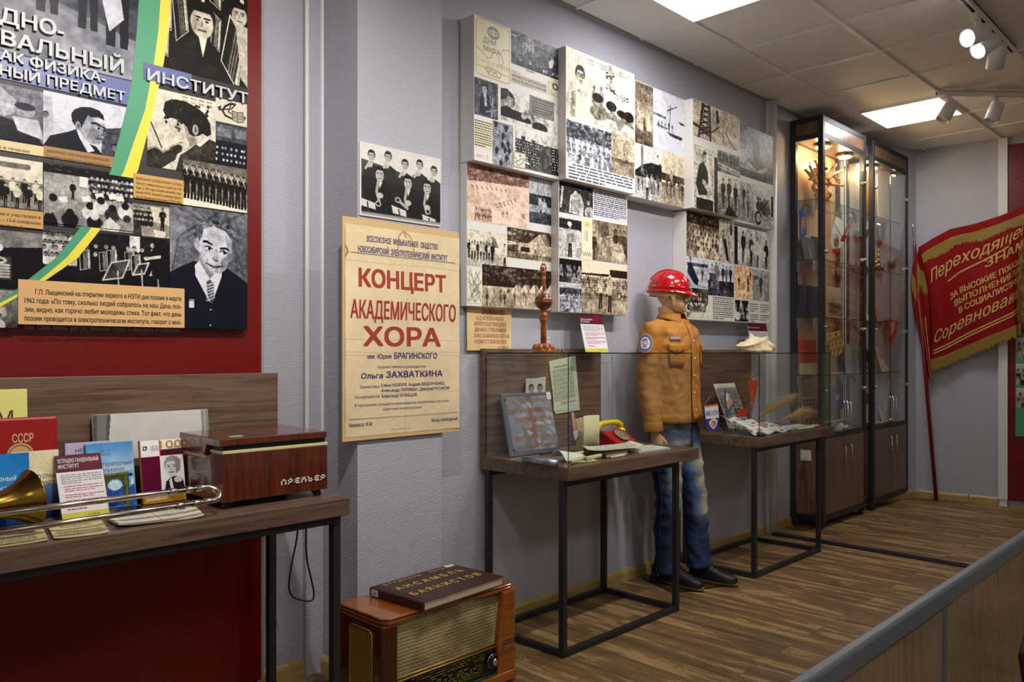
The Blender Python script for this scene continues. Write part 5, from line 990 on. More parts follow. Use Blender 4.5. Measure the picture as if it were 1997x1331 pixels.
# ---------------- band photo and concert poster on the pillar ----------------
Y=2.702; xa,za=WY(704,279,Y); xb,zb=WY(858,440,Y)
r=thing('mounted_photo','black and white photo of a wind band, mounted above the concert poster','photo',((xa+xb)/2,2.708,(za+zb)/2)); o_=off(r); za+=.002
m=MB(o_); m.box((xa-.006,Y-.002,zb-.006),(xb+.003,2.7075,za+.003)); m.build('mount_board',ink(226,222,216),r,.0008)
def d_band(p):
    p.grad(.93,.9); p.poly([(0,.22),(.4,.3),(1,.42),(1,1),(0,1)],.25); p.noise(.04,8)
    for x,y,i in ((.12,.16,0),(.32,.13,0),(.53,.19,0),(.72,.15,0),(.91,.2,0)):
        p.poly([(x-.12,y+.5),(x-.09,y+.17),(x,y+.1),(x+.1,y+.17),(x+.12,y+.5)],.13); p.poly([(x-.02,y+.1),(x+.02,y+.1),(x,y+.17)],.85); p.face(x,y,.075,.78,.1,-.4); p.line([(x-.01,y+.06),(x-.07,y+.19)],.012,.8); p.ell(x-.03,y+.14,.025,.03,.75)
    p.poly([(0,.45),(1,.55),(1,1),(0,1)],.08)
    for x,y,b in ((.22,.4,(.2,.82)),(.57,.44,(.44,.72)),(.82,.46,(.83,.82))):
        p.poly([(x-.18,1),(x-.13,y+.22),(x,y+.1),(x+.15,y+.22),(x+.2,1)],.05); p.poly([(x-.02,y+.1),(x+.03,y+.1),(x,y+.2)],.9); p.face(x,y,.1,.8,.06,-.3); p.line([(x-.02,y+.1),(x-.04,y+.25),(x-.01,y+.38),(b[0],b[1])],.016,.7); p.ell(x,y+.3,.04,.04,.8); p.ell(b[0],b[1],.035,.042,.8); p.ell(b[0],b[1],.022,.027,.1)
    for x,y in ((.07,.82),(.45,.86),(.84,.92)): p.poly([(x-.09,y-.05),(x+.09,y-.0),(x+.1,y+.09),(x-.07,y+.06)],.88); p.line([(x,y),(x+.02,1)],.008,.1)
    p.grad(.4,.8,.955,1); p.noise(.04,60)
p=Pic((xb-xa)*620,(za-zb)*620,.5,33); d_band(p); printed('photo',r,wallT(Y),xa,zb,xb,za,p,NEU,.003,o_=o_)
Y=2.693; xa,za=.0,.0; xa,_=WY(668,420,Y); xb,_=WY(895,846,Y); _,za=WY(675,422,Y); _,zb=WY(673,862,Y)
r=thing('concert_poster','aged cream concert poster with red and blue Cyrillic lettering on the pillar','poster',((xa+xb)/2,2.70,(za+zb)/2)); o_=off(r)
m=MB(o_); m.box((xa,Y,zb),(xb,2.6995,za)); m.build('backing_card',ink(206,176,126,.8),r)
px0,px1,pz0,pz1=xa+.012,xb-.002,zb+.016,za-.028
p=Pic((px1-px0)*420,(pz1-pz0)*420,(226,206,168),91); p.noise(.05,4); p.noise(.03,30); b_=(176,146,100)
for y in (.135,.17,.54,.6,.615,.8): p.line([(0,y),(.3,y+.004),(.7,y-.003),(1,y+.005)],.002,(200,176,134))
p.line([(.52,0),(.5,1)],.0015,(206,182,140)); p.line([(.43,.1),(.44,.03),(.48,.0),(.53,.02),(.56,.05),(.57,.1)],.006,b_); p.line([(.48,.0),(.5,.03)],.008,b_); p.line([(0,.1),(.02,.13),(0,.16)],.006,(150,110,60))
printed('poster_paper',r,lambda u,v,w:(u,Y-.001-.003*max(0,(u-px0)/(px1-px0)-.75)**2*16-.002*math.sin((v-pz0)*14)**2,v),px0,pz0,px1,pz1,p,RGB,0,'matte_print',o_)
T=lambda u,v,w:(u,Y-.0024-.003*max(0,(u-px0)/(px1-px0)-.75)**2*16-.002*math.sin((v-pz0)*14)**2-w,v)
BL=ink(30,34,112); RE=ink(160,52,30); W_=px1-px0
def pl(m,t,px,py,px2,h,bold=0,sh=0):
    u0,v0=WY(px,py,Y); u1,_=WY(px2,py,Y); lettering(m,t,u0,v0,u1,h,T,bold=bold,shear=sh)
m=MB(o_); pl(m,'КОНЦЕРТ',700,558,868,.072,.03); pl(m,'АКАДЕМИЧЕСКОГО',683,620,887,.074,.012); pl(m,'ХОРА',709,674,857,.077,.03); m.build('red_lettering',RE,r)
m=MB(o_); pl(m,'ВСЕСОЮЗНОЕ  МУЗЫКАЛЬНОЕ  ОБЩЕСТВО',714.5,471,853,.024,.008); pl(m,'НОВОСИБИРСКИЙ  ЭЛЕКТРОТЕХНИЧЕСКИЙ  ИНСТИТУТ',697,491,871,.025,.008)
for a,b in (((684,493),(886,513)),((680,819),(890,805))):
    z_=WY((a[0]+b[0])/2,(a[1]+b[1])/2,Y)[1]; u0=WY(*a,Y)[0]; u1=WY(*b,Y)[0]; m.add([T(u0,z_,0),T(u1,z_,0),T(u1,z_+.0015,0),T(u0,z_+.0015,0)],[(0,1,2,3)])
pl(m,'им. Юрия',716,700,762,.019,.01); pl(m,'БРАГИНСКОГО',768,700,851,.025,.014); pl(m,'Художественный руководитель',735,718.5,830,.011); pl(m,'Ольга',704,739,746,.022,.016); pl(m,'ЗАХВАТКИНА',753,737,862,.026,.018)
pl(m,'Хормейстеры:',701,758,740,.012); pl(m,'Елена КОЗОРЯ, Андрей ФЕДОРЧЕНКО,',743,755,867,.013,.01); pl(m,'Александр ПАРИМАН, Дмитрий РУСАКОВ',743,765,875,.013,.01); pl(m,'Концертмейстер',692,778,740,.012); pl(m,'Александр КУЗНЕЦОВ',743,776,812,.013,.01)
pl(m,'В программе концерта произведения зарубежных, русских,',691,794,875,.011); pl(m,'советских композиторов',745,801,821,.011)
pl(m,'Начало в 19-30',680,834,725,.016,.008); pl(m,'Вход свободный',841,823,891,.014,.008); pl(m,'тип. НЭТИ зак.',762,839,801,.004); m.build('blue_lettering',BL,r)
# yellow handwritten notice
Y=2.845; xa,za=WY(910,597,Y); xb,zb=WY(998,684,Y)
r=thing('notice_sheet','yellowed hand-lettered notice hanging below the tent camp photo box','notice',((xa+xb)/2,2.855,(za+zb)/2)); o_=off(r)
p=Pic(90,70,(218,192,140),5); p.noise(.06,4); printed('paper',r,lambda u,v,w:(u,Y-.004*math.sin((u-xa)*9+v*6),v),xa,zb,xb,za,p,RGB,0,'matte_print',o_)
T=lambda u,v,w:(u,Y-.0012-.004*math.sin((u-xa)*9+v*6),v)
def pl(m,t,a,z,b,h,bold=0): lettering(m,t,xa+(xb-xa)*a,zb+(za-zb)*z,xa+(xb-xa)*b,h,T,bold=bold)
m=MB(o_); pl(m,'ВНИМАНИЕ!',.34,.83,.84,.026,.008); m.build('heading_lettering',ink(168,40,60),r)
m=MB(o_)
for i,(t,a,b) in enumerate((('15–22 АПРЕЛЯ В НАШЕМ',.2,.82),('ИНСТИТУТЕ БУДУТ ПРОВОДИТЬСЯ',.16,.88),('ДНИ МИРА. С ПРОГРАММОЙ',.16,.88),('МОЖНО ОЗНАКОМИТЬСЯ В ПАРТКОМЕ',.15,.96),('И КОМИТЕТЕ ВЛКСМ НЭТИ.',.15,.9))): pl(m,t,a,.70-.135*i,b,.019)
pl(m,'ОРГКОМИТЕТ.',.68,.05,.94,.01); m.build('handwriting',ink(176,70,84),r)
# ---------------- mannequin in student builder's jacket ----------------
plain('mannequin_skin',rgb(206,164,122),.45); plain('jacket_cloth',rgb(176,116,44),.75,var=.08,vscale=40,bump=.25,bscale=260); plain('jacket_seam',rgb(140,88,30),.8)
plain('helmet_red',rgb(178,14,22),.16,coat=.6,var=.12,vscale=14); plain('strap_tan',rgb(196,160,104),.7); plain('shoe_black',rgb(20,19,21),.5,bump=.3,bscale=160); plain('sole_edge',rgb(120,112,66),.6)
def jeans_mat():
    m,nt,b=newmat('denim'); N=nt.nodes.new; L=nt.links.new; tc=N('ShaderNodeTexCoord')
    col=None; acc=None
    for (c,r_) in (((-.10,-.13,.76),.17),((-.09,-.14,.50),.12),((.10,-.17,.74),.18),((.11,-.2,.46),.13),((-.10,-.12,.62),.13),((.11,-.18,.6),.13)):
        d=N('ShaderNodeVectorMath'); d.operation='DISTANCE'; d.inputs[1].default_value=c; L(tc.outputs['Object'],d.inputs[0])
        mr=N('ShaderNodeMapRange'); mr.inputs[1].default_value=r_; mr.inputs[2].default_value=.03; L(d.outputs['Value'],mr.inputs[0])
        if acc is None: acc=mr.outputs[0]
        else:
            mx=N('ShaderNodeMath'); mx.operation='MAXIMUM'; L(acc,mx.inputs[0]); L(mr.outputs[0],mx.inputs[1]); acc=mx.outputs[0]
    n=N('ShaderNodeTexNoise'); n.inputs['Scale'].default_value=40; n.inputs['Detail'].default_value=5; L(tc.outputs['Object'],n.inputs['Vector'])
    mu=N('ShaderNodeMath'); mu.operation='MULTIPLY_ADD'; mu.inputs[1].default_value=.35; mu.inputs[2].default_value=-.17; L(n.outputs['Fac'],mu.inputs[0])
    ad=N('ShaderNodeMath'); L(acc,ad.inputs[0]); L(mu.outputs[0],ad.inputs[1])
    cr=N('ShaderNodeValToRGB'); L(ad.outputs[0],cr.inputs[0]); e=cr.color_ramp.elements; e.new(.4)
    for i,(p,c) in enumerate([(0,rgb(26,42,78)),(.4,rgb(70,96,132)),(.95,rgb(176,168,140))]): e[i].position=p; e[i].color=c
    L(cr.outputs[0],b.inputs['Base Color']); b.inputs['Roughness'].default_value=.85
jeans_mat()
MX,MY=4.07,2.65
r=thing('mannequin','male mannequin in ochre work jacket, faded jeans and red helmet behind the nearer showcase','mannequin',(MX,MY,0))
def ring(c,rx,ry,n=24,p=1.0,rz=0):
    out=[]
    for k in range(n):
        a=2*PI*k/n; ca,sa=math.cos(a),math.sin(a); x=rx*abs(ca)**p*(1 if ca>=0 else -1); y=ry*abs(sa)**p*(1 if sa>=0 else -1)
        out.append(Vector((c[0]+x*math.cos(rz)-y*math.sin(rz),c[1]+x*math.sin(rz)+y*math.cos(rz),c[2])))
    return out
def remesh(o,vox,sm=4,disp=0,ds=.06):
    m=o.modifiers.new('fuse','REMESH'); m.mode='VOXEL'; m.voxel_size=vox; m.use_smooth_shade=True
    s=o.modifiers.new('soften','SMOOTH'); s.factor=.5; s.iterations=sm
    if disp:
        t=bpy.data.textures.new('folds','CLOUDS'); t.noise_scale=ds; t.noise_depth=1; d=o.modifiers.new('wrinkles','DISPLACE'); d.texture=t; d.strength=disp; d.mid_level=.5; d.texture_coords='LOCAL'
    return o
HZ=1.585; HR=Matrix.Translation((-.026,.02,0))@Matrix.Rotation(RD(30),4,'Z'); HC=Vector((-.005,-.012,0))
m=MB()
prof=[(.0,-.07,-.015,.03),(.05,-.088,.0,.043),(.11,-.093,.02,.052),(.17,-.088,.035,.058),(.215,-.09,.045,.061),(.26,-.096,.052,.064),(.30,-.092,.06,.066),(.36,-.092,.068,.069),(.45,-.087,.08,.072),(.52,-.083,.088,.074),(.58,-.094,.092,.076),(.7,-.094,.097,.077),(.82,-.082,.094,.072),(.92,-.055,.075,.055),(.98,-.03,.045,.032),(1.0,-.005,.015,.008)]
H=.235
m.rings([[HR@(Vector((0,0,HZ+t*H))+Vector(p)+HC) for p in [Vector((v.x,(f+b_)/2+v.y,0)) for v in ring((0,0,0),hw,(b_-f)/2,28,.9)]] for t,f,b_,hw in prof])
hp=lambda x,y,z:HR@(Vector((x,y,HZ+z*H))+HC)
m.rings([[hp(x*w,y0+(0 if abs(x)<.5 else .02),z) for x in (-1,-.4,.4,1)]+[hp(w*.6,-.07,z),hp(-w*.6,-.07,z)] for z,y0,w in ((.57,-.092,.009),(.5,-.1,.011),(.43,-.113,.014),(.385,-.12,.017),(.355,-.108,.017),(.34,-.09,.014))])
for s in (-1,1):
    m.ell(hp(.076*s,.012,.46),(.009,.02,.032)); m.ell(hp(.034*s,-.077,.525),(.017,.012,.011)); m.ell(hp(.03*s,-.07,.2),(.03,.02,.03))
m.ell(hp(0,-.094,.275),(.022,.009,.0065)); m.ell(hp(0,-.092,.235),(.019,.009,.007)); m.ell(hp(0,-.082,.08),(.02,.018,.016))
m.tube([(0,.01,1.46),(-.012,.016,1.54),(-.024,.022,1.63)],[.068,.058,.057],20)
m.rings([ring((0,.0,z),a,b_) for z,a,b_ in ((.95,.13,.09),(1.1,.125,.085),(1.3,.14,.09),(1.44,.15,.085),(1.5,.08,.07))])
def limb(m,pts,n=18): m.tube([p for p,_ in pts],[q for _,q in pts],n)
for s,(sh,el,wr) in ((-1,((-.19,0,1.47),(-.238,.02,1.2),(-.24,-.03,.93))),(1,((.175,.02,1.47),(.205,.09,1.2),(.215,.06,.93)))):
    limb(m,[((sh[0]*.6,0,1.45),.045),(sh,.045),(el,.036),(wr,.027),((wr[0],wr[1]-.006,.885),.027)])
    px,py=wr[0],wr[1]-.012
    m.rings([ring((px,py-.004*k,z),.017+.004*min(k,2),.038-.002*abs(k-2),16) for k,z in enumerate((.895,.87,.84,.815,.795))])
    for i,(dy,ln) in enumerate(((-.03,.068),(-.011,.08),(.009,.075),(.027,.058))):
        m.tube([(px,py+dy-.012,.805),(px-s*.004,py+dy-.02,.805-ln*.45),(px-s*.014,py+dy-.022,.805-ln*.8),(px-s*.024,py+dy-.02,.805-ln)],[.0092,.0088,.008,.0065],10)
    m.tube([(px-s*.008,py-.032,.872),(px-s*.016,py-.055,.845),(px-s*.02,py-.062,.815),(px-s*.022,py-.06,.79)],[.012,.0105,.0095,.0075],10)
for s,(hp_,kn,an) in ((-1,((-.09,.0,.9),(-.085,-.03,.5),(-.07,-.02,.08))),(1,((.09,.0,.9),(.1,-.09,.5),(.095,-.13,.08)))):
    limb(m,[((hp_[0]*.5,0,1.0),.07),(hp_,.075),(kn,.05),(an,.035)])
remesh(m.build('body',MT['mannequin_skin'],r),.0048,3)
# jacket
m=MB(); TR=((.945,.2,.152),(.985,.203,.156),(1.0,.198,.15),(1.1,.19,.138),(1.2,.19,.136),(1.3,.197,.14),(1.4,.202,.138),(1.47,.192,.124),(1.507,.155,.105),(1.537,.1,.083),(1.555,.07,.07))
m.rings([ring((0,.0,z),a,b_,32,.92) for z,a,b_ in TR])
for s,P in ((-1,[((-.12,0,1.485),.066),((-.2,.0,1.475),.073),((-.235,.008,1.36),.068),((-.246,.02,1.2),.06),((-.25,.0,1.06),.054),((-.247,-.028,.95),.05),((-.247,-.034,.905),.05)]),(1,[((.11,.01,1.485),.066),((.178,.02,1.472),.073),((.2,.045,1.36),.066),((.207,.085,1.2),.058),((.213,.085,1.06),.053),((.215,.065,.95),.05),((.215,.06,.905),.05)])): limb(m,P,20)
j=remesh(m.build('jacket',MT['jacket_cloth'],r),.008,3,.017,.055)
def tor(a,z,g=.0):  # point on the jacket's torso: a = angle from the front towards the wearer's left
    z=min(z,TR[-1][0])
    for (z0,a0,b0),(z1,a1,b1) in zip(TR,TR[1:]):
        if z<=z1: t=(z-z0)/(z1-z0); break
    rx,ry=a0+(a1-a0)*t+g,b0+(b1-b0)*t+g; ca,sa=math.cos(a),math.sin(a)
    return Vector((rx*abs(sa)**.92*(1 if sa>=0 else -1),-ry*abs(ca)**.92*(1 if ca>=0 else -1),z))
def strap_on(name,a0,a1,z0,z1,g,mat,zf=None,n=8,k=3,th=.004):
    m=MB(); F=lambda u,v:tor(a0+(a1-a0)*u,z0+(z1-z0)*v+(zf(u)*(1-v) if zf else 0),g)
    m.grid(F,n,k); o=m.build(name,mat,j); q=o.modifiers.new('thick','SOLIDIFY'); q.thickness=th; q.offset=-1; return o
# placket, pockets with pointed flaps, name tape
m=MB(); m.grid(lambda u,v:tor(-.1+.2*u,.96+.58*v,.007),3,24); o=m.build('placket',MT['jacket_cloth'],j); q=o.modifiers.new('thick','SOLIDIFY'); q.thickness=.004
m=MB()
for z in (1.02,1.12,1.22,1.32,1.42): 
    P=tor(.0,z,.011); m.ell(P,(.006,.003,.006))
m.build('buttons',MT['white_plastic'],j)
for s in (-1,1):
    strap_on('pocket',s*.42,s*.95,1.27,1.38,.007,MT['jacket_cloth']); f=strap_on('pocket_flap',s*.4,s*.97,1.365,1.405,.012,MT['jacket_cloth'],lambda u:-.02*(1-abs(2*u-1)))
    m=MB(); m.ell(tor(s*.68,1.37,.017),(.005,.004,.005)); m.build('snap_button',MT['chrome'],f)
strap_on('name_tape',-.9,-.5,1.425,1.443,.008,ink(150,140,150,.8))
m=MB(); m.grid(lambda u,v:tor(2*PI*u,.95+.04*v,.008),40,2); o=m.build('waistband',MT['jacket_cloth'],j); q=o.modifiers.new('thick','SOLIDIFY'); q.thickness=.004
# collar
m=MB(); m.grid(lambda u,v:Vector((math.sin(.35+(2*PI-.7)*u)*(.074+.026*(1-v)+.012*(1-v)*(abs(u-.5)*2)**4),-math.cos(.35+(2*PI-.7)*u)*(.074+.024*(1-v)),1.538+.022*(1-(2*abs(u-.5))**2)+.04*v-.03*(1-v)*(abs(u-.5)*2)**6)),36,4); o=m.build('collar',MT['jacket_cloth'],j); q=o.modifiers.new('thick','SOLIDIFY'); q.thickness=.005
for s in (-1,1):
    m=MB(); m.grid(lambda u,v:Vector((s*(.1+.095*u),-.02+.04*v,1.54-.012*u-.05*u*u)),6,3); o=m.build('epaulette',MT['jacket_cloth'],j); q=o.modifiers.new('thick','SOLIDIFY'); q.thickness=.006
    x,yy=(-.247,-.03) if s<0 else (.215,.064); m=MB(); m.tube([(x,yy,.955),(x,yy-.004,.902)],[.0535,.0535],22); m.build('cuff',MT['jacket_cloth'],j,.004)
# sleeve patch: blue oval with white map and red crown
def patch_pic(p):
    W=(236,236,238); B=(40,70,150); p.grad((176,116,44),(176,116,44)); p.ell(.5,.5,.48,.49,W,soft=.03); p.ell(.5,.5,.46,.465,B,soft=.03); p.ell(.5,.5,.33,.335,W,soft=.03)
    for k in range(26):
        a=2*PI*k/26; p.ell(.5+.4*math.cos(a),.5+.4*math.sin(a),.022,.018,W)
    p.poly([(.28,.38),(.4,.25),(.6,.25),(.72,.38)],(206,90,70)); p.rect(.3,.42,.7,.56,B).rect(.33,.45,.67,.53,W); p.poly([(.36,.58),(.64,.58),(.6,.72),(.5,.76),(.4,.72)],(210,120,90)); p.line([(.25,.78),(.5,.84),(.75,.78)],.03,B)
p=Pic(60,72,.5,7); patch_pic(p); A=lin(p.a[::-1])
m=MB(); c0=Vector((-.2405,.0,1.405)); R_=.0785
def PF(u,v):
    a=RD(196)+(u-.5)*1.12; return c0+Vector((R_*math.cos(a)+.004*(v-.5),R_*math.sin(a),(v-.5)*.105))
printed('sleeve_patch',j,lambda u,v,w:PF(u,v),0,0,1,1,p,RGB,0,'matte_print')
o=j.children[-1]
bm=bmesh.new(); bm.from_mesh(o.data); bmesh.ops.delete(bm,geom=[v for v in bm.verts if ((v.index%60+.5)/60-.5)**2/.25+((v.index//60+.5)/72-.5)**2/.25>.97],context='VERTS'); bm.to_mesh(o.data); bm.free()
# trousers
m=MB(); m.rings([ring((0,0,z),a,b_,26,.92) for z,a,b_ in ((.8,.15,.115),(.86,.17,.125),(.95,.17,.125),(1.02,.16,.118))])
for s,P in ((-1,[((-.085,0,.93),.1),((-.09,-.005,.8),.098),((-.09,-.02,.66),.085),((-.088,-.03,.5),.074),((-.08,-.01,.3),.07),((-.072,-.012,.12),.074),((-.072,-.014,.062),.078)]),(1,[((.085,0,.93),.1),((.092,-.02,.8),.098),((.097,-.05,.66),.085),((.102,-.085,.5),.074),((.1,-.1,.3),.068),((.098,-.118,.14),.072),((.097,-.122,.085),.075)])): limb(m,P,22)
t=remesh(m.build('jeans',MT['denim'],r),.009,3,.022,.06)
m=MB(); m.tube([(.0-.165,.0,.95),(-.187,-.01,.8),(-.176,-.02,.66),(-.163,-.03,.5),(-.151,-.01,.3),(-.147,-.012,.08)],.0035,5); m.build('side_seam',ink(40,56,92,.8),t)
# shoes
def shoe(hx,hy,tx,ty,lab):
    a=math.atan2(ty-hy,tx-hx); L=.295
    M=rotM((hx-MX,hy-MY,.008),rz=a); s=MB(M=M)
    P=[(0,.028,.06,.06),(.02,.038,.085,.09),(.07,.04,.1,.1),(.11,.04,.095,.092),(.15,.044,.075,.07),(.2,.049,.058,.055),(.25,.046,.046,.043),(.28,.032,.036,.034),(.296,.012,.026,.024)]
    s.rings([[Vector((x,hw*math.cos(t),.016+(h if 0<t<PI else 0)*abs(math.sin(t))**.6)) for t in [2*PI*k/20 for k in range(20)]] for x,hw,h,_ in P])
    sh=s.build('shoe',MT['shoe_black'],r); q=sh.modifiers.new('round','SUBSURF'); q.levels=q.render_levels=1
    s=MB(M=M); n=24; out=[(.148+.152*math.cos(t),(.040+.010*math.cos(t-.2))*math.sin(t)) for t in [2*PI*k/n for k in range(n)]]; s.prism(out,.02); s.build('sole',MT['sole_edge'],sh,.004)
    s=MB(M=M)
    for k in range(5):
        x=.11+.022*k; z=.113-.0105*k; s.tube([(x,-.03,z-.016),(x+.006,-.012,z),(x+.006,.012,z),(x,.03,z-.016)],.003,6)
    for sg in (-1,1): s.tube([(.105,0,.108),(.09,.02*sg,.128),(.105,.04*sg,.12),(.12,.03*sg,.104)],.0024,6)
    s.build('laces',MT['black'],sh); return sh
shoe(4.0,2.69,3.985,2.385,'right'); shoe(4.165,2.595,4.21,2.30,'left')
# helmet
m=MB(); rs=[]; HT=HR@Matrix.Translation((HC.x,HC.y+.005,HZ+.53*H))@Matrix.Rotation(RD(4),4,'X')
for k in range(11):
    t=k/10*PI/2; rs.append([HT@Vector((.101*math.cos(t)*v.x,.124*math.cos(t)*v.y,.005+.124*math.sin(t)**.9)) for v in ring((0,0,0),1,1,40)])
m.rings(rs); hs=m.build('helmet',MT['helmet_red'],r)
m=MB(); n=48; A=[];B=[]
for k in range(n):
    a=2*PI*k/n; fr=max(0,-math.sin(a))**3; ox=.009+.05*fr
    A.append((.1*math.cos(a),.123*math.sin(a),.012)); B.append(((.101+ox*.6)*math.cos(a),(.124+ox)*math.sin(a),-.004-.018*fr))
m.rings([[HT@Vector(p) for p in A],[HT@Vector((p[0],p[1],p[2]+.004)) for p in B],[HT@Vector((p[0],p[1],p[2]-.002)) for p in B],[HT@Vector((p[0]*.98,p[1]*.98,p[2]-.008)) for p in A]],caps=False); m.build('helmet_brim',MT['helmet_red'],hs)
m=MB(); m.tube([HT@Vector((0,-.124*math.cos(t),.006+.127*math.sin(t)**.9)) for t in [PI*k/20 for k in range(3,18)]],.006,8); m.build('helmet_ridge',MT['helmet_red'],hs)
m=MB()
for a in (190,222,255,300,330,20,60,100,140): 
    a=RD(a); c=[HT@Vector((.1035*math.cos(a+d),.1265*math.sin(a+d),.028+abs(d)*.02)) for d in (-.1,-.05,0,.05,.1)]; m.tube(c,.003,6)
m.tube([HT@Vector((0,.13,.012)),HT@Vector((.01,.145,.0)),HT@Vector((-.004,.152,-.03))],.002,5); m.build('lining_cord',MT['strap_tan'],hs)
m=MB(); m.rings([[HT@Vector((.092*math.cos(a),.112*math.sin(a),z)) for a in [2*PI*k/32 for k in range(32)]] for z in (-.028,.012)],caps=False); m.build('head_band',MT['strap_tan'],hs)
m=MB(); P=[(-.082,-.02,.5),(-.083,-.028,.35),(-.076,-.036,.2),(-.06,-.046,.06),(-.02,-.06,-.03),(.02,-.06,-.03),(.06,-.046,.06),(.076,-.036,.2),(.083,-.028,.35),(.082,-.02,.5)]
w=.011; m.rings([[hp(x*(1.0+.02),y-w,z),hp(x*(1.06),y-w,z),hp(x*1.06,y+w,z),hp(x*1.02,y+w,z)] for x,y,z in P],smooth=False); m.build('chin_strap',MT['strap_tan'],hs)
m=MB()
for s in (-1,1): m.poly=None; m.ell(hp(.035*s,-.0875,.53),(.011,.004,.0045))
m.build('eyes',ink(70,50,40),r)
# stand: glass plate and calf rod
A_=Vector((3.845,2.50,0)); U=Vector((.927,-.375,0)); V=Vector((.375,.927,0))
m=MB((MX,MY,0)); m.prism([(0,0),(.42,0),(.42,.31),(0,.31)],.008,lambda u,v,w:A_+U*u+V*v+Vector((0,0,w))); o=m.build('glass_base',MT['clear_plastic'],r); o.data.materials.append(MT['glass_edge'])
for p in o.data.polygons: p.material_index=0 if abs(p.normal.z)>.5 else 1
m=MB((MX,MY,0)); m.lathe([(.03,.008),(.03,.014),(.016,.05),(.012,.1),(.008,.1)],(3.965,2.712,0),16); m.cyl((3.965,2.712,.09),(3.985,2.67,.3),.007); m.build('support_rod',MT['black'],r)
# ---------------- challenge banner and pole by the end wall ----------------
def WEp(px,py,d=0):
    x,y,z=ray(px,py); t=(8.3372-d)/(x+.12*y); return Vector((x*t,y*t,z*t+EYE))
NE=Vector((-1,-.12,0)).normalized()
def pl2(P,t):
    t=max(0,min(1,t))*(len(P)-1); i=min(int(t),len(P)-2); f=t-i; return (P[i][0]*(1-f)+P[i+1][0]*f,P[i][1]*(1-f)+P[i+1][1]*f)
plain('banner_cloth',rgb(132,5,8),.7,spec=.2,var=.06,vscale=6); plain('banner_gold',rgb(196,166,96),.55,var=.2,vscale=60); plain('fringe_gold',rgb(140,112,38),.6,var=.45,vscale=160); plain('pole_red',rgb(120,20,18),.35)
r=thing('banner','red velvet challenge banner with gold lettering and fringe on a leaning pole','banner',(7.97,2.36,0)); o_=off(r)
P0=Vector((7.965,2.365,0)); P1=Vector((7.945,2.545,2.36))
m=MB(o_); m.tube([P0,P1],[.0165,.0155],14); m.build('pole',MT['pole_red'],r)
dP=(P1-P0).normalized(); q=dP.to_track_quat('Z','Y').to_matrix().to_4x4()
m=MB(o_); m.lathe([(.017,-.12),(.018,-.02),(.012,.0),(.02,.012),(.008,.03),(.012,.05),(.022,.09),(.014,.16),(.002,.22)],P1+dP*.02,16,q@Matrix.Diagonal((1,.5,1,1))); m.build('spear_tip',MT['chrome'],r)
TOPE=[(1791,483),(1818,466),(1853,447),(1900,437),(1948,422),(1997,402),(2006,398)]; BOTE=[(1816,706),(1850,694),(1890,676),(1935,657),(1978,640),(1984,636),(1990,633)]
def ban(u,v,w=0):
    a=pl2(TOPE,u); b=pl2(BOTE,u); x=a[0]*(1-v)+b[0]*v+(10*math.sin(PI*v)*(1-u)); x+=-6*math.sin(PI*v)*u; y=a[1]*(1-v)+b[1]*v
    d=.085+.04*u+.022*math.sin(u*10+v*2.2)+.012*math.sin(u*21-v*3+1)+.02*(1-u)*v
    return WEp(x,y,d+w)
m=MB(o_); m.grid(lambda u,v:ban(u,v),70,50); cl=m.build('cloth',MT['banner_cloth'],r,fix=False); q=cl.modifiers.new('thick','SOLIDIFY'); q.thickness=.003; q.offset=0
# part of the cloth wrapped round behind the pole
LA=[(1781,512),(1776,560),(1783,610),(1795,668),(1808,730),(1814,745)]; LB=[(1794,482),(1810,540),(1814,600),(1816,660),(1818,708),(1818,742)]
def wrap(u,v,w=0):
    a=pl2(LA,v); b=pl2(LB,v); return WEp(a[0]*(1-u)+b[0]*u,a[1]*(1-u)+b[1]*u,.07+.03*math.sin(PI*u)+.012*math.sin(u*14+v*3)+w)
m=MB(o_); m.grid(lambda u,v:wrap(u,v),20,40); q=m.build('wrapped_cloth',MT['banner_cloth'],r,fix=False).modifiers.new('thick','SOLIDIFY'); q.thickness=.003
rnd=random.Random(9)
def fringe(m,F,a0,a1,n,l0,l1,wd=.003):
    for k in range(n):
        a=a0+(a1-a0)*(k+rnd.random()*.6)/n; L=l1*(1+rnd.uniform(-.22,.15)); P=[F(a,l0+(L-l0)*t+0,.004+.002*rnd.random()) for t in (0,.4,.75,1)]
        s=Vector((0,.0018+.001*rnd.random(),0)); m.add([p-s for p in P]+[p+s for p in P],[(i,i+1,5+i,4+i) for i in range(3)])
m=MB(o_); fringe(m,lambda a,l,w:ban(a,.085-.01*math.sin(a*20)+l,w),.015,.985,330,-.012,.065); m.grid(lambda u,v:ban(.015+.975*u,.066+.014*v,.006),60,2); m.build('top_fringe',MT['fringe_gold'],r,fix=False)
def low(a,l,w):
    P=ban(a,1.0,w); return P+Vector((0,-.0*l,-l))
m=MB(o_); fringe(m,low,.0,.99,330,-.008,.085); m.grid(lambda u,v:low(.0+.99*u,.012-.03*v,.006),60,2); m.build('bottom_fringe',MT['fringe_gold'],r,fix=False)
m=MB(o_); fringe(m,lambda a,l,w:ban(.985,a,w)+Vector((0,-l,-l*.4)),.02,.98,200,-.03,.05); m.build('side_fringe',MT['fringe_gold'],r,fix=False)
m=MB(o_); fringe(m,lambda a,l,w:wrap(a,.05+.1*abs(math.sin(a*6))+l,w),.05,.95,70,.0,.16); m.build('pole_fringe',MT['fringe_gold'],r,fix=False)
m=MB(o_); fringe(m,lambda a,l,w:wrap(a,.86+l,w),.3,.95,30,.0,.13); m.build('tip_fringe',MT['fringe_gold'],r,fix=False)
TV=lambda v0:(lambda u,v,w:ban(u,v0-.1*(u-.5)-v,w+.005))
m=MB(o_)
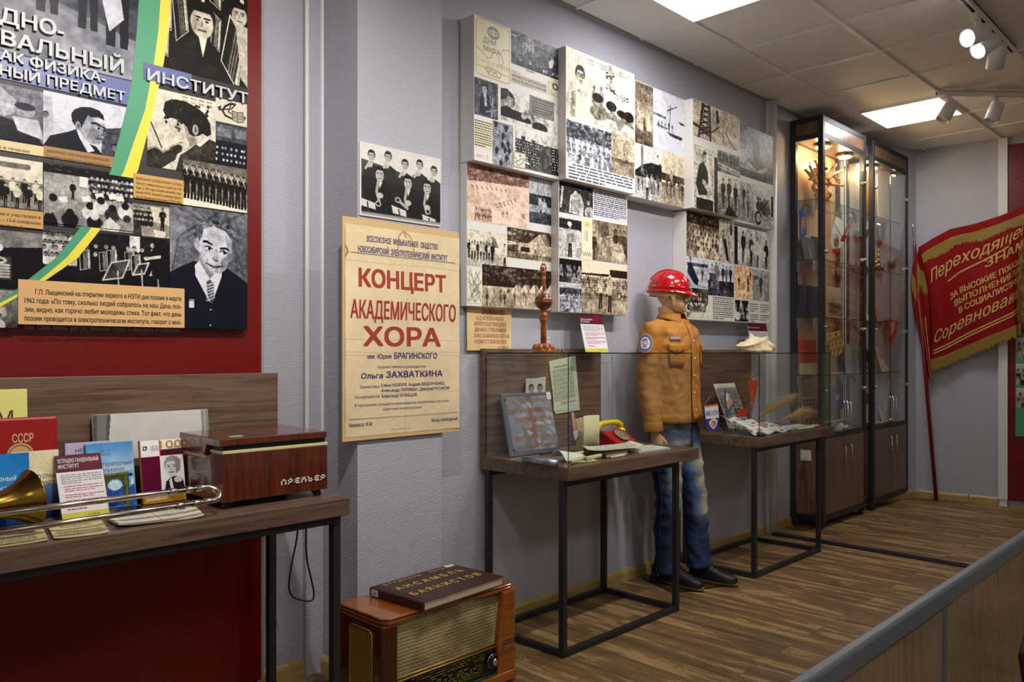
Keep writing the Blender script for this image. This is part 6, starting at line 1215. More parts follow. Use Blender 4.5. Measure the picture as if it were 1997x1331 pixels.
def bl(t,u0,u1,v0,h,bold=0,sh=0): lettering(m,t,u0,0,u1,h,TV(v0),bold=bold,shear=sh)
bl('Переходящее',.05,.9,.285,.10,.006,.35); bl('ЗНАМЯ',.52,.97,.40,.07,.02,.1); bl('ЗА ВЫСОКИЕ ПОКАЗАТЕЛИ',.22,1.0,.52,.05,.02); bl('ВЫПОЛНЕНИЯ ПЛАНА',.25,.98,.595,.05,.02); bl('В СОЦИАЛИСТИЧЕСКОМ',.28,.99,.67,.05,.02); bl('Соревновании',.03,.86,.80,.10,.006,.35)
m.build('gold_lettering',MT['banner_gold'],r,fix=False)
m=MB(o_)
for v0 in (.875,.90): m.grid(lambda u,v:ban(.02+.88*u,v0+.012*v-.06*(u-.5),.005),50,1)
m.grid(lambda u,v:ban(.22+.5*u,.355+.012*v-.1*(u-.3),.005),20,1)
for e in (0,.25): m.grid(lambda u,v:wrap(.35+e+.08*u,.45+.5*v,.005),1,24)
m.build('gold_lines',MT['banner_gold'],r,fix=False)
# photo strip on the far red board
r=thing('photo_collage','green photo panel on the far red board, cut by the right edge of the picture','photo board',(EX(1.6),1.6,1.6)); o_=off(r)
P=WEp(1979,600,.05); yb=P.y; zt=2.0; zb=WEp(1981,851,.05).z
m=MB(o_); endbox(m,yb,1.08,zb,zt,.016,.0375); m.build('panel',ink(66,150,110,.4),r)
for i,(a,b) in enumerate(((557,600),(609,650),(659,701),(710,751),(757,795),(505,548))):
    z1=WEp(1980,a,.05).z; z0=WEp(1980,b,.05).z
    for k in range(3):
        y1=yb-.004-.19*k; y0=y1-.17; p=Pic(80,64,.5,300+i*3+k); (p.grad(.8,.4),p.heads(.05,.95,.2,.8,4,2,.1,.1,.8,.7),p.noise(.15,9)) 
        printed('photo',r,lambda u,v,w:Vector((EX(u),u,v))+nrm*(.0545+w),y1,z0,y0,z1,p,WARM,.001,o_=o_)
# ---------------- things on the left table ----------------
TZ=.8458
def leaner(name,label,cat,x0,x1,Y,lean,h,th,mat,z=TZ,group=None,part='cover',pages=False,bev=.0015):
    """a flat thing standing at depth Y and leaning back by lean; returns its Empty and T(u,v,w) of the front face"""
    r=thing(name,label,cat,((x0+x1)/2,Y,z),0,group); L=math.hypot(lean,h); V=Vector((0,lean/L,h/L)); N=Vector((0,-h/L,lean/L)); O=Vector((x0,Y,z+th*lean/L+.0002))
    T=lambda u,v,w=0:O+Vector((u,0,0))+V*v+N*w
    def bx(a,b,nm,mt,bv):
        m=MB(off(r)); m.add([T(*p) for p in ((a[0],a[1],a[2]),(b[0],a[1],a[2]),(b[0],b[1],a[2]),(a[0],b[1],a[2]),(a[0],a[1],b[2]),(b[0],a[1],b[2]),(b[0],b[1],b[2]),(a[0],b[1],b[2]))],[(0,3,2,1),(4,5,6,7),(0,1,5,4),(1,2,6,5),(2,3,7,6),(3,0,4,7)]); return m.build(nm,mt,r,bv)
    W=x1-x0
    if pages:
        bx((.002,.003,-th+.002),(W-.003,L-.003,-.002),'pages',MT['page_edge'],0)
        bx((0,0,-.002),(W,L,0),part,mat,0); bx((0,0,-th),(W,L,-th+.002),'back_cover',mat,0); bx((0,0,-th),(.002,L,0),'spine',mat,0)
    else: bx((0,0,-th),(W,L,0),part,mat,bev)
    return r,T,W,L
def art(r,T,u0,v0,u1,v1,draw,tone=RGB,dens=620,w=.0006,name='cover_print',seed=1,mat='photo_print',part=None):
    p=Pic((u1-u0)*dens,(v1-v0)*dens,.5,seed); draw(p); o=printed(name,r,T,u0,v0,u1,v1,p,tone,w,mat,off(r)); return o
def write(r,T,items,col,name='lettering',w=.0012,rough=.5):
    m=MB(off(r))
    for t,u0,v0,u1,h,*b in items: lettering(m,t,u0,v0,u1,h,lambda u,v,q:T(u,v,w+q),bold=b[0] if b else 0,shear=b[1] if len(b)>1 else 0)
    return m.build(name,ink(*col,rough),r)
def X(px,Y): return WY(px,0,Y)[0]
def Zp(px,py,Y): return WY(px,py,Y)[1]
r,T,W,L=leaner('yellow_sheet','pale yellow sheet standing behind the red folder, cut by the left edge','sheet',.40,X(54,2.835),2.825,.015,Zp(54,759,2.835)-TZ,.003,ink(226,222,130,.7),part='paper')
write(r,T,[('ПОМ',W-.17,L-.11,W-.04,.045)],(70,50,40),'marker_lettering')
plain('red_leather',rgb(150,10,14),.35,bump=.2,bscale=700)
r,T,W,L=leaner('red_folder','thick red folder with gold letters and round emblem, at the left edge','folder',.36,X(115,2.745),2.735,.02,Zp(112,812,2.755)-TZ,.024,MT['red_leather'],bev=.008)
lx=[X(p,2.745)-.36 for p in (25,66)]; write(r,T,[('СССР',lx[0],Zp(45,864,2.745)-TZ,lx[1],.026,.006)],(214,196,150),'gold_letters')
ec=(X(40,2.745)-.36,Zp(40,889,2.745)-TZ); m=MB(off(r)); m.prism([(ec[0]+.036*math.cos(a),ec[1]+.036*math.sin(a)) for a in [2*PI*k/28 for k in range(28)]],.003,lambda u,v,w:T(u,v,w)); e_=m.build('emblem',ink(196,160,110,.4),r)
m=MB(off(r)); m.tube([T(ec[0]+.03*math.cos(a),ec[1]+.03*math.sin(a),.0035) for a in [2*PI*k/24 for k in range(24)]],.0012,6,close=True); lettering(m,'Лист',ec[0]-.018,ec[1]-.004,ec[0]+.018,.012,lambda u,v,w:T(u,v,.0036+w),shear=.3); m.build('emblem_relief',ink(120,84,50),e_)
# almanac books
def d_rays(p):
    p.grad((232,222,190),(214,196,150),0,.5).grad((90,120,170),(16,26,70),.5,1)
    for k in range(22):
        a=PI*k/21; p.line([(.55,.38),(.55+.6*math.cos(a),.38-.4*math.sin(a))],.006,(246,236,190))
    p.ell(.55,.4,.2,.1,(250,244,214),soft=.8); p.poly([(.4,1),(.5,.55),(.55,.42),(.6,.55),(.7,1)],(24,30,70)); p.noise(.05,20)
r,T,W,L=leaner('almanac_book','cream almanac with sun rays over dark blue, half hidden by the white card','book',X(20,2.725),X(114,2.725),2.71,.015,Zp(80,880,2.725)-TZ,.012,ink(226,214,184),pages=True)
art(r,T,.001,.001,W-.001,L-.001,d_rays,seed=2); write(r,T,[('Литературный',.01,L*.6,W-.004,.016,0,.25),('альманах',.03,L*.5,W-.01,.016,0,.25)],(60,56,70))
def d_bluecov(p): p.grad((30,120,200),(90,170,220)); p.noise(.05,6); p.poly([(0,.75),(1,.85),(1,1),(0,1)],(20,60,120))
r,T,W,L=leaner('almanac_book','bright blue almanac behind the trombone bell at the left edge','book',.36,X(57,2.70),2.685,.018,Zp(40,885,2.70)-TZ,.012,ink(40,120,196),pages=True)
art(r,T,.001,.001,W-.001,L-.001,d_bluecov,seed=3); write(r,T,[('Литературный',W-.17,L*.62,W-.035,.016,0,.25),('альманах',W-.15,L*.49,W-.045,.016,0,.25)],(236,240,246))
r,T,W,L=leaner('lilac_book','lilac book edge rising behind the arch almanac','book',X(125,2.80),X(215,2.80),2.775,.02,Zp(170,863,2.80)-TZ,.012,ink(190,176,206),pages=True)
write(r,T,[('НГТУ',.03,L-.03,.08,.01)],(60,60,130))
def d_arch(p):
    p.grad((70,140,200),(190,215,235),0,.45).grad((150,190,210),(60,120,180),.45,1); p.noise(.06,8)
    p.rect(.3,.48,.86,.98,(70,74,40)); p.ell(.56,.7,.17,.14,(70,130,200)); p.rect(.39,.7,.73,.98,(40,80,160)); p.line([(.3,.5),(.86,.48)],.02,(120,112,50)); p.line([(.34,.55),(.34,.98)],.025,(110,104,50)); p.line([(.81,.55),(.81,.98)],.025,(110,104,50))
    p.ell(.56,.66,.15,.08,(200,226,240)); p.ell(.9,.52,.06,.025,(20,50,150)); p.poly([(.86,.72),(.98,.66),(1,.95),(.88,.98)],(30,90,180)); p.poly([(.9,.66),(.94,.56),(.97,.68)],(240,240,240)); p.ell(.36,.9,.1,.06,(190,200,150)); p.ell(.48,.93,.12,.06,(30,60,140)); p.noise(.12,30,.45,1)
xa,xb=X(166,2.78),X(258,2.78); r,T,W,L=leaner('almanac_book','sky blue almanac with a stone arch on its cover','book',xa,xb,2.74,.04,Zp(240,863,2.78)-TZ,.012,ink(110,160,206),pages=True)
art(r,T,.001,.001,W-.001,L-.001,d_arch,seed=4); write(r,T,[('НГТУ',.045,L-.03,.075,.008),('НЭТИ',.045,L-.042,.075,.008)],(30,50,110)); write(r,T,[('Литературный',.025,L*.64,W-.006,.015,0,.25),('альманах',.045,L*.55,W-.03,.015,0,.25)],(70,70,120),'title_lettering')
def d_hund(p):
    p.grad((240,238,234),(240,238,234)); p.rect(0,.26,.44,1,(96,10,50)); p.rect(.44,.16,1,.26,(96,10,50)); p.rect(.44,.0,.46,.26,(200,60,80)); p.rect(0,.84,1,1,(184,134,40)); p.poly([(.5,.84),(.9,.84),(.95,1),(.7,1)],(160,110,30))
    p.poly([(.5,.84),(.55,.68),(.66,.62),(.8,.6),(.95,.66),(1,.84)],(50,24,44)); p.poly([(.62,.66),(.68,.62),(.72,.8),(.66,.84)],(236,232,230)); p.face(.72,.45,.15,.85,.6,-.6); p.poly([(.78,.3),(.92,.34),(.9,.52),(.8,.56)],(150,130,140)); p.ell(.84,.66,.1,.05,(220,210,210)); p.line([(.46,.3),(.46,.84)],.008,(240,238,234))
xa,xb=X(272,2.755),X(355,2.755); r,T,W,L=leaner('almanac_book','white and burgundy almanac with a portrait and number 100','book',xa,xb,2.72,.035,Zp(300,860,2.755)-TZ,.016,ink(216,150,60),pages=True)
art(r,T,.001,.001,W-.001,L-.001,d_hund,seed=5); write(r,T,[('НГТУ',.035,L*.86,.06,.009),('НЭТИ',.035,L*.82,.06,.009)],(70,20,60)); write(r,T,[('100',W*.46,L*.85,W*.97,.028,.012)],(190,140,50),'gold_number')
write(r,T,[('ГЕОРГИЙ',W*.66,L*.83,W*.97,.009),('ЛЫЩИНСКИЙ',W*.47,L*.765,W*.99,.013,.006)],(40,16,40),'name_lettering'); write(r,T,[('Литературный',.01,L*.115,W*.9,.014,.006),('альманах',.01,L*.045,W*.55,.013,.006)],(240,232,210),'title_lettering')
m=MB(off(r)); a=.014; m.add([T(.008+x*a,L*.84+y*a,.0011) for x,y in ((0,0),(1,0),(1,.25),(.25,.25),(.25,1),(0,1))],[(0,1,2,3),(0,3,4,5)]); m.add([T(.008+x*a,L*.84+y*a,.0011) for x,y in ((.35,.75),(.75,.75),(.75,.35),(1,.35),(1,1),(.35,1))],[(0,1,2,5),(2,3,4,5)]); m.build('logo_mark',ink(60,16,56),r)
# the pale stand-up photo board behind
def d_board(p):
    p.grad(.84,.8); p.poly([(0,0),(.15,0),(.1,.6),(0,.6)],.3); p.poly([(.04,0),(.12,0),(.08,.6),(.02,.6)],.45); p.rect(.93,0,1,.6,.55); p.rect(.955,0,.97,.6,.72); p.grad(.3,.08,.6,1); p.noise(.04,12); p.heads(.0,1,.6,.8,5,1,.06,.05,.15,.6)
r,T,W,L=leaner('photo_board','large pale photo board leaning on the back board behind the turntable','photo',X(181,2.83),X(408,2.83),2.80,.04,Zp(300,804,2.84)-TZ,.004,ink(206,204,198),part='card')
art(r,T,.001,.001,W-.001,L-.001,d_board,NEU,400,name='photo',seed=6)
# info cards in clear stands
def infocard(x0,x1,Y,lean,h,z,label,title,seed,grp='info cards in clear stands'):
    z+=.0025; r,T,W,L=leaner('info_card',label,'info card',x0,x1,Y,lean,h,.001,ink(238,236,240),z,grp,part='card',bev=0)
    def d(p):
        p.grad((240,238,242),(240,238,242)); p.rect(0,0,1,.27,(92,20,44)); p.noise(.02,8); p.ell(.75,.12,.2,.1,(120,24,50),soft=.8)
        p.words(.08,.3,.95,.46,5,(150,146,154)); p.words(.14,.48,.95,.58,3,(190,90,120)); p.words(.14,.61,.95,.68,2,(190,90,120)); p.words(.14,.7,.95,.8,3,(190,90,120)); p.words(.14,.82,.7,.87,1,(190,90,120))
        for y in (.5,.62,.65,.71,.8): p.ell(.1,y,.015,.01,(230,200,60))
        p.rect(0,.9,1,1,(222,214,80)); p.words(.55,.93,.95,.97,1,(150,140,60))
    art(r,T,0,0,W,L,d,seed=seed,name='card_print'); write(r,T,title(W,L),(240,236,240),'card_heading')
    m=MB(off(r))
    for w0,w1 in ((.0025,.0035),):
        m.add([T(a,b,c) for c in (w0,w1) for a,b in ((-.004,-.002),(W+.004,-.002),(W+.004,L+.003),(-.004,L+.003))],[(0,3,2,1),(4,5,6,7),(0,1,5,4),(1,2,6,5),(2,3,7,6),(3,0,4,7)])
    m.build('clear_cover',MT['clear_plastic'],r)
    m=MB(off(r)); m.add([T(-.004,.0,-.0015),T(W+.004,0,-.0015),Vector((x1+.004,Y+.06,z+.002)),Vector((x0-.004,Y+.06,z+.002)),T(-.004,.0,-.0035),T(W+.004,0,-.0035),Vector((x1+.004,Y+.06,z)),Vector((x0-.004,Y+.06,z))],[(0,1,2,3),(4,7,6,5),(0,4,5,1),(1,5,6,2),(2,6,7,3),(3,7,4,0)]); m.build('stand_foot',MT['clear_plastic'],r)
    return r
infocard(.779,.913,2.62,.10,.192,TZ,'white info card with burgundy heading standing among the books','',11) if 0 else infocard(.772,.905,2.632,.085,.185,TZ,'white info card with burgundy heading standing among the books',lambda W,L:[('ЭСТРАДНО-ТАНЦЕВАЛЬНЫЙ',.008,L*.88,W-.008,.013,.008),('ИНСТИТУТ',.008,L*.79,W*.5,.013,.008)],11)
# turntable case
plain('cream_trim',rgb(226,214,160),.4)
r=thing('record_player','portable wooden record player with white lettering on the left table','record player',(1.38,2.6,TZ)); o_=off(r); a0,a1,yf,yb=1.19,1.577,2.462,2.76
m=MB(o_); m.prism([(yf,.868),(yf,1.024),(2.55,1.024),(2.57,1.002),(yb,1.002),(yb,.868)],a1-a0,lambda u,v,w:(a0+w,u,v)); m.build('body',MT['rosewood'],r,.002)
m=MB(o_); m.box((a0-.001,yf-.001,1.0245),(a1+.001,yf+.09,1.034)); m.build('front_trim',MT['cream_trim'],r,.001)
m=MB(o_); m.box((a0-.001,yf+.12,1.0025),(a1+.001,yb,1.012)); m.build('rear_trim',MT['cream_trim'],r,.001)
m=MB(o_); m.box((a0+.004,yf+.01,1.026),(a1-.004,yb-.01,1.05)); m.build('deck',MT['black'],r)
m=MB(o_); m.prism([(yf-.006,1.05),(yf-.006,1.074),(yb+.004,1.077),(yb+.004,1.014),(2.572,1.014),(2.555,1.05)],a1-a0+.006,lambda u,v,w:(a0-.012+w,u,v)); m.build('lid',MT['rosewood'],r,.003)
m=MB(o_); m.box((a0+.04,yf+.03,1.0752),(a0+.085,yf+.048,1.0765)); m.build('name_tag',ink(206,196,176),r)
m=MB(o_)
for i in range(4): m.box((a0+.11+.03*i,yf+.012,1.034),(a0+.13+.03*i,yf+.03,1.041))
m.build('keys',MT['cream_trim'],r,.001)
for x in (a0+.015,a1-.05):
    for y in (yf+.02,yb-.05):
        m=MB(o_); s=1 if x>a0+.1 else -1; m.prism([(x,.868),(x+.035,.868),(x+.027+s*.012,TZ),(x+.008+s*.012,TZ)],.022,lambda u,v,w:(u,y+w,v)); m.build('foot',MT['black'],r,.002)
m=MB(o_)
LP={'П':[(0,0,.22,1),(.78,0,1,1),(0,.75,1,1)],'Р':[(0,0,.22,1),(0,.78,1,1),(.78,.3,1,1),(0,.3,1,.52)],'Е':[(0,0,.22,1),(0,.78,1,1),(0,.39,.85,.61),(0,0,1,.22)],'М':[(0,0,.2,1),(.8,0,1,1),(0,.7,1,.95),(.4,.45,.6,.8)],'Ь':[(0,0,.22,1),(0,.45,1,.66),(.78,0,1,.66),(0,0,1,.22)]}
lx0=a0+.205; 
for i,c in enumerate('ПРЕМЬЕР'):
    for q in LP[c]: m.box((lx0+i*.0255+q[0]*.0195,yf-.0025,.902+q[1]*.0185),(lx0+i*.0255+q[2]*.0195,yf+.001,.902+q[3]*.0185))
m.build('badge_lettering',ink(236,232,224,.3),r)
# trombone
r=thing('trombone','tarnished brass trombone lying across the front of the left table','trombone',(.8,2.45,TZ)); o_=off(r)
def rs(a,b,n): return [a+(b-a)*k/n for k in range(n+1)]
ua=Vector(( .42,2.475,.921)); ub=Vector((1.118,2.432,.931)); la=Vector((.42,2.405,.884)); lb=Vector((1.118,2.388,.895))
m=MB(o_); m.tube([ua,ub],.0085,14); m.build('slide_tube',MT['old_silver'],r)
m=MB(o_); m.tube([la,lb],.0085,14); m.build('slide_tube',MT['old_silver'],r)
c=(ub+lb)/2; h=(ub-lb)/2; dx=Vector((.032,0,0)); m=MB(o_); m.tube([ub-Vector((.03,0,0))]+[c+h*math.cos(t)+dx*math.sin(t) for t in rs(0,PI,14)]+[lb-Vector((.03,0,0))],.0096,14); m.build('slide_bow',MT['old_silver'],r)
for f in (.93,.86):
    m=MB(o_); m.tube([ua.lerp(ub,f)-Vector((.012,0,0)),ua.lerp(ub,f)+Vector((.012,0,0))],.0105,12); m.build('ferrule',MT['old_silver'],r)
    m=MB(o_); m.tube([la.lerp(lb,f)-Vector((.012,0,0)),la.lerp(lb,f)+Vector((.012,0,0))],.0105,12); m.build('ferrule',MT['old_silver'],r)
m=MB(o_); m.tube([ua.lerp(ub,.04),la.lerp(lb,.04)],.005,10); m.build('slide_brace',MT['old_silver'],r)
bc=Vector((.668,2.555,.938)); bd=Vector((.97,.22,.06)).normalized(); q=bd.to_track_quat('Z','Y').to_matrix().to_4x4()
PB=[(.012,-.42),(.014,-.3),(.018,-.22),(.024,-.16),(.031,-.11),(.040,-.07),(.052,-.04),(.066,-.018),(.082,-.002),(.0835,.0),(.081,.001),(.064,-.014),(.05,-.036),(.038,-.066),(.028,-.11),(.012,-.2)]
m=MB(o_); m.lathe(PB,bc,40,q); m.build('bell',MT['brass'],r,fix=False)
# sheets and open booklet
def lying(name,label,cat,pts,z,col,draw=None,th=.0012,curl=.0,seed=1,mat='matte_print',group=None,tone=RGB):
    P=[Vector((x,y,z)) for x,y in pts]; c=sum(P,Vector())/4; r=thing(name,label,cat,(c.x,c.y,z),0,group)
    F=lambda u,v,w=0:(P[0]*(1-u)+P[1]*u)*(1-v)+(P[3]*(1-u)+P[2]*u)*v+Vector((0,0,w+th+curl*((2*u-1)**4+.5*(2*v-1)**4*(.5+.5*math.sin(3*u+1)))))
    m=MB(off(r)); nu,nv=10,8; m.grid(lambda u,v:F(u,v,-th),nu,nv); m.grid(lambda u,v:F(u,v),nu,nv); e=[(i,0) for i in range(nu)]+[(nu,i) for i in range(nv)]+[(nu-i,nv) for i in range(nu)]+[(0,nv-i) for i in range(nv)]
    n0=(nu+1)*(nv+1)
    for k in range(len(e)):
        a=e[k][1]*(nu+1)+e[k][0]; b=e[(k+1)%len(e)][1]*(nu+1)+e[(k+1)%len(e)][0]; m.f.append([a,b,n0+b,n0+a]); m.sm.append(False)
    m.build('paper',ink(*col,.75),r)
    if draw:
        p=Pic(110,80,.5,seed); draw(p); printed('page_print',r,lambda u,v,w:F(u,v,w),.02,.02,.98,.98,p,tone,.0004,mat,off(r))
    return r
lying('music_sheet','folded cream music sheet under the trombone slide','sheet',[(.679,2.389),(.815,2.372),(.86,2.583),(.729,2.64)],TZ,(206,190,144),lambda p:(p.grad((206,190,144),(206,190,144)),p.words(.2,.1,.8,.4,4,(110,96,76)),p.line([(.05,.72),(.95,.72)],.01,(90,80,60)),p.words(.1,.6,.95,.85,3,(80,70,50)),p.noise(.04,9)),curl=.004)
lying('music_sheet','cream paper at the left edge of the table front, beside the folded music sheet','sheet',[(.46,2.40),(.668,2.392),(.70,2.56),(.50,2.60)],TZ,(200,186,140),lambda p:(p.grad((200,186,140),(200,186,140)),p.words(.1,.1,.9,.9,7,(120,108,86)),p.noise(.04,9)),curl=.003,seed=2)
lying('open_booklet','open white booklet lying in front of the record player','booklet',[(.858,2.425),(1.094,2.392),(1.14,2.57),(.869,2.586)],TZ,(222,216,196),lambda p:(p.grad((226,220,202),(226,220,202)),p.words(.08,.15,.45,.85,7,(170,164,156)),p.words(.56,.15,.85,.7,5,(176,170,160)),p.line([(.5,0),(.51,1)],.008,(170,160,140)),p.ell(.86,.2,.04,.05,(60,50,110)),p.noise(.02,8)),th=.006,curl=.006,seed=3)
m=MB(); m.lathe([(.002,0),(.05,0),(.052,.004),(.04,.008),(.002,.009)],(.985,2.66,TZ),28); o=m.build('black_disc',MT['black_gloss'],None); tag(o,'small dark disc lying between the arch almanac and the record player','disc')
# cords under the table
pts=[(598,1018),(597,1040),(597,1070),(600,1100),(607,1130),(612,1155),(611,1168),(604,1173),(588,1171),(572,1165),(564,1150),(565,1125),(571,1090),(578,1055),(584,1018)]
def smooth3(P,n=6):
    out=[]
    for i in range(len(P)-1):
        p0,p1,p2,p3=P[max(0,i-1)],P[i],P[i+1],P[min(len(P)-1,i+2)]
        for k in range(n):
            t=k/n; out.append(.5*((2*p1)+(p2-p0)*t+(2*p0-5*p1+4*p2-p3)*t*t+(3*p1-p0-3*p2+p3)*t**3))
    return out+[P[-1]]
P=[Vector((WY(a,b,2.5)[0],2.5,WY(a,b,2.5)[1])) for a,b in pts]; P[0].z=.7838; P[-1].z=.7838
m=MB(); m.tube(smooth3(P),.0032,8); o=m.build('power_cord',MT['black'],None); tag(o,'black power cord hanging in a loop under the left table','cord')
P=[Vector((WY(a,b,2.93)[0],2.95,WY(a,b,2.93)[1])) for a,b in ((536,1030),(544,1080),(541,1130),(538,1180),(548,1230))]; m=MB(); m.tube(smooth3(P),.0016,6); o=m.build('thin_wire',ink(150,146,140),None); tag(o,'thin grey wire down the wall beside the table leg','wire')
# ---------------- on top of the showcases ----------------
GZ=1.3528
ty=2.56; tx=X(1060,ty)
r=thing('trophy','carved wooden trophy with ball and dancing figure on the nearer showcase','trophy',(tx,ty,GZ)); 
sc=math.hypot(tx*CY+ty*SY,0)/1565
hh=lambda py:(687-py)*sc
m=MB(); m.lathe([(.002,0),(.055,0),(.056,.006),(.048,.02),(.034,.036),(.024,.043),(.002,.045)],(0,0,0),30); m.build('base',MT['carved_wood'],r)
m=MB()
for k in range(9):
    a=2*PI*k/9; m.ell((.04*math.cos(a),.04*math.sin(a),.02),(.016,.016,.02),10,8)
m.build('petals',MT['carved_wood'],r)
m=MB(); m.lathe([(.014,.04),(.0145,.1),(.014,hh(628)-.006),(.019,hh(626)),(.021,hh(622)),(.016,hh(619)),(.022,hh(616)),(.022,hh(613)),(.016,hh(611)),(.014,hh(606)),(.02,hh(604)),(.002,hh(603))],(0,0,0),8); m.build('column',MT['carved_wood'],r)
zb_=hh(588); R_=17.5*sc; m=MB(); m.ell((0,0,zb_),(R_,R_,R_*.95),32,20); b_=m.build('ball',MT['ball_wood'],r)
m=MB(); m.tube([(R_*1.005*math.cos(a),R_*1.005*math.sin(a),zb_) for a in [2*PI*k/40 for k in range(40)]],.002,6,close=True); m.build('ball_band',MT['carved_wood'],b_)
z0=hh(571); m=MB(); H_=hh(514)-z0
m.lathe([(.016,z0-.008),(.014,z0),(.012,z0+.006),(.002,z0+.008)],(0,0,0),14)
m.tube([(0,0,z0),(.002,-.003,z0+H_*.2),(-.002,0,z0+H_*.42),(0,0,z0+H_*.5)],[.008,.009,.011,.012],12); m.tube([(0,0,z0+H_*.46),(.001,0,z0+H_*.58),(0,0,z0+H_*.72)],[.012,.0085,.0125],12); m.ell((0,0,z0+H_*.83),(.0075,.008,.01)); m.tube([(0,0,z0+H_*.72),(0,0,z0+H_*.8)],.004,8)
m.tube([(.01,0,z0+H_*.72),(.02,0,z0+H_*.82),(.012,0,z0+H_*.95)],[.0045,.004,.003],8); m.tube([(-.01,0,z0+H_*.72),(-.021,0,z0+H_*.84),(-.012,0,z0+H_*.97)],[.0045,.004,.003],8); m.ell((0,0,z0+H_*.985),(.013,.008,.006)); m.ell((-.004,.004,z0+H_*.85),(.0095,.01,.01))
remesh(m.build('figure',MT['carved_wood'],r),.0016,2)
m=MB(); m.box((.012,-.0165,.05),(.026,-.0155,.075)); t_=m.build('number_tag',ink(236,236,236),r); m=MB(); lettering(m,'1',.0165,.056,.0215,.013,lambda u,v,w:(u,-.0168-w,v)); m.build('tag_number',IK,t_)
yy=2.72; infocard(X(1142,yy),X(1187,yy),yy,.05,Zp(1150,614,yy+.05)-GZ,GZ,'info card with burgundy top on the nearer showcase, right of the trophy',lambda W,L:[('ДЕНЬ МИРА',.008,L*.83,W*.55,.009,.01),('В НЭТИ',.008,L*.77,W*.4,.009,.01)],12)
yy=2.70; infocard(X(1468,yy),X(1505,yy),yy,.045,Zp(1470,632,yy+.045)-GZ,GZ,'info card with burgundy top on the farther showcase, behind the shell',lambda W,L:[('ДЕНЬ МИРА',.008,L*.83,W*.6,.009,.01)],13)
# conch shell
plain('shell_cream',rgb(226,208,168),.5,var=.12,vscale=30,bump=.3,bscale=90)
yy=2.42; xa,xb=X(1437,yy),X(1511,yy); r=thing('conch_shell','cream spiky conch shell on top of the farther showcase','shell',((xa+xb)/2,yy,GZ)); LS=(xb-xa)/2
m=MB(); N_=40; ringsL=[]
for i in range(49):
    t=i/48; 
    if t<.42: R=.008+.055*(t/.42)**1.25*(1+.13*math.sin(t/.42*PI*8))
    else: q=(t-.42)/.58; R=.068*max(0,1-q)**.62*(1+.12*(1-q))+.006
    rg=[]
    for k in range(N_):
        a=2*PI*k/N_; kn=1+(.42*max(0,math.sin(6*a+t*14))**3 if t<.5 else .05*math.sin(30*t+a)); fl=1+.35*max(0,math.cos(a-2.9))*max(0,math.sin((t-.35)/.65*PI)) if t>.35 else 1
        rg.append(Vector((-LS+2*LS*t,R*kn*fl*math.cos(a),max(-.03,R*kn*.82*math.sin(a))-.012*t)))
    ringsL.append(rg)
zmin=min(p.z for g in ringsL for p in g); m.rings([[p-Vector((0,0,zmin)) for p in g] for g in ringsL]); m.build('shell_body',MT['shell_cream'],r)
# ---------------- inside the nearer showcase ----------------
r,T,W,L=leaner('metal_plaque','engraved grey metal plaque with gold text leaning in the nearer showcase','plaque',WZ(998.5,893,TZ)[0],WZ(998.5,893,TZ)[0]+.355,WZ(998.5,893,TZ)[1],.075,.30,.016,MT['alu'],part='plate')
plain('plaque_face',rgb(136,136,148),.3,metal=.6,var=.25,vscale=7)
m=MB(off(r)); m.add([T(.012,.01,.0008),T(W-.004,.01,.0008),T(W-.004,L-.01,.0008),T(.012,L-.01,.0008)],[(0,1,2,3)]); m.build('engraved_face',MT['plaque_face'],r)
art(r,T,.02,.02,W-.01,L-.02,lambda p:(p.grad((142,142,156),(120,118,132)),[p.poly([(.42+.06*math.sin(k),.1*k),(.56+.05*math.sin(k*2),.1*k),(.58,.1*k+.1),(.44,.1*k+.1)],(136,92,104)) for k in range(10)],[p.ell(p.r.uniform(.2,1),p.r.random(),p.r.uniform(.03,.14),p.r.uniform(.02,.06),p.r.choice(((162,162,176),(114,112,128),(146,130,138),(154,156,170))),p.r.random()) for _ in range(40)],p.noise(.07,9)),seed=21,name='painted_reflections',w=.0012)  # red and pale reflections on the metal, painted into its colours
write(r,T,[('СТУДЕНТАМ 1982',.05,L*.835,W-.02,.024,.012),('ЗДЕСЬ ХРАНИТСЯ ВОЗЗВАНИЕ',.025,L*.67,W-.008,.022,.012),('ПРИНЯТОЕ НА ПЕРВОМ',.06,L*.53,W-.02,.022,.012),('ДНЕ   МИРА',.12,L*.39,W-.08,.024,.012),('НАШЕГО ИНСТИТУТА 15 IV 1962',.03,L*.235,W-.005,.022,.012),('Вскрыть  15 IV  1982 г.',.06,L*.09,W-.03,.02,.012)],(150,112,44),'engraved_text',.002)
m=MB(off(r))
for a,b in ((.022,L-.03),(.02,.03)): m.prism([(a+.005*math.cos(t),b+.005*math.sin(t)) for t in [2*PI*k/12 for k in range(12)]],.003,lambda u,v,w:T(u,v,w))
m.build('screw_head',MT['black'],r)
m=MB(off(r)); m.add([T(W-.03,L-.04,.003),T(W+.0,L-.04,.003),T(W+.0,L-.004,.003),T(W-.03,L-.004,.003)],[(0,1,2,3)]); t_=m.build('number_tag',ink(234,234,236),r); m=MB(off(r)); lettering(m,'2',W-.022,L-.033,W-.009,.02,lambda u,v,w:T(u,v,.0036+w)); m.build('tag_number',IK,t_)
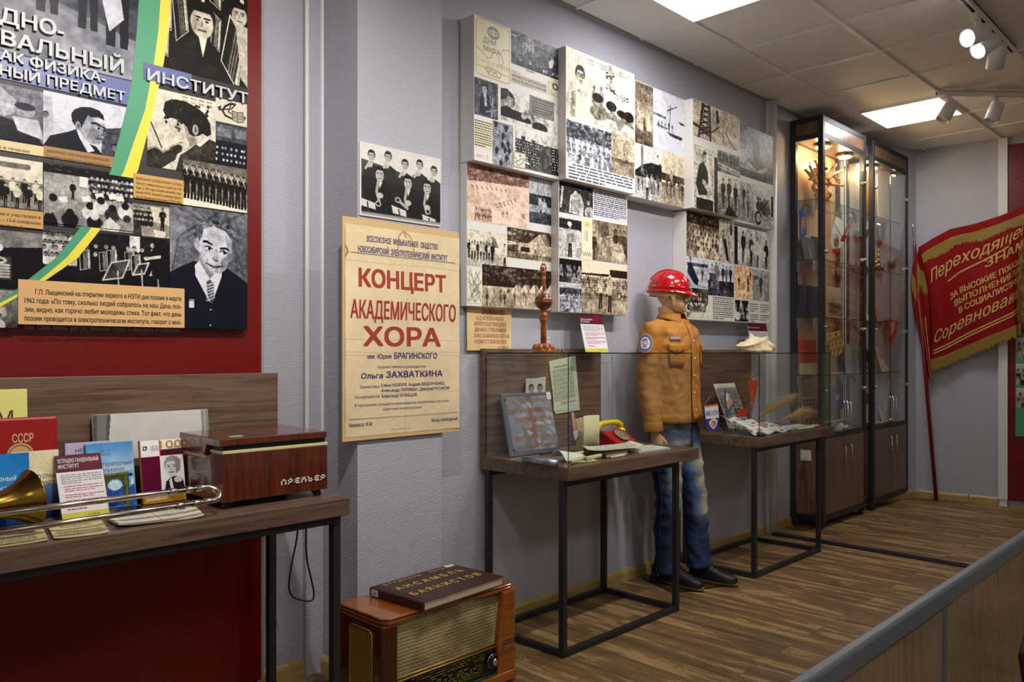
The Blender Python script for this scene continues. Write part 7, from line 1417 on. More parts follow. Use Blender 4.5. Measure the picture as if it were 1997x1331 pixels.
def flat(name,label,cat,pts,Y,col,th=.002,rough=.7,grp=None,part='sheet',lean=0):
    """a flat hanging or standing thing outlined on a plane at depth Y (parallel to the wall)"""
    Q=[WY(px,py,Y) for px,py in pts]; cx=sum(q[0] for q in Q)/len(Q); zb=min(q[1] for q in Q); zt=max(q[1] for q in Q)
    r=thing(name,label,cat,(cx,Y,zb),0,grp); T=lambda u,v,w=0:Vector((u,Y-w+lean*(v-zb),v)); m=MB(off(r)); m.prism(Q,th,lambda u,v,w:T(u,v,w-th)); m.build(part,ink(*col,rough),r)
    return r,T,(min(q[0] for q in Q),zb,max(q[0] for q in Q),zt)
def cord(r,T,pts,Y,rad=.0012,col=(150,120,70),name='cord'):
    m=MB(off(r)); m.tube([Vector((WY(a,b,Y)[0],T(0,WY(a,b,Y)[1]).y,WY(a,b,Y)[1])) for a,b in pts],rad,6); return m.build(name,ink(*col),r)
def shp(r,T,pts,Y,col,name,w=.001):
    m=MB(off(r)); Q=[WY(a,b,Y) for a,b in pts]; m.add([T(u,v,w) for u,v in Q],[tuple(range(len(Q)))]); return m.build(name,ink(*col,.6),r)
def pr(r,T,b,draw,tone=RGB,dens=500,seed=1,name='print',w=.0012):
    p=Pic((b[2]-b[0])*dens,(b[3]-b[1])*dens,.5,seed); draw(p); return printed(name,r,lambda u,v,q:T(u,v,q),b[0],b[1],b[2],b[3],p,tone,w,'matte_print',off(r))
def inset(b,k=.004): return (b[0]+k,b[1]+k,b[2]-k,b[3]-k)
r,T,b=flat('typed_page','pale green typed page hanging on the back board of the nearer showcase','page',[(1070.4,705),(1122,694),(1131,800),(1083,808)],2.812,(196,204,178))
Q=[WY(*p,2.812) for p in ((1080,803),(1126,796),(1117,704),(1075,712))]; p=Pic(80,140,.5,31); p.grad((198,206,182),(198,206,182)); p.words(.1,.05,.9,.1,1,(90,96,88)); p.words(.05,.12,.95,.8,22,(90,96,88)); p.words(.3,.82,.95,.9,2,(100,104,96))
printed('typing',r,lambda u,v,w:Vector(((Q[0][0]*(1-u)+Q[1][0]*u)*(1-v)+(Q[3][0]*(1-u)+Q[2][0]*u)*v,2.812-w,(Q[0][1]*(1-u)+Q[1][1]*u)*(1-v)+(Q[3][1]*(1-u)+Q[2][1]*u)*v)),0,0,1,1,p,RGB,.0012,'matte_print',off(r))
cord(r,T,[(1087,701),(1094,678),(1108,697)],2.812,.0025,(170,140,96),'hanging_stick')
r,T,b=flat('photo_scrap','torn black and white photo rising behind the metal plaque','photo',[(1026,741),(1064,735),(1063,800),(1024,800)],2.80,(206,202,190))
pr(r,T,inset(b,.006),lambda p:(p.grad(.8,.8),p.heads(.2,.9,.3,.4,2,1,.14,.1,.2,.7),p.poly([(.1,.6),(.5,.55),(.9,.6),(.9,1),(.1,1)],.12)),WARM,400,32,'photo')
r,T,b=flat('pennant','blue edged pennant tilted beside the metal plaque in the nearer showcase','pennant',[(1112,806),(1119,800),(1129,856),(1120,864),(1116,850)],2.60,(60,70,140),part='cloth',grp='souvenir pennants'); shp(r,T,[(1113.5,806),(1118.5,802),(1127,853),(1121,860)],2.60,(210,150,120),'print'); shp(r,T,[(1117,842),(1126,838),(1127,853),(1121,860)],2.60,(226,226,232),'white_band',.0016)
r,T,b=flat('card_folder','beige card folder standing behind the cream paper in the nearer showcase','folder',[(1121,818),(1137,814),(1139,872),(1124,876)],2.63,(196,176,130))
# folded cream paper standing upright
r=thing('folded_paper','tall cream folded paper standing left of the telephone','paper',(X(1152,2.56),2.56,TZ)); o_=off(r)
m=MB(o_); zt=Zp(1150,811,2.56); x0,x1=X(1139,2.55),X(1166,2.56); m.rings([[Vector((x0+(x1-x0)*u,2.55+.02*math.sin(PI*u)*1,z)) for u in rs(0,1,8)]+[Vector((x0+(x1-x0)*u,2.556+.02*math.sin(PI*u),z)) for u in rs(1,0,8)] for z in (TZ,zt)]); m.build('paper',ink(206,196,158,.8),r)
# telephone
r=thing('telephone','red rotary telephone with yellow handset and emblem dial, nearer showcase','telephone',(X(1200,2.62),2.62,TZ),RD(4))
plain('phone_red',rgb(176,16,18),.2,coat=.5); plain('phone_yellow',rgb(236,200,24),.22,coat=.4)
m=MB(); m.prism([(-.085,0),(-.085,.02),(-.075,.034),(.005,.085),(.03,.09),(.07,.086),(.085,.06),(.09,.0)],.19,lambda u,v,w:(-.095+w,u,v)); m.build('body',MT['phone_red'],r,.012,3)
m=MB(); q=Matrix.Rotation(-RD(-32),4,'X'); q=Matrix.Rotation(RD(32),4,'X'); cc=(.0,-.04,.064); m.lathe([(.002,0),(.044,0),(.045,.004),(.04,.007),(.002,.0075)],cc,30,q); d_=m.build('dial',ink(150,140,120,.35),r)
m=MB(); 
for k in range(16):
    a=2*PI*k/16; m.ell(Vector(cc)+q.to_3x3()@Vector((.034*math.cos(a),.034*math.sin(a),.0075)),(.004,.004,.002),8,6)
m.tube([Vector(cc)+q.to_3x3()@Vector((.02*math.cos(a),.02*math.sin(a),.008)) for a in [2*PI*k/20 for k in range(20)]],.002,6,close=True); m.build('dial_emblem',ink(92,84,70,.4),d_)
m=MB(); m.tube([(-.118,.04,.085),(-.11,.04,.112),(-.08,.04,.126),(0,.04,.13),(.08,.04,.126),(.11,.04,.112),(.118,.04,.085)],[.017,.018,.015,.0135,.015,.018,.017],14); hs=m.build('handset',MT['phone_yellow'],r)
for s in (-1,1):
    m=MB(); m.lathe([(.002,.06),(.024,.06),(.027,.068),(.026,.084),(.018,.094)],(s*.115,.04,0),20); m.build('ear_cap',MT['phone_yellow'] if s>0 else MT['black'],hs)
# manuscript on a brown book, scrolls, tube
bx,by=WZ(1160,890,TZ+.01); r=thing('brown_book','dark brown book lying under the manuscript sheet','book',(X(1185,2.42),2.42,TZ)); m=MB(); m.box((-.09,-.06,.002),(.08,.07,.022)); m.build('pages',MT['page_edge'],r); m=MB(); m.box((-.093,-.063,0),(.083,.073,.003)); m.box((-.093,-.063,.021),(.083,.073,.024)); m.box((-.095,-.063,0),(-.092,.073,.024)); m.build('cover',ink(70,34,32,.5),r)
mz=TZ+.026; A=[WZ(1132,868,mz+.03),WZ(1190,879,mz),WZ(1322,868,mz),WZ(1238,852,mz)]
lying('manuscript','handwritten manuscript sheet spread before the telephone','manuscript',[(2.98,2.40),(3.38,2.37),(3.48,2.53),(3.10,2.545)],mz,(214,210,190),lambda p:(p.grad((220,216,198),(220,216,198)),p.words(.03,.04,.97,.96,15,(120,116,110)),p.noise(.03,9)),curl=.012,seed=33)
lying('paper_stack','white papers under the right end of the manuscript','papers',[(3.32,2.36),(3.58,2.345),(3.62,2.50),(3.36,2.52)],TZ,(206,204,196),lambda p:(p.grad((206,204,196),(206,204,196)),p.rect(0,.0,1,.12,(196,206,90)),p.words(.1,.3,.9,.8,4,(150,150,150))),th=.009,seed=34)
def roll(name,label,cat,a,b,rad,mat,z=TZ,grp=None,inner=True):
    A=Vector((a[0],a[1],z+rad)); B=Vector((b[0],b[1],z+rad)); r=thing(name,label,cat,((A.x+B.x)/2,(A.y+B.y)/2,z),0,grp); m=MB(off(r)); m.tube([A,B],rad,20,True); o=m.build('roll',mat,r)
    if inner:
        m=MB(off(r)); d=(B-A).normalized()
        for e,s in ((A,-1),(B,1)):
            u=d.orthogonal().normalized(); v=d.cross(u); m.tube([e+d*s*.0006+(u*math.cos(t)+v*math.sin(t))*rad*(.15+.75*t/(6*PI)) for t in rs(0,6*PI,40)],.0006,4)
        m.build('spiral_edge',ink(130,116,80),o)
    return r
roll('metal_tube','bright aluminium tube lying before the metal plaque','tube',WZ(1022,896,TZ+.015),WZ(1086,905,TZ+.015),.0155,MT['alu'],inner=False)
cr=ink(214,202,156,.8)
roll('paper_scroll','cream paper scroll lying farthest left beside the glass front edge','scroll',WZ(1102,891,TZ+.011),WZ(1142,884,TZ+.011),.012,cr,grp='paper scrolls')
roll('paper_scroll','cream paper scroll lying nearest the glass, angled toward the corner','scroll',WZ(1113,903,TZ+.009),WZ(1139,893,TZ+.009),.010,cr,grp='paper scrolls')
roll('paper_scroll','cream paper scroll lying right of the other scrolls','scroll',WZ(1142,896,TZ+.01),WZ(1176,889,TZ+.01),.011,cr,grp='paper scrolls')
roll('paper_scroll','thin white paper roll lying near the brown book','scroll',WZ(1190,893,TZ+.006),WZ(1218,888,TZ+.006),.006,ink(226,222,210,.8),grp='paper scrolls')
roll('dark_pen','dark slim pen behind the aluminium tube','pen',WZ(1054,887,TZ+.005),WZ(1096,880,TZ+.005),.004,MT['black'],inner=False)
r=thing('curled_paper','white curled paper with printing lying beside the scrolls','paper',(X(1112,2.42),2.42,TZ)); m=MB(); m.grid(lambda u,v:Vector((-.05+.16*u,-.02+.1*v,.004+.05*math.sin(PI*.9*v)*(1-.6*u))),14,10); q=m.build('paper',ink(222,220,212,.8),r).modifiers.new('thick','SOLIDIFY'); q.thickness=.001
lying('small_papers','small cream papers scattered in front of the scrolls','papers',[(2.80,2.36),(2.95,2.325),(2.98,2.40),(2.84,2.43)],TZ,(206,196,170),curl=.004)
# ---------------- inside the farther showcase ----------------
def pen(label,pts,Y,col,draw=None,seed=1,strings=None,lean=0,tone=RGB):
    r,T,b=flat('pennant',label,'pennant',pts,Y,col,.003,.6,'souvenir pennants','cloth',lean)
    if draw: draw(r,T,b,Y)
    if strings: cord(r,T,strings,Y)
    return r
def d1(r,T,b,Y):
    shp(r,T,[(1373.5,794),(1400,791),(1402,815),(1376,818)],Y,(226,226,236),'white_field'); shp(r,T,[(1372,792),(1400,788),(1400,791.5),(1373,795)],Y,(214,110,40),'orange_band',.0015)
    Q=[(1387,818),(1393,816),(1399,821),(1396,832),(1391,838),(1385,832),(1382,824)]; shp(r,T,Q,Y,(232,220,214),'heart_field',.0015); shp(r,T,[(1387,822),(1392,820),(1396,824),(1394,831),(1390,834),(1386,829)],Y,(196,90,60),'heart_mark',.002)
    m=MB(off(r)); a=WY(1376,812,Y); c=WY(1400,0,Y); lettering(m,'МЖС НЭТИ',a[0]+.002,a[1],c[0]-.002,.028,lambda u,v,w:T(u,v,.0018+w),bold=.01); m.build('pennant_lettering',ink(40,60,140),r)
    m=MB(off(r)); a=WY(1387,831,Y); lettering(m,'25',a[0],a[1],a[0]+.022,.02,lambda u,v,w:T(u,v,.0026+w),bold=.02); m.build('number',ink(232,220,214),r)
pen('blue and white pennant with orange band and heart, at the left of the farther showcase',[(1372,792),(1399,788),(1403,838),(1380,841)],2.46,(40,60,150),d1,strings=[(1373,792),(1384,774),(1399,789)])
r,T,b=flat('carved_plate','dark round carved plate leaning on the back board, farther showcase','plate',[(1392+11*math.cos(t)*1.2+8,795-22*math.sin(t)) for t in [PI*k/14 for k in range(15)]]+[(1387,830),(1413,826)],2.80,(58,40,34),.01,.4)
m=MB(off(r))
for R in (.75,.55): m.tube([T(*WY(1400+13*R*math.cos(t),797-21*R*math.sin(t),2.80),.002) for t in rs(0,PI,14)],.0015,5)
m.build('carved_rings',ink(96,70,50,.5),r)
r,T,W,L=leaner('group_photo','black and white crowd photo leaning among the pennants','photo',X(1424,2.60),X(1464,2.60),2.60,.12,Zp(1424,748,2.72)-TZ,.003,ink(206,200,186),part='card')
art(r,T,.006,.0,W-.004,L-.03,lambda p:(p.grad(.6,.4),p.noise(.1,6),p.poly([(.2,.1),(.6,.15),(.5,.4)],.85),p.heads(0,1,.25,.95,9,8,.03,.05,.8,.8),p.noise(.12,30)),NEU,450,name='photo',seed=41)
def d2(r,T,b,Y): shp(r,T,[(1418,768),(1430,784),(1420,800),(1416,790)],Y,(206,160,110),'tan_field'); shp(r,T,[(1416,764),(1421,772),(1419,786),(1415,780)],Y,(230,230,240),'white_bird',.0016)
pen('narrow white and blue diamond pennant before the crowd photo',[(1413,760),(1434,786),(1416,818),(1414,790)],2.56,(84,90,150),d2)
def d3(r,T,b,Y):
    m=MB(off(r)); a=WY(1462,786,Y)
    for i,t in enumerate(('Лучшему','спорт-','клубу')): lettering(m,t,a[0]-.0+.004*i,a[1]+.05-.03*i,a[0]+.06-.008*i,.014,lambda u,v,w:T(u,v+.5*(u-a[0]),.0018+w),shear=.3)
    m.build('pennant_lettering',ink(230,190,110),r)
pen('orange red triangular pennant hanging at the right of the crowd photo',[(1459,741),(1479,743),(1467,804)],2.70,(196,62,30),d3,strings=[(1459,741),(1470,729),(1479,743)])
r,T,b=flat('red_booklet','small bright red booklet in front of the crowd photo','booklet',[(1443,799),(1459,797),(1455,812),(1439,813)],2.50,(196,40,34),.004,.5)
# cloth with sewn badges
r=thing('badge_cloth','white cloth heaped with colourful sewn badges in the farther showcase','cloth',(4.64,2.43,TZ))
def d_badge(p):
    p.grad((222,220,214),(222,220,214)); cs=[(40,60,150),(230,210,60),(60,150,190),(196,50,40),(240,240,236),(220,120,60),(30,40,90),(120,170,90)]
    for i in range(46):
        x,y=p.r.random(),p.r.random(); a=p.r.uniform(.035,.07); c1,c2,c3=p.r.sample(cs,3); ro=p.r.random()*3
        p.ell(x,y,a,a*1.0,c1,ro); p.ell(x,y,a*.84,a*.84,c2,ro); p.ell(x+.01,y,a*.5,a*.3,c3,ro); p.line([(x-a*.5,y),(x+a*.5,y+a*.3)],.004,c1)
    p.noise(.04,12)
def BS(u,v,w=0):
    x=-.17+.50*u+.05*math.sin(3*v); y=-.10+.24*v-.02*u; z=.006+.095*v**1.25*(1-.62*u)+.010*math.sin(9*u+5*v)**2*(1-u*.6)+.005*math.sin(17*u-11*v)
    return Vector((x,y,max(.003,z)+w+.003))
m=MB(); m.grid(lambda u,v:BS(u,v,-.002),40,24); q=m.build('cloth',ink(214,210,200,.85),r,fix=False).modifiers.new('thick','SOLIDIFY'); q.thickness=.002; q.offset=-1
p=Pic(190,110,.5,51); d_badge(p); o=printed('badges',r,lambda u,v,w:BS(u,v,w),0.005,.01,.995,.99,p,RGB,.0015,'matte_print')
for q in o.data.polygons: q.use_smooth=True
r=thing('camera_lens','dark round lens lying under the badge cloth edge','lens',(4.52,2.325,TZ)); m=MB(); m.lathe([(.002,0),(.03,0),(.031,.012),(.026,.02),(.002,.018)],(0,0,0),24); m.build('barrel',MT['black_gloss'],r); m=MB(); m.lathe([(.02,.0195),(.024,.0205),(.027,.0195)],(0,0,0),24); m.build('silver_ring',MT['chrome'],r)
# dry grass plumes
plain('dry_grass',rgb(186,152,92),.8,var=.25,vscale=60); rnd=random.Random(12)
def plume(a,c,b,wd,label):
    A,C,B=map(Vector,(a,c,b)); r=thing('dry_grass_plume',label,'dry grass',A,0,'dry grass plumes'); F=lambda t:A*(1-t)**2+C*2*t*(1-t)+B*t*t
    m=MB(A); m.tube([F(t) for t in rs(0,1,12)],[.004*(1-.7*t) for t in rs(0,1,12)],6); m.build('stalk',MT['dry_grass'],r)
    m=MB(A)
    for k in range(620):
        t=rnd.uniform(.18,1); P=F(t); D=(F(min(1,t+.03))-F(t-.03)).normalized(); s=Vector((rnd.gauss(0,1),rnd.gauss(0,1),rnd.gauss(0,1))); s=(s-D*s.dot(D)).normalized(); L=wd*(.45+.9*math.sin(PI*min(1,(t-.1)*.95)))*rnd.uniform(.35,1.35); Q=P+s*L*.55+D*L*.9+Vector((0,0,-L*.15)); M_=P+s*L*.35+D*L*.4; w=D.cross(s)*.0008
        m.add([P-w,P+w,M_+w*.8,M_-w*.8,Q],[(0,1,2,3),(3,2,4)])
    m.build('bristles',MT['dry_grass'],r,fix=False); return r
plume((4.86,2.52,TZ+.085),(5.0,2.52,TZ+.14),(5.25,2.47,1.04),.085,'upright pale dry grass plume in the farther showcase, the higher one')
plume((4.96,2.40,TZ+.07),(5.12,2.385,TZ+.10),(5.315,2.385,.945),.075,'pale dry grass plume lying lower toward the right')
lying('paper_sheets','white paper sheets at the right end of the farther showcase','papers',[(5.02,2.32),(5.29,2.32),(5.40,2.50),(5.12,2.53)],TZ,(216,210,196),lambda p:(p.grad((216,210,196),(216,210,196)),p.words(.1,.1,.5,.8,5,(170,166,160)),p.noise(.03,8)),th=.004,curl=.006,seed=52)
lying('paper_sheets','small cream paper lying farthest right in the farther showcase','papers',[(5.30,2.345),(5.42,2.34),(5.45,2.40),(5.33,2.41)],TZ+.006,(206,186,150),th=.003,seed=53)
# ---------------- inside the nearer cabinet ----------------
X=lambda px,Y: min(max(WY(px,0,Y)[0],6.068),6.872)
def stem(m,pts,r0,r1,n=8): P=smooth3([Vector(p) for p in pts],4); k=len(P)-1; m.tube(P,[r0+(r1-r0)*i/k*(1+.25*math.sin(i*2.1)) for i in range(k+1)],n)
Y=2.745; bx,bz=6.36,SHZ[0]+.001
r=thing('driftwood','orange driftwood root sculpture on the top shelf of the nearer cabinet','sculpture',(bx,Y,bz)); rnd=random.Random(5)
m=MB(off(r)); stem(m,[(bx,Y,bz+.045),(bx+.02,Y-.01,bz+.1),(bx+.03,Y,bz+.2),(bx-.01,Y,bz+.3)],.045,.022,12)
tips=[(1573,322),(1590,312),(1600,330),(1566,330),(1630,320),(1641,334),(1622,330),(1596,352),(1644,362),(1612,318),(1580,350),(1635,350)]
for i,(a,b) in enumerate(tips):
    yy=2.715+.012*(i%4); x,z=WY(a,b,yy); x=max(x,6.09); s=Vector((bx+.01,Y,bz+.06+.016*i)); e=Vector((x,yy,z)); mid=s.lerp(e,.5)+Vector((rnd.uniform(-.03,.03),rnd.uniform(-.02,.02),rnd.uniform(-.02,.04))); stem(m,[s,mid,e],.022,.010,8)
    for _ in range(2):
        t=s.lerp(e,rnd.uniform(.4,.9)); stem(m,[t,t+Vector((rnd.uniform(-.03,.03),rnd.uniform(-.02,.02),.02)),t+Vector((rnd.uniform(-.05,.05),rnd.uniform(-.03,.02),rnd.uniform(.0,.06)))],.008,.003,6)
for _ in range(48): m.ell((bx+rnd.uniform(-.11,.13),Y+rnd.uniform(-.035,.01),bz+rnd.uniform(.045,.27)),(rnd.uniform(.016,.036),rnd.uniform(.012,.028),rnd.uniform(.016,.04)),10,8)
m.build('roots',MT['root_wood'],r)
r,T,W,L=leaner('wooden_plaque','pale wooden plaque leaning behind the driftwood, top shelf','plaque',6.09,6.28,2.81,.012,.30,.010,MT['pale_oak'],SHZ[0]+.001,part='board')
def cpen(label,pts,Y,col,fn=None,strings=None): return pen(label,pts,Y,col,fn,strings=strings)
def f1(r,T,b,Y): shp(r,T,[(1563,424),(1570,422),(1570,445),(1564,448)],Y,(196,80,50),'emblem'); m=MB(off(r)); a=WY(1562,440,Y); lettering(m,'УПОСО',0,0,.10,.02,lambda u,v,w:T(a[0]+v,a[1]-.06+u,.0016+w)); m.build('pennant_lettering',ink(226,226,230),r)
cpen('blue pennant with orange emblem hanging at the left of the nearer cabinet',[(1559,411),(1573,404),(1573,458),(1566,464),(1560,462)],2.755,(40,86,130),f1,[(1560,411),(1566,396),(1573,404)])
r,T,W,L=leaner('grey_folder','dark grey folder leaning on the second shelf, nearer cabinet','folder',X(1564,2.80),X(1588,2.80),2.775,.035,.20,.010,ink(70,72,80,.5),SHZ[1]+.001)
m=MB(off(r)); m.add([T(W*.55,.02,.001),T(W*.62,.02,.001),T(W*.5,.13,.001),T(W*.45,.13,.001)],[(0,1,2,3)]); m.build('gold_stripe',ink(196,160,60,.4),r)
r,T,W,L=leaner('black_album','black album standing right of the grey folder, nearer cabinet','album',X(1590,2.79),X(1606,2.79),2.80,.01,.22,.02,ink(28,28,34,.4),SHZ[1]+.001)
def f2(r,T,b,Y):
    shp(r,T,[(1652,437),(1659,442),(1650,458),(1645,455)],Y,(176,24,26),'red_corner'); shp(r,T,[(1645,455),(1652,460),(1645,472),(1638,470)],Y,(176,24,26),'red_tab'); shp(r,T,[(1622,486),(1640,484),(1634,493),(1626,497)],Y,(176,24,26),'red_tip')
    c=WY(1631,474,Y); m=MB(off(r)); m.prism([(c[0]+.045*math.cos(t),c[1]+.04*math.sin(t)) for t in rs(0,2*PI,28)[:-1]],.002,lambda u,v,w:T(u,v,w)); s_=m.build('seal',ink(150,120,90,.5),r)
    m=MB(off(r)); 
    for R in (.034,.026): m.tube([T(c[0]+R*math.cos(t),c[1]+R*.9*math.sin(t),.0025) for t in rs(0,2*PI,24)[:-1]],.0016,5,close=True)
    lettering(m,'S',c[0]-.008,c[1]-.012,c[0]+.01,.024,lambda u,v,w:T(u,v,.003+w)); m.build('seal_relief',ink(96,60,50),s_)
    m=MB(off(r)); a=WY(1627,438,Y); k=-.56; f=lambda u,v,w:T(a[0]+u,a[1]+v+k*u,.0016+w); lettering(m,'POLITECHNIKA',0,-.01,.135,.024,f,bold=.01); lettering(m,'ELBL',.03,-.07,.085,.022,f,bold=.01); m.build('pennant_lettering',ink(40,40,50),r)
cpen('white and red pennant with round seal hanging at the glass door, nearer cabinet',[(1631,422),(1659,442),(1641,482),(1626,497),(1618,470)],2.64,(226,224,222),f2,[(1632,424),(1636,408),(1640,428)])
r,T,W,L=leaner('navy_folder','large navy folder on the third shelf of the nearer cabinet','folder',X(1561,2.80),X(1600,2.80),2.795,.012,.26,.022,ink(30,34,62,.4),SHZ[2]+.001)
cpen('narrow burgundy triangular pennant hanging before the navy folder',[(1565,513),(1573,513),(1570,590)],2.765,(110,40,44),None,[(1566,513),(1569,508),(1573,513)])
r,T,W,L=leaner('framed_boat_photo','sepia photo of boats at the glass door, nearer cabinet third shelf','photo',X(1614,2.65),X(1641,2.65),2.64,.02,Zp(1628,561,2.66)-SHZ[2],.006,ink(206,196,160),SHZ[2]+.001,part='frame')
art(r,T,.006,.01,W-.006,L-.02,lambda p:(p.grad(.8,.7,0,.5).grad(.4,.5,.5,1),p.man(.4,.25,.35,.2,.2,.4),p.poly([(.2,.55),(.95,.6),(.8,.7),(.3,.68)],.2),p.poly([(.05,.72),(.7,.8),(.5,.9),(.1,.85)],.2),p.noise(.1,12)),SEP,500,name='photo',seed=61)
r,T,W,L=leaner('orange_booklet','orange red booklet with cream lower band on the fourth shelf, nearer cabinet','booklet',X(1553,2.795),X(1592,2.795),2.79,.005,Zp(1560,663,2.82)-SHZ[3],.008,ink(206,60,26,.4),SHZ[3]+.001)
m=MB(off(r)); m.add([T(0,0,.0006),T(W,0,.0006),T(W,L*.32,.0006),T(0,L*.32,.0006)],[(0,1,2,3)]); m.build('cream_band',ink(216,204,170),r)
m=MB(off(r)); m.tube([T(W*u,L*v,.001) for u,v in ((.15,.75),(.3,.82),(.4,.76),(.5,.8),(.65,.78),(.55,.72),(.7,.6),(.5,.62),(.35,.5),(.3,.6))],.0022,5); m.build('line_drawing',ink(70,30,24),r)
def f3(r,T,b,Y):
    for i,(a,c) in enumerate((((1614,664),(1640,654)),((1616,682),(1641,672)))): shp(r,T,[(a[0],a[1]),(c[0],c[1]),(c[0],c[1]+8),(a[0],a[1]+8)],Y,(170,150,50),'olive_stripe')
    for i,(a,b_) in enumerate(((1618,655),(1630,652),(1617,675),(1624,672),(1631,670),(1638,668),(1620,692-4),(1628,686),(1635,683),(1626,694),(1633,691))):
        shp(r,T,[(a-2,b_-2),(a+2,b_-3),(a+2,b_+3),(a-2,b_+4)],Y,(190,70,40),'red_mark',.0016)
cpen('yellow and white striped pennant with red marks, nearer cabinet',[(1612,650),(1638,645),(1643,686),(1632,697),(1618,690)],2.65,(226,206,150),f3,[(1613,650),(1625,632),(1638,645)])
r=thing('clay_pot','round brown clay pot on the fourth shelf of the nearer cabinet','pot',(6.79,2.735,SHZ[3]+.001)); m=MB(); m.lathe([(.03,0),(.05,.03),(.058,.09),(.05,.15),(.03,.19),(.024,.2),(.028,.215),(.02,.215),(.02,.19)],(0,0,0),24); m.build('body',ink(120,62,40,.5),r)
for i,(a,b_,l) in enumerate(((1645,1660,'grey paper sheet leaning left of the clay pot'),(1668,1684,'grey paper sheet leaning right of the clay pot'))):
    r,T,W,L=leaner('grey_paper',l,'paper',X(a,2.655),X(b_-2,2.655),2.635,.02,.24,.002,ink(170,166,160),SHZ[3]+.001)
m=MB(); m.box((6.40,2.665,SHZ[3]+.001),(6.62,2.70,SHZ[3]+.014)); o=m.build('wooden_ruler',MT['pale_oak'],None,.002); tag(o,'pale wooden slat lying along the fourth shelf of the nearer cabinet','slat')
r,T,W,L=leaner('newspaper_page','old newspaper page with a building photo, bottom of the nearer cabinet','newspaper',X(1568,2.80),X(1604,2.80),2.79,.03,Zp(1580,775,2.81)-.7262,.003,ink(196,192,182),.7262,part='sheet')
art(r,T,.003,.01,W-.003,L-.006,lambda p:(p.grad(.75,.7),[p.rect(.05+.16*i,.06+.12*j,.16+.16*i,.14+.12*j,.3) for i in range(6) for j in range(3)],p.rect(0,.42,1,.46,.9),p.heads(0,1,.5,.75,6,3,.04,.1,.4,.7),p.grad(.86,.86,.84,1)),NEU,420,name='photo',seed=62)
def f4(r,T,b,Y): shp(r,T,[(1630,771),(1636,769),(1636,779),(1630,781)],Y,(206,150,100),'emblem')
cpen('blue shield shaped pennant with small orange emblem, bottom of the nearer cabinet',[(1622,753),(1645,751),(1645,795),(1634,806),(1622,798)],2.66,(36,60,110),f4,[(1622,753),(1634,738),(1645,751)])
r,T,W,L=leaner('photo_strip','long strip of old photos standing at the bottom of the nearer cabinet','photo strip',X(1614,2.68),X(1684,2.68),2.69,.015,Zp(1640,818,2.70)-.7262,.002,ink(196,186,160),.7262,part='card')
art(r,T,.002,.004,W-.002,L-.01,lambda p:(p.grad(.7,.6),[p.rect(.02+.125*i,.1,.12+.125*i,.9,p.r.uniform(.2,.6)) for i in range(8)],p.heads(0,1,.3,.9,14,2,.1,.1,.4,.8)),WARM,420,name='photo',seed=63)
r=thing('white_slipper','soft white slipper lying at the bottom front of the nearer cabinet','slipper',(X(1645,2.635),2.635,.7262)); m=MB()
m.rings([[Vector((x,.028*w*math.cos(t),.002+max(0,h*math.sin(t)))) for t in rs(0,2*PI,18)[:-1]] for x,w,h in ((-.1,.3,.02),(-.09,.8,.05),(-.05,1,.062),(0,1,.045),(.05,.95,.036),(.09,.7,.028),(.11,.25,.012))]); m.build('shoe',ink(226,222,208,.8),r)
# ---------------- inside the farther cabinet ----------------
X=lambda px,Y: min(max(WY(px,0,Y)[0],7.085),7.885)
r,T,W,L=leaner('cream_backdrop','plain cream panel standing at the back of the top shelf, farther cabinet','panel',X(1713,2.66),X(1757,2.66),2.66,.01,.40,.006,ink(214,208,180,.6),SHZ[0]+.001,part='board')
r=thing('wheat_sheaf','golden plaited wheat sheaf at the left of the farther cabinet top shelf','wheat',(X(1691,2.70),2.70,SHZ[0]+.001)); rnd=random.Random(8); m=MB()
for k in range(60):
    a=rnd.uniform(-.5,.5); L_=rnd.uniform(.26,.40); m.tube([(rnd.uniform(-.01,.01),rnd.uniform(-.01,.01),0),(a*.06,rnd.uniform(-.02,.02),L_*.5),(a*.2,rnd.uniform(-.03,.03),L_)],[.002,.002,.004],5)
m.build('stalks',ink(206,160,60,.5),r); m=MB(); m.lathe([(.016,.09),(.022,.1),(.016,.115)],(0,0,0),16); m.build('binding',ink(150,104,40),r)
plain('silver',rgb(196,196,198),.2,metal=1)
def cup(px,Y,z,top,label):
    xc=X(px,Y) if px>1700 else 7.178; r=thing('trophy_cup',label,'trophy cup',(xc,Y,z),0,'silver cups'); H=Zp(px,top,Y)-z; m=MB(); m.lathe([(.002,0),(.045,0),(.046,.03),(.03,.045),(.002,.05)],(0,0,0),20); m.build('base',MT['black_gloss'],r)
    m=MB(); n=4
    for k in range(n): m.ell((0,0,.06+.045*k),(.02,.02,.022),16,10)
    m.build('stem',MT['gold_trim'],r); z0=.06+.045*n-.02; m=MB(); m.lathe([(.01,z0),(.03,z0+.03),(.055,z0+.09),(.06,H-.02),(.063,H),(.058,H),(.055,H-.02),(.045,z0+.1),(.01,z0+.04)],(0,0,0),28); m.build('bowl',MT['silver'],r); return r
cup(1713,2.70,SHZ[1]+.001,438,'silver trophy cup with beaded stem, second shelf of the farther cabinet'); cup(1690,2.733,SHZ[1]+.001,452,'smaller silver trophy cup in the gap at the left of the farther cabinet')
r,T,W,L=leaner('certificate','white certificate with two small photos, second shelf of the farther cabinet','certificate',X(1722,2.69),X(1751,2.69),2.685,.02,Zp(1740,468,2.70)-SHZ[1],.003,ink(232,228,226),SHZ[1]+.001,part='sheet')
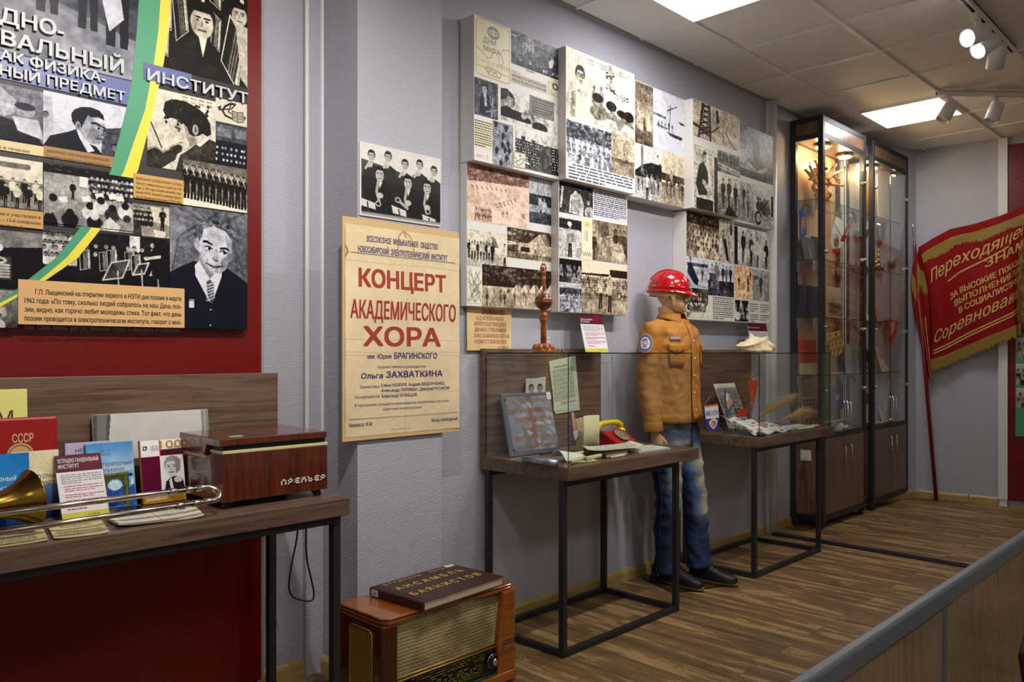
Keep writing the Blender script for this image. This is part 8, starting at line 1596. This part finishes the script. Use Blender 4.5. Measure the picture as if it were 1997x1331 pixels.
art(r,T,W*.12,L*.58,W*.88,L*.9,lambda p:(p.grad(.5,.6),p.heads(0,1,.2,.9,6,3,.08,.2,.9,.8)),PINK,420,name='photo',seed=71); art(r,T,W*.4,L*.15,W*.8,L*.42,lambda p:(p.grad(.95,.95),p.man(.5,.1,.8,.2,.3,.7)),NEU,420,name='photo',seed=72)
r=thing('dry_leaves','bunch of dried olive leaves hanging over the second shelf, farther cabinet','leaves',(7.68,2.645,SHZ[1]+.016)); m=MB(); rnd=random.Random(3)
for k in range(34):
    x=rnd.uniform(-.12,.12); d=Vector((rnd.uniform(-.5,.5),-.05,rnd.uniform(.0,.6))).normalized(); a=Vector((x,rnd.uniform(-.01,.03),.01+rnd.uniform(0,.04))); L_=rnd.uniform(.05,.1); s=d.cross(Vector((0,1,0))).normalized()*.012
    m.add([a,a+d*L_*.5+s,a+d*L_,a+d*L_*.5-s],[(0,1,2,3)])
m.build('leaves',ink(96,96,52,.7),r,fix=False)
r,T,W,L=leaner('beige_booklet','beige booklet leaning on the third shelf of the farther cabinet','booklet',X(1708,2.70),X(1727,2.70),2.68,.06,Zp(1720,570,2.74)-SHZ[2],.006,ink(186,166,120),SHZ[2]+.001); write(r,T,[('НЭТИ',.01,L*.6,W-.01,.03,.01)],(226,216,190))
r,T,W,L=leaner('white_leaflet','white leaflet with a dark picture in the gap at the left, third shelf','leaflet',X(1686,2.74),X(1699,2.74),2.72,.04,.22,.002,ink(226,222,212),SHZ[2]+.001,part='sheet'); art(r,T,W*.3,L*.3,W*.9,L*.8,lambda p:(p.grad(.9,.5),p.man(.5,.1,.8,.1,.1,.5)),NEU,420,name='photo',seed=73)
r=thing('carved_branch','brown carved branch lying along the third shelf, farther cabinet','branch',(X(1738,2.65),2.65,SHZ[2]+.001)); m=MB(); stem(m,[(-.15,0,.012),(-.05,.01,.02),(.05,0,.014),(.15,.01,.018)],.012,.008,10); m.build('branch',MT['carved_wood'],r)
r,T,W,L=leaner('white_document','cream handwritten document leaning on the fourth shelf, farther cabinet','document',X(1710,2.70),X(1735,2.70),2.66,.08,Zp(1725,655,2.74)-SHZ[3],.003,ink(222,208,196),SHZ[3]+.001,part='sheet'); art(r,T,.002,.002,W-.002,L-.002,lambda p:(p.grad((224,208,198),(224,208,198)),p.words(.1,.1,.9,.7,7,(190,120,110))),seed=74,dens=420,name='writing')
r,T,W,L=leaner('dark_photo','dark black and white photo leaning in the gap at the left, fourth shelf','photo',X(1684,2.72),X(1708,2.72),2.70,.05,Zp(1690,678,2.75)-SHZ[3],.003,ink(60,60,62),SHZ[3]+.001,part='card'); art(r,T,.002,.002,W-.002,L-.002,lambda p:(p.grad(.1,.2),p.heads(0,1,.5,.95,6,3,.06,.3,.9,.8),p.noise(.15,8)),NEU,420,name='photo',seed=75)
def f5(r,T,b,Y): shp(r,T,[(1734,630),(1747,627),(1744,645),(1737,655)],Y,(226,196,150),'pale_figure')
cpen('orange pennant hanging from the third shelf, farther cabinet',[(1732,627),(1750,624),(1748,650),(1736,678)],2.612,(206,72,30),f5,[(1732,627),(1741,617),(1750,624)])
r,T,W,L=leaner('cream_booklet','cream booklet with a red label, bottom left of the farther cabinet','booklet',X(1684,2.74),X(1700,2.74),2.72,.03,Zp(1690,742,2.75)-.7262,.006,ink(214,196,140),.7262); m=MB(off(r)); m.add([T(.005,L*.45,.001),T(W-.005,L*.45,.001),T(W-.005,L*.7,.001),T(.005,L*.7,.001)],[(0,1,2,3)]); m.build('red_label',ink(160,24,24),r)
lying('white_papers','white papers lying at the bottom of the farther cabinet','papers',[(7.2,2.64),(7.75,2.64),(7.8,2.76),(7.25,2.76)],.7262,(206,200,186),th=.006,curl=.004)
r,T,W,L=leaner('folded_card','cream folded card leaning at the bottom left of the farther cabinet','card',X(1712,2.70),X(1722,2.70),2.66,.06,.20,.003,ink(216,206,176),.7262)
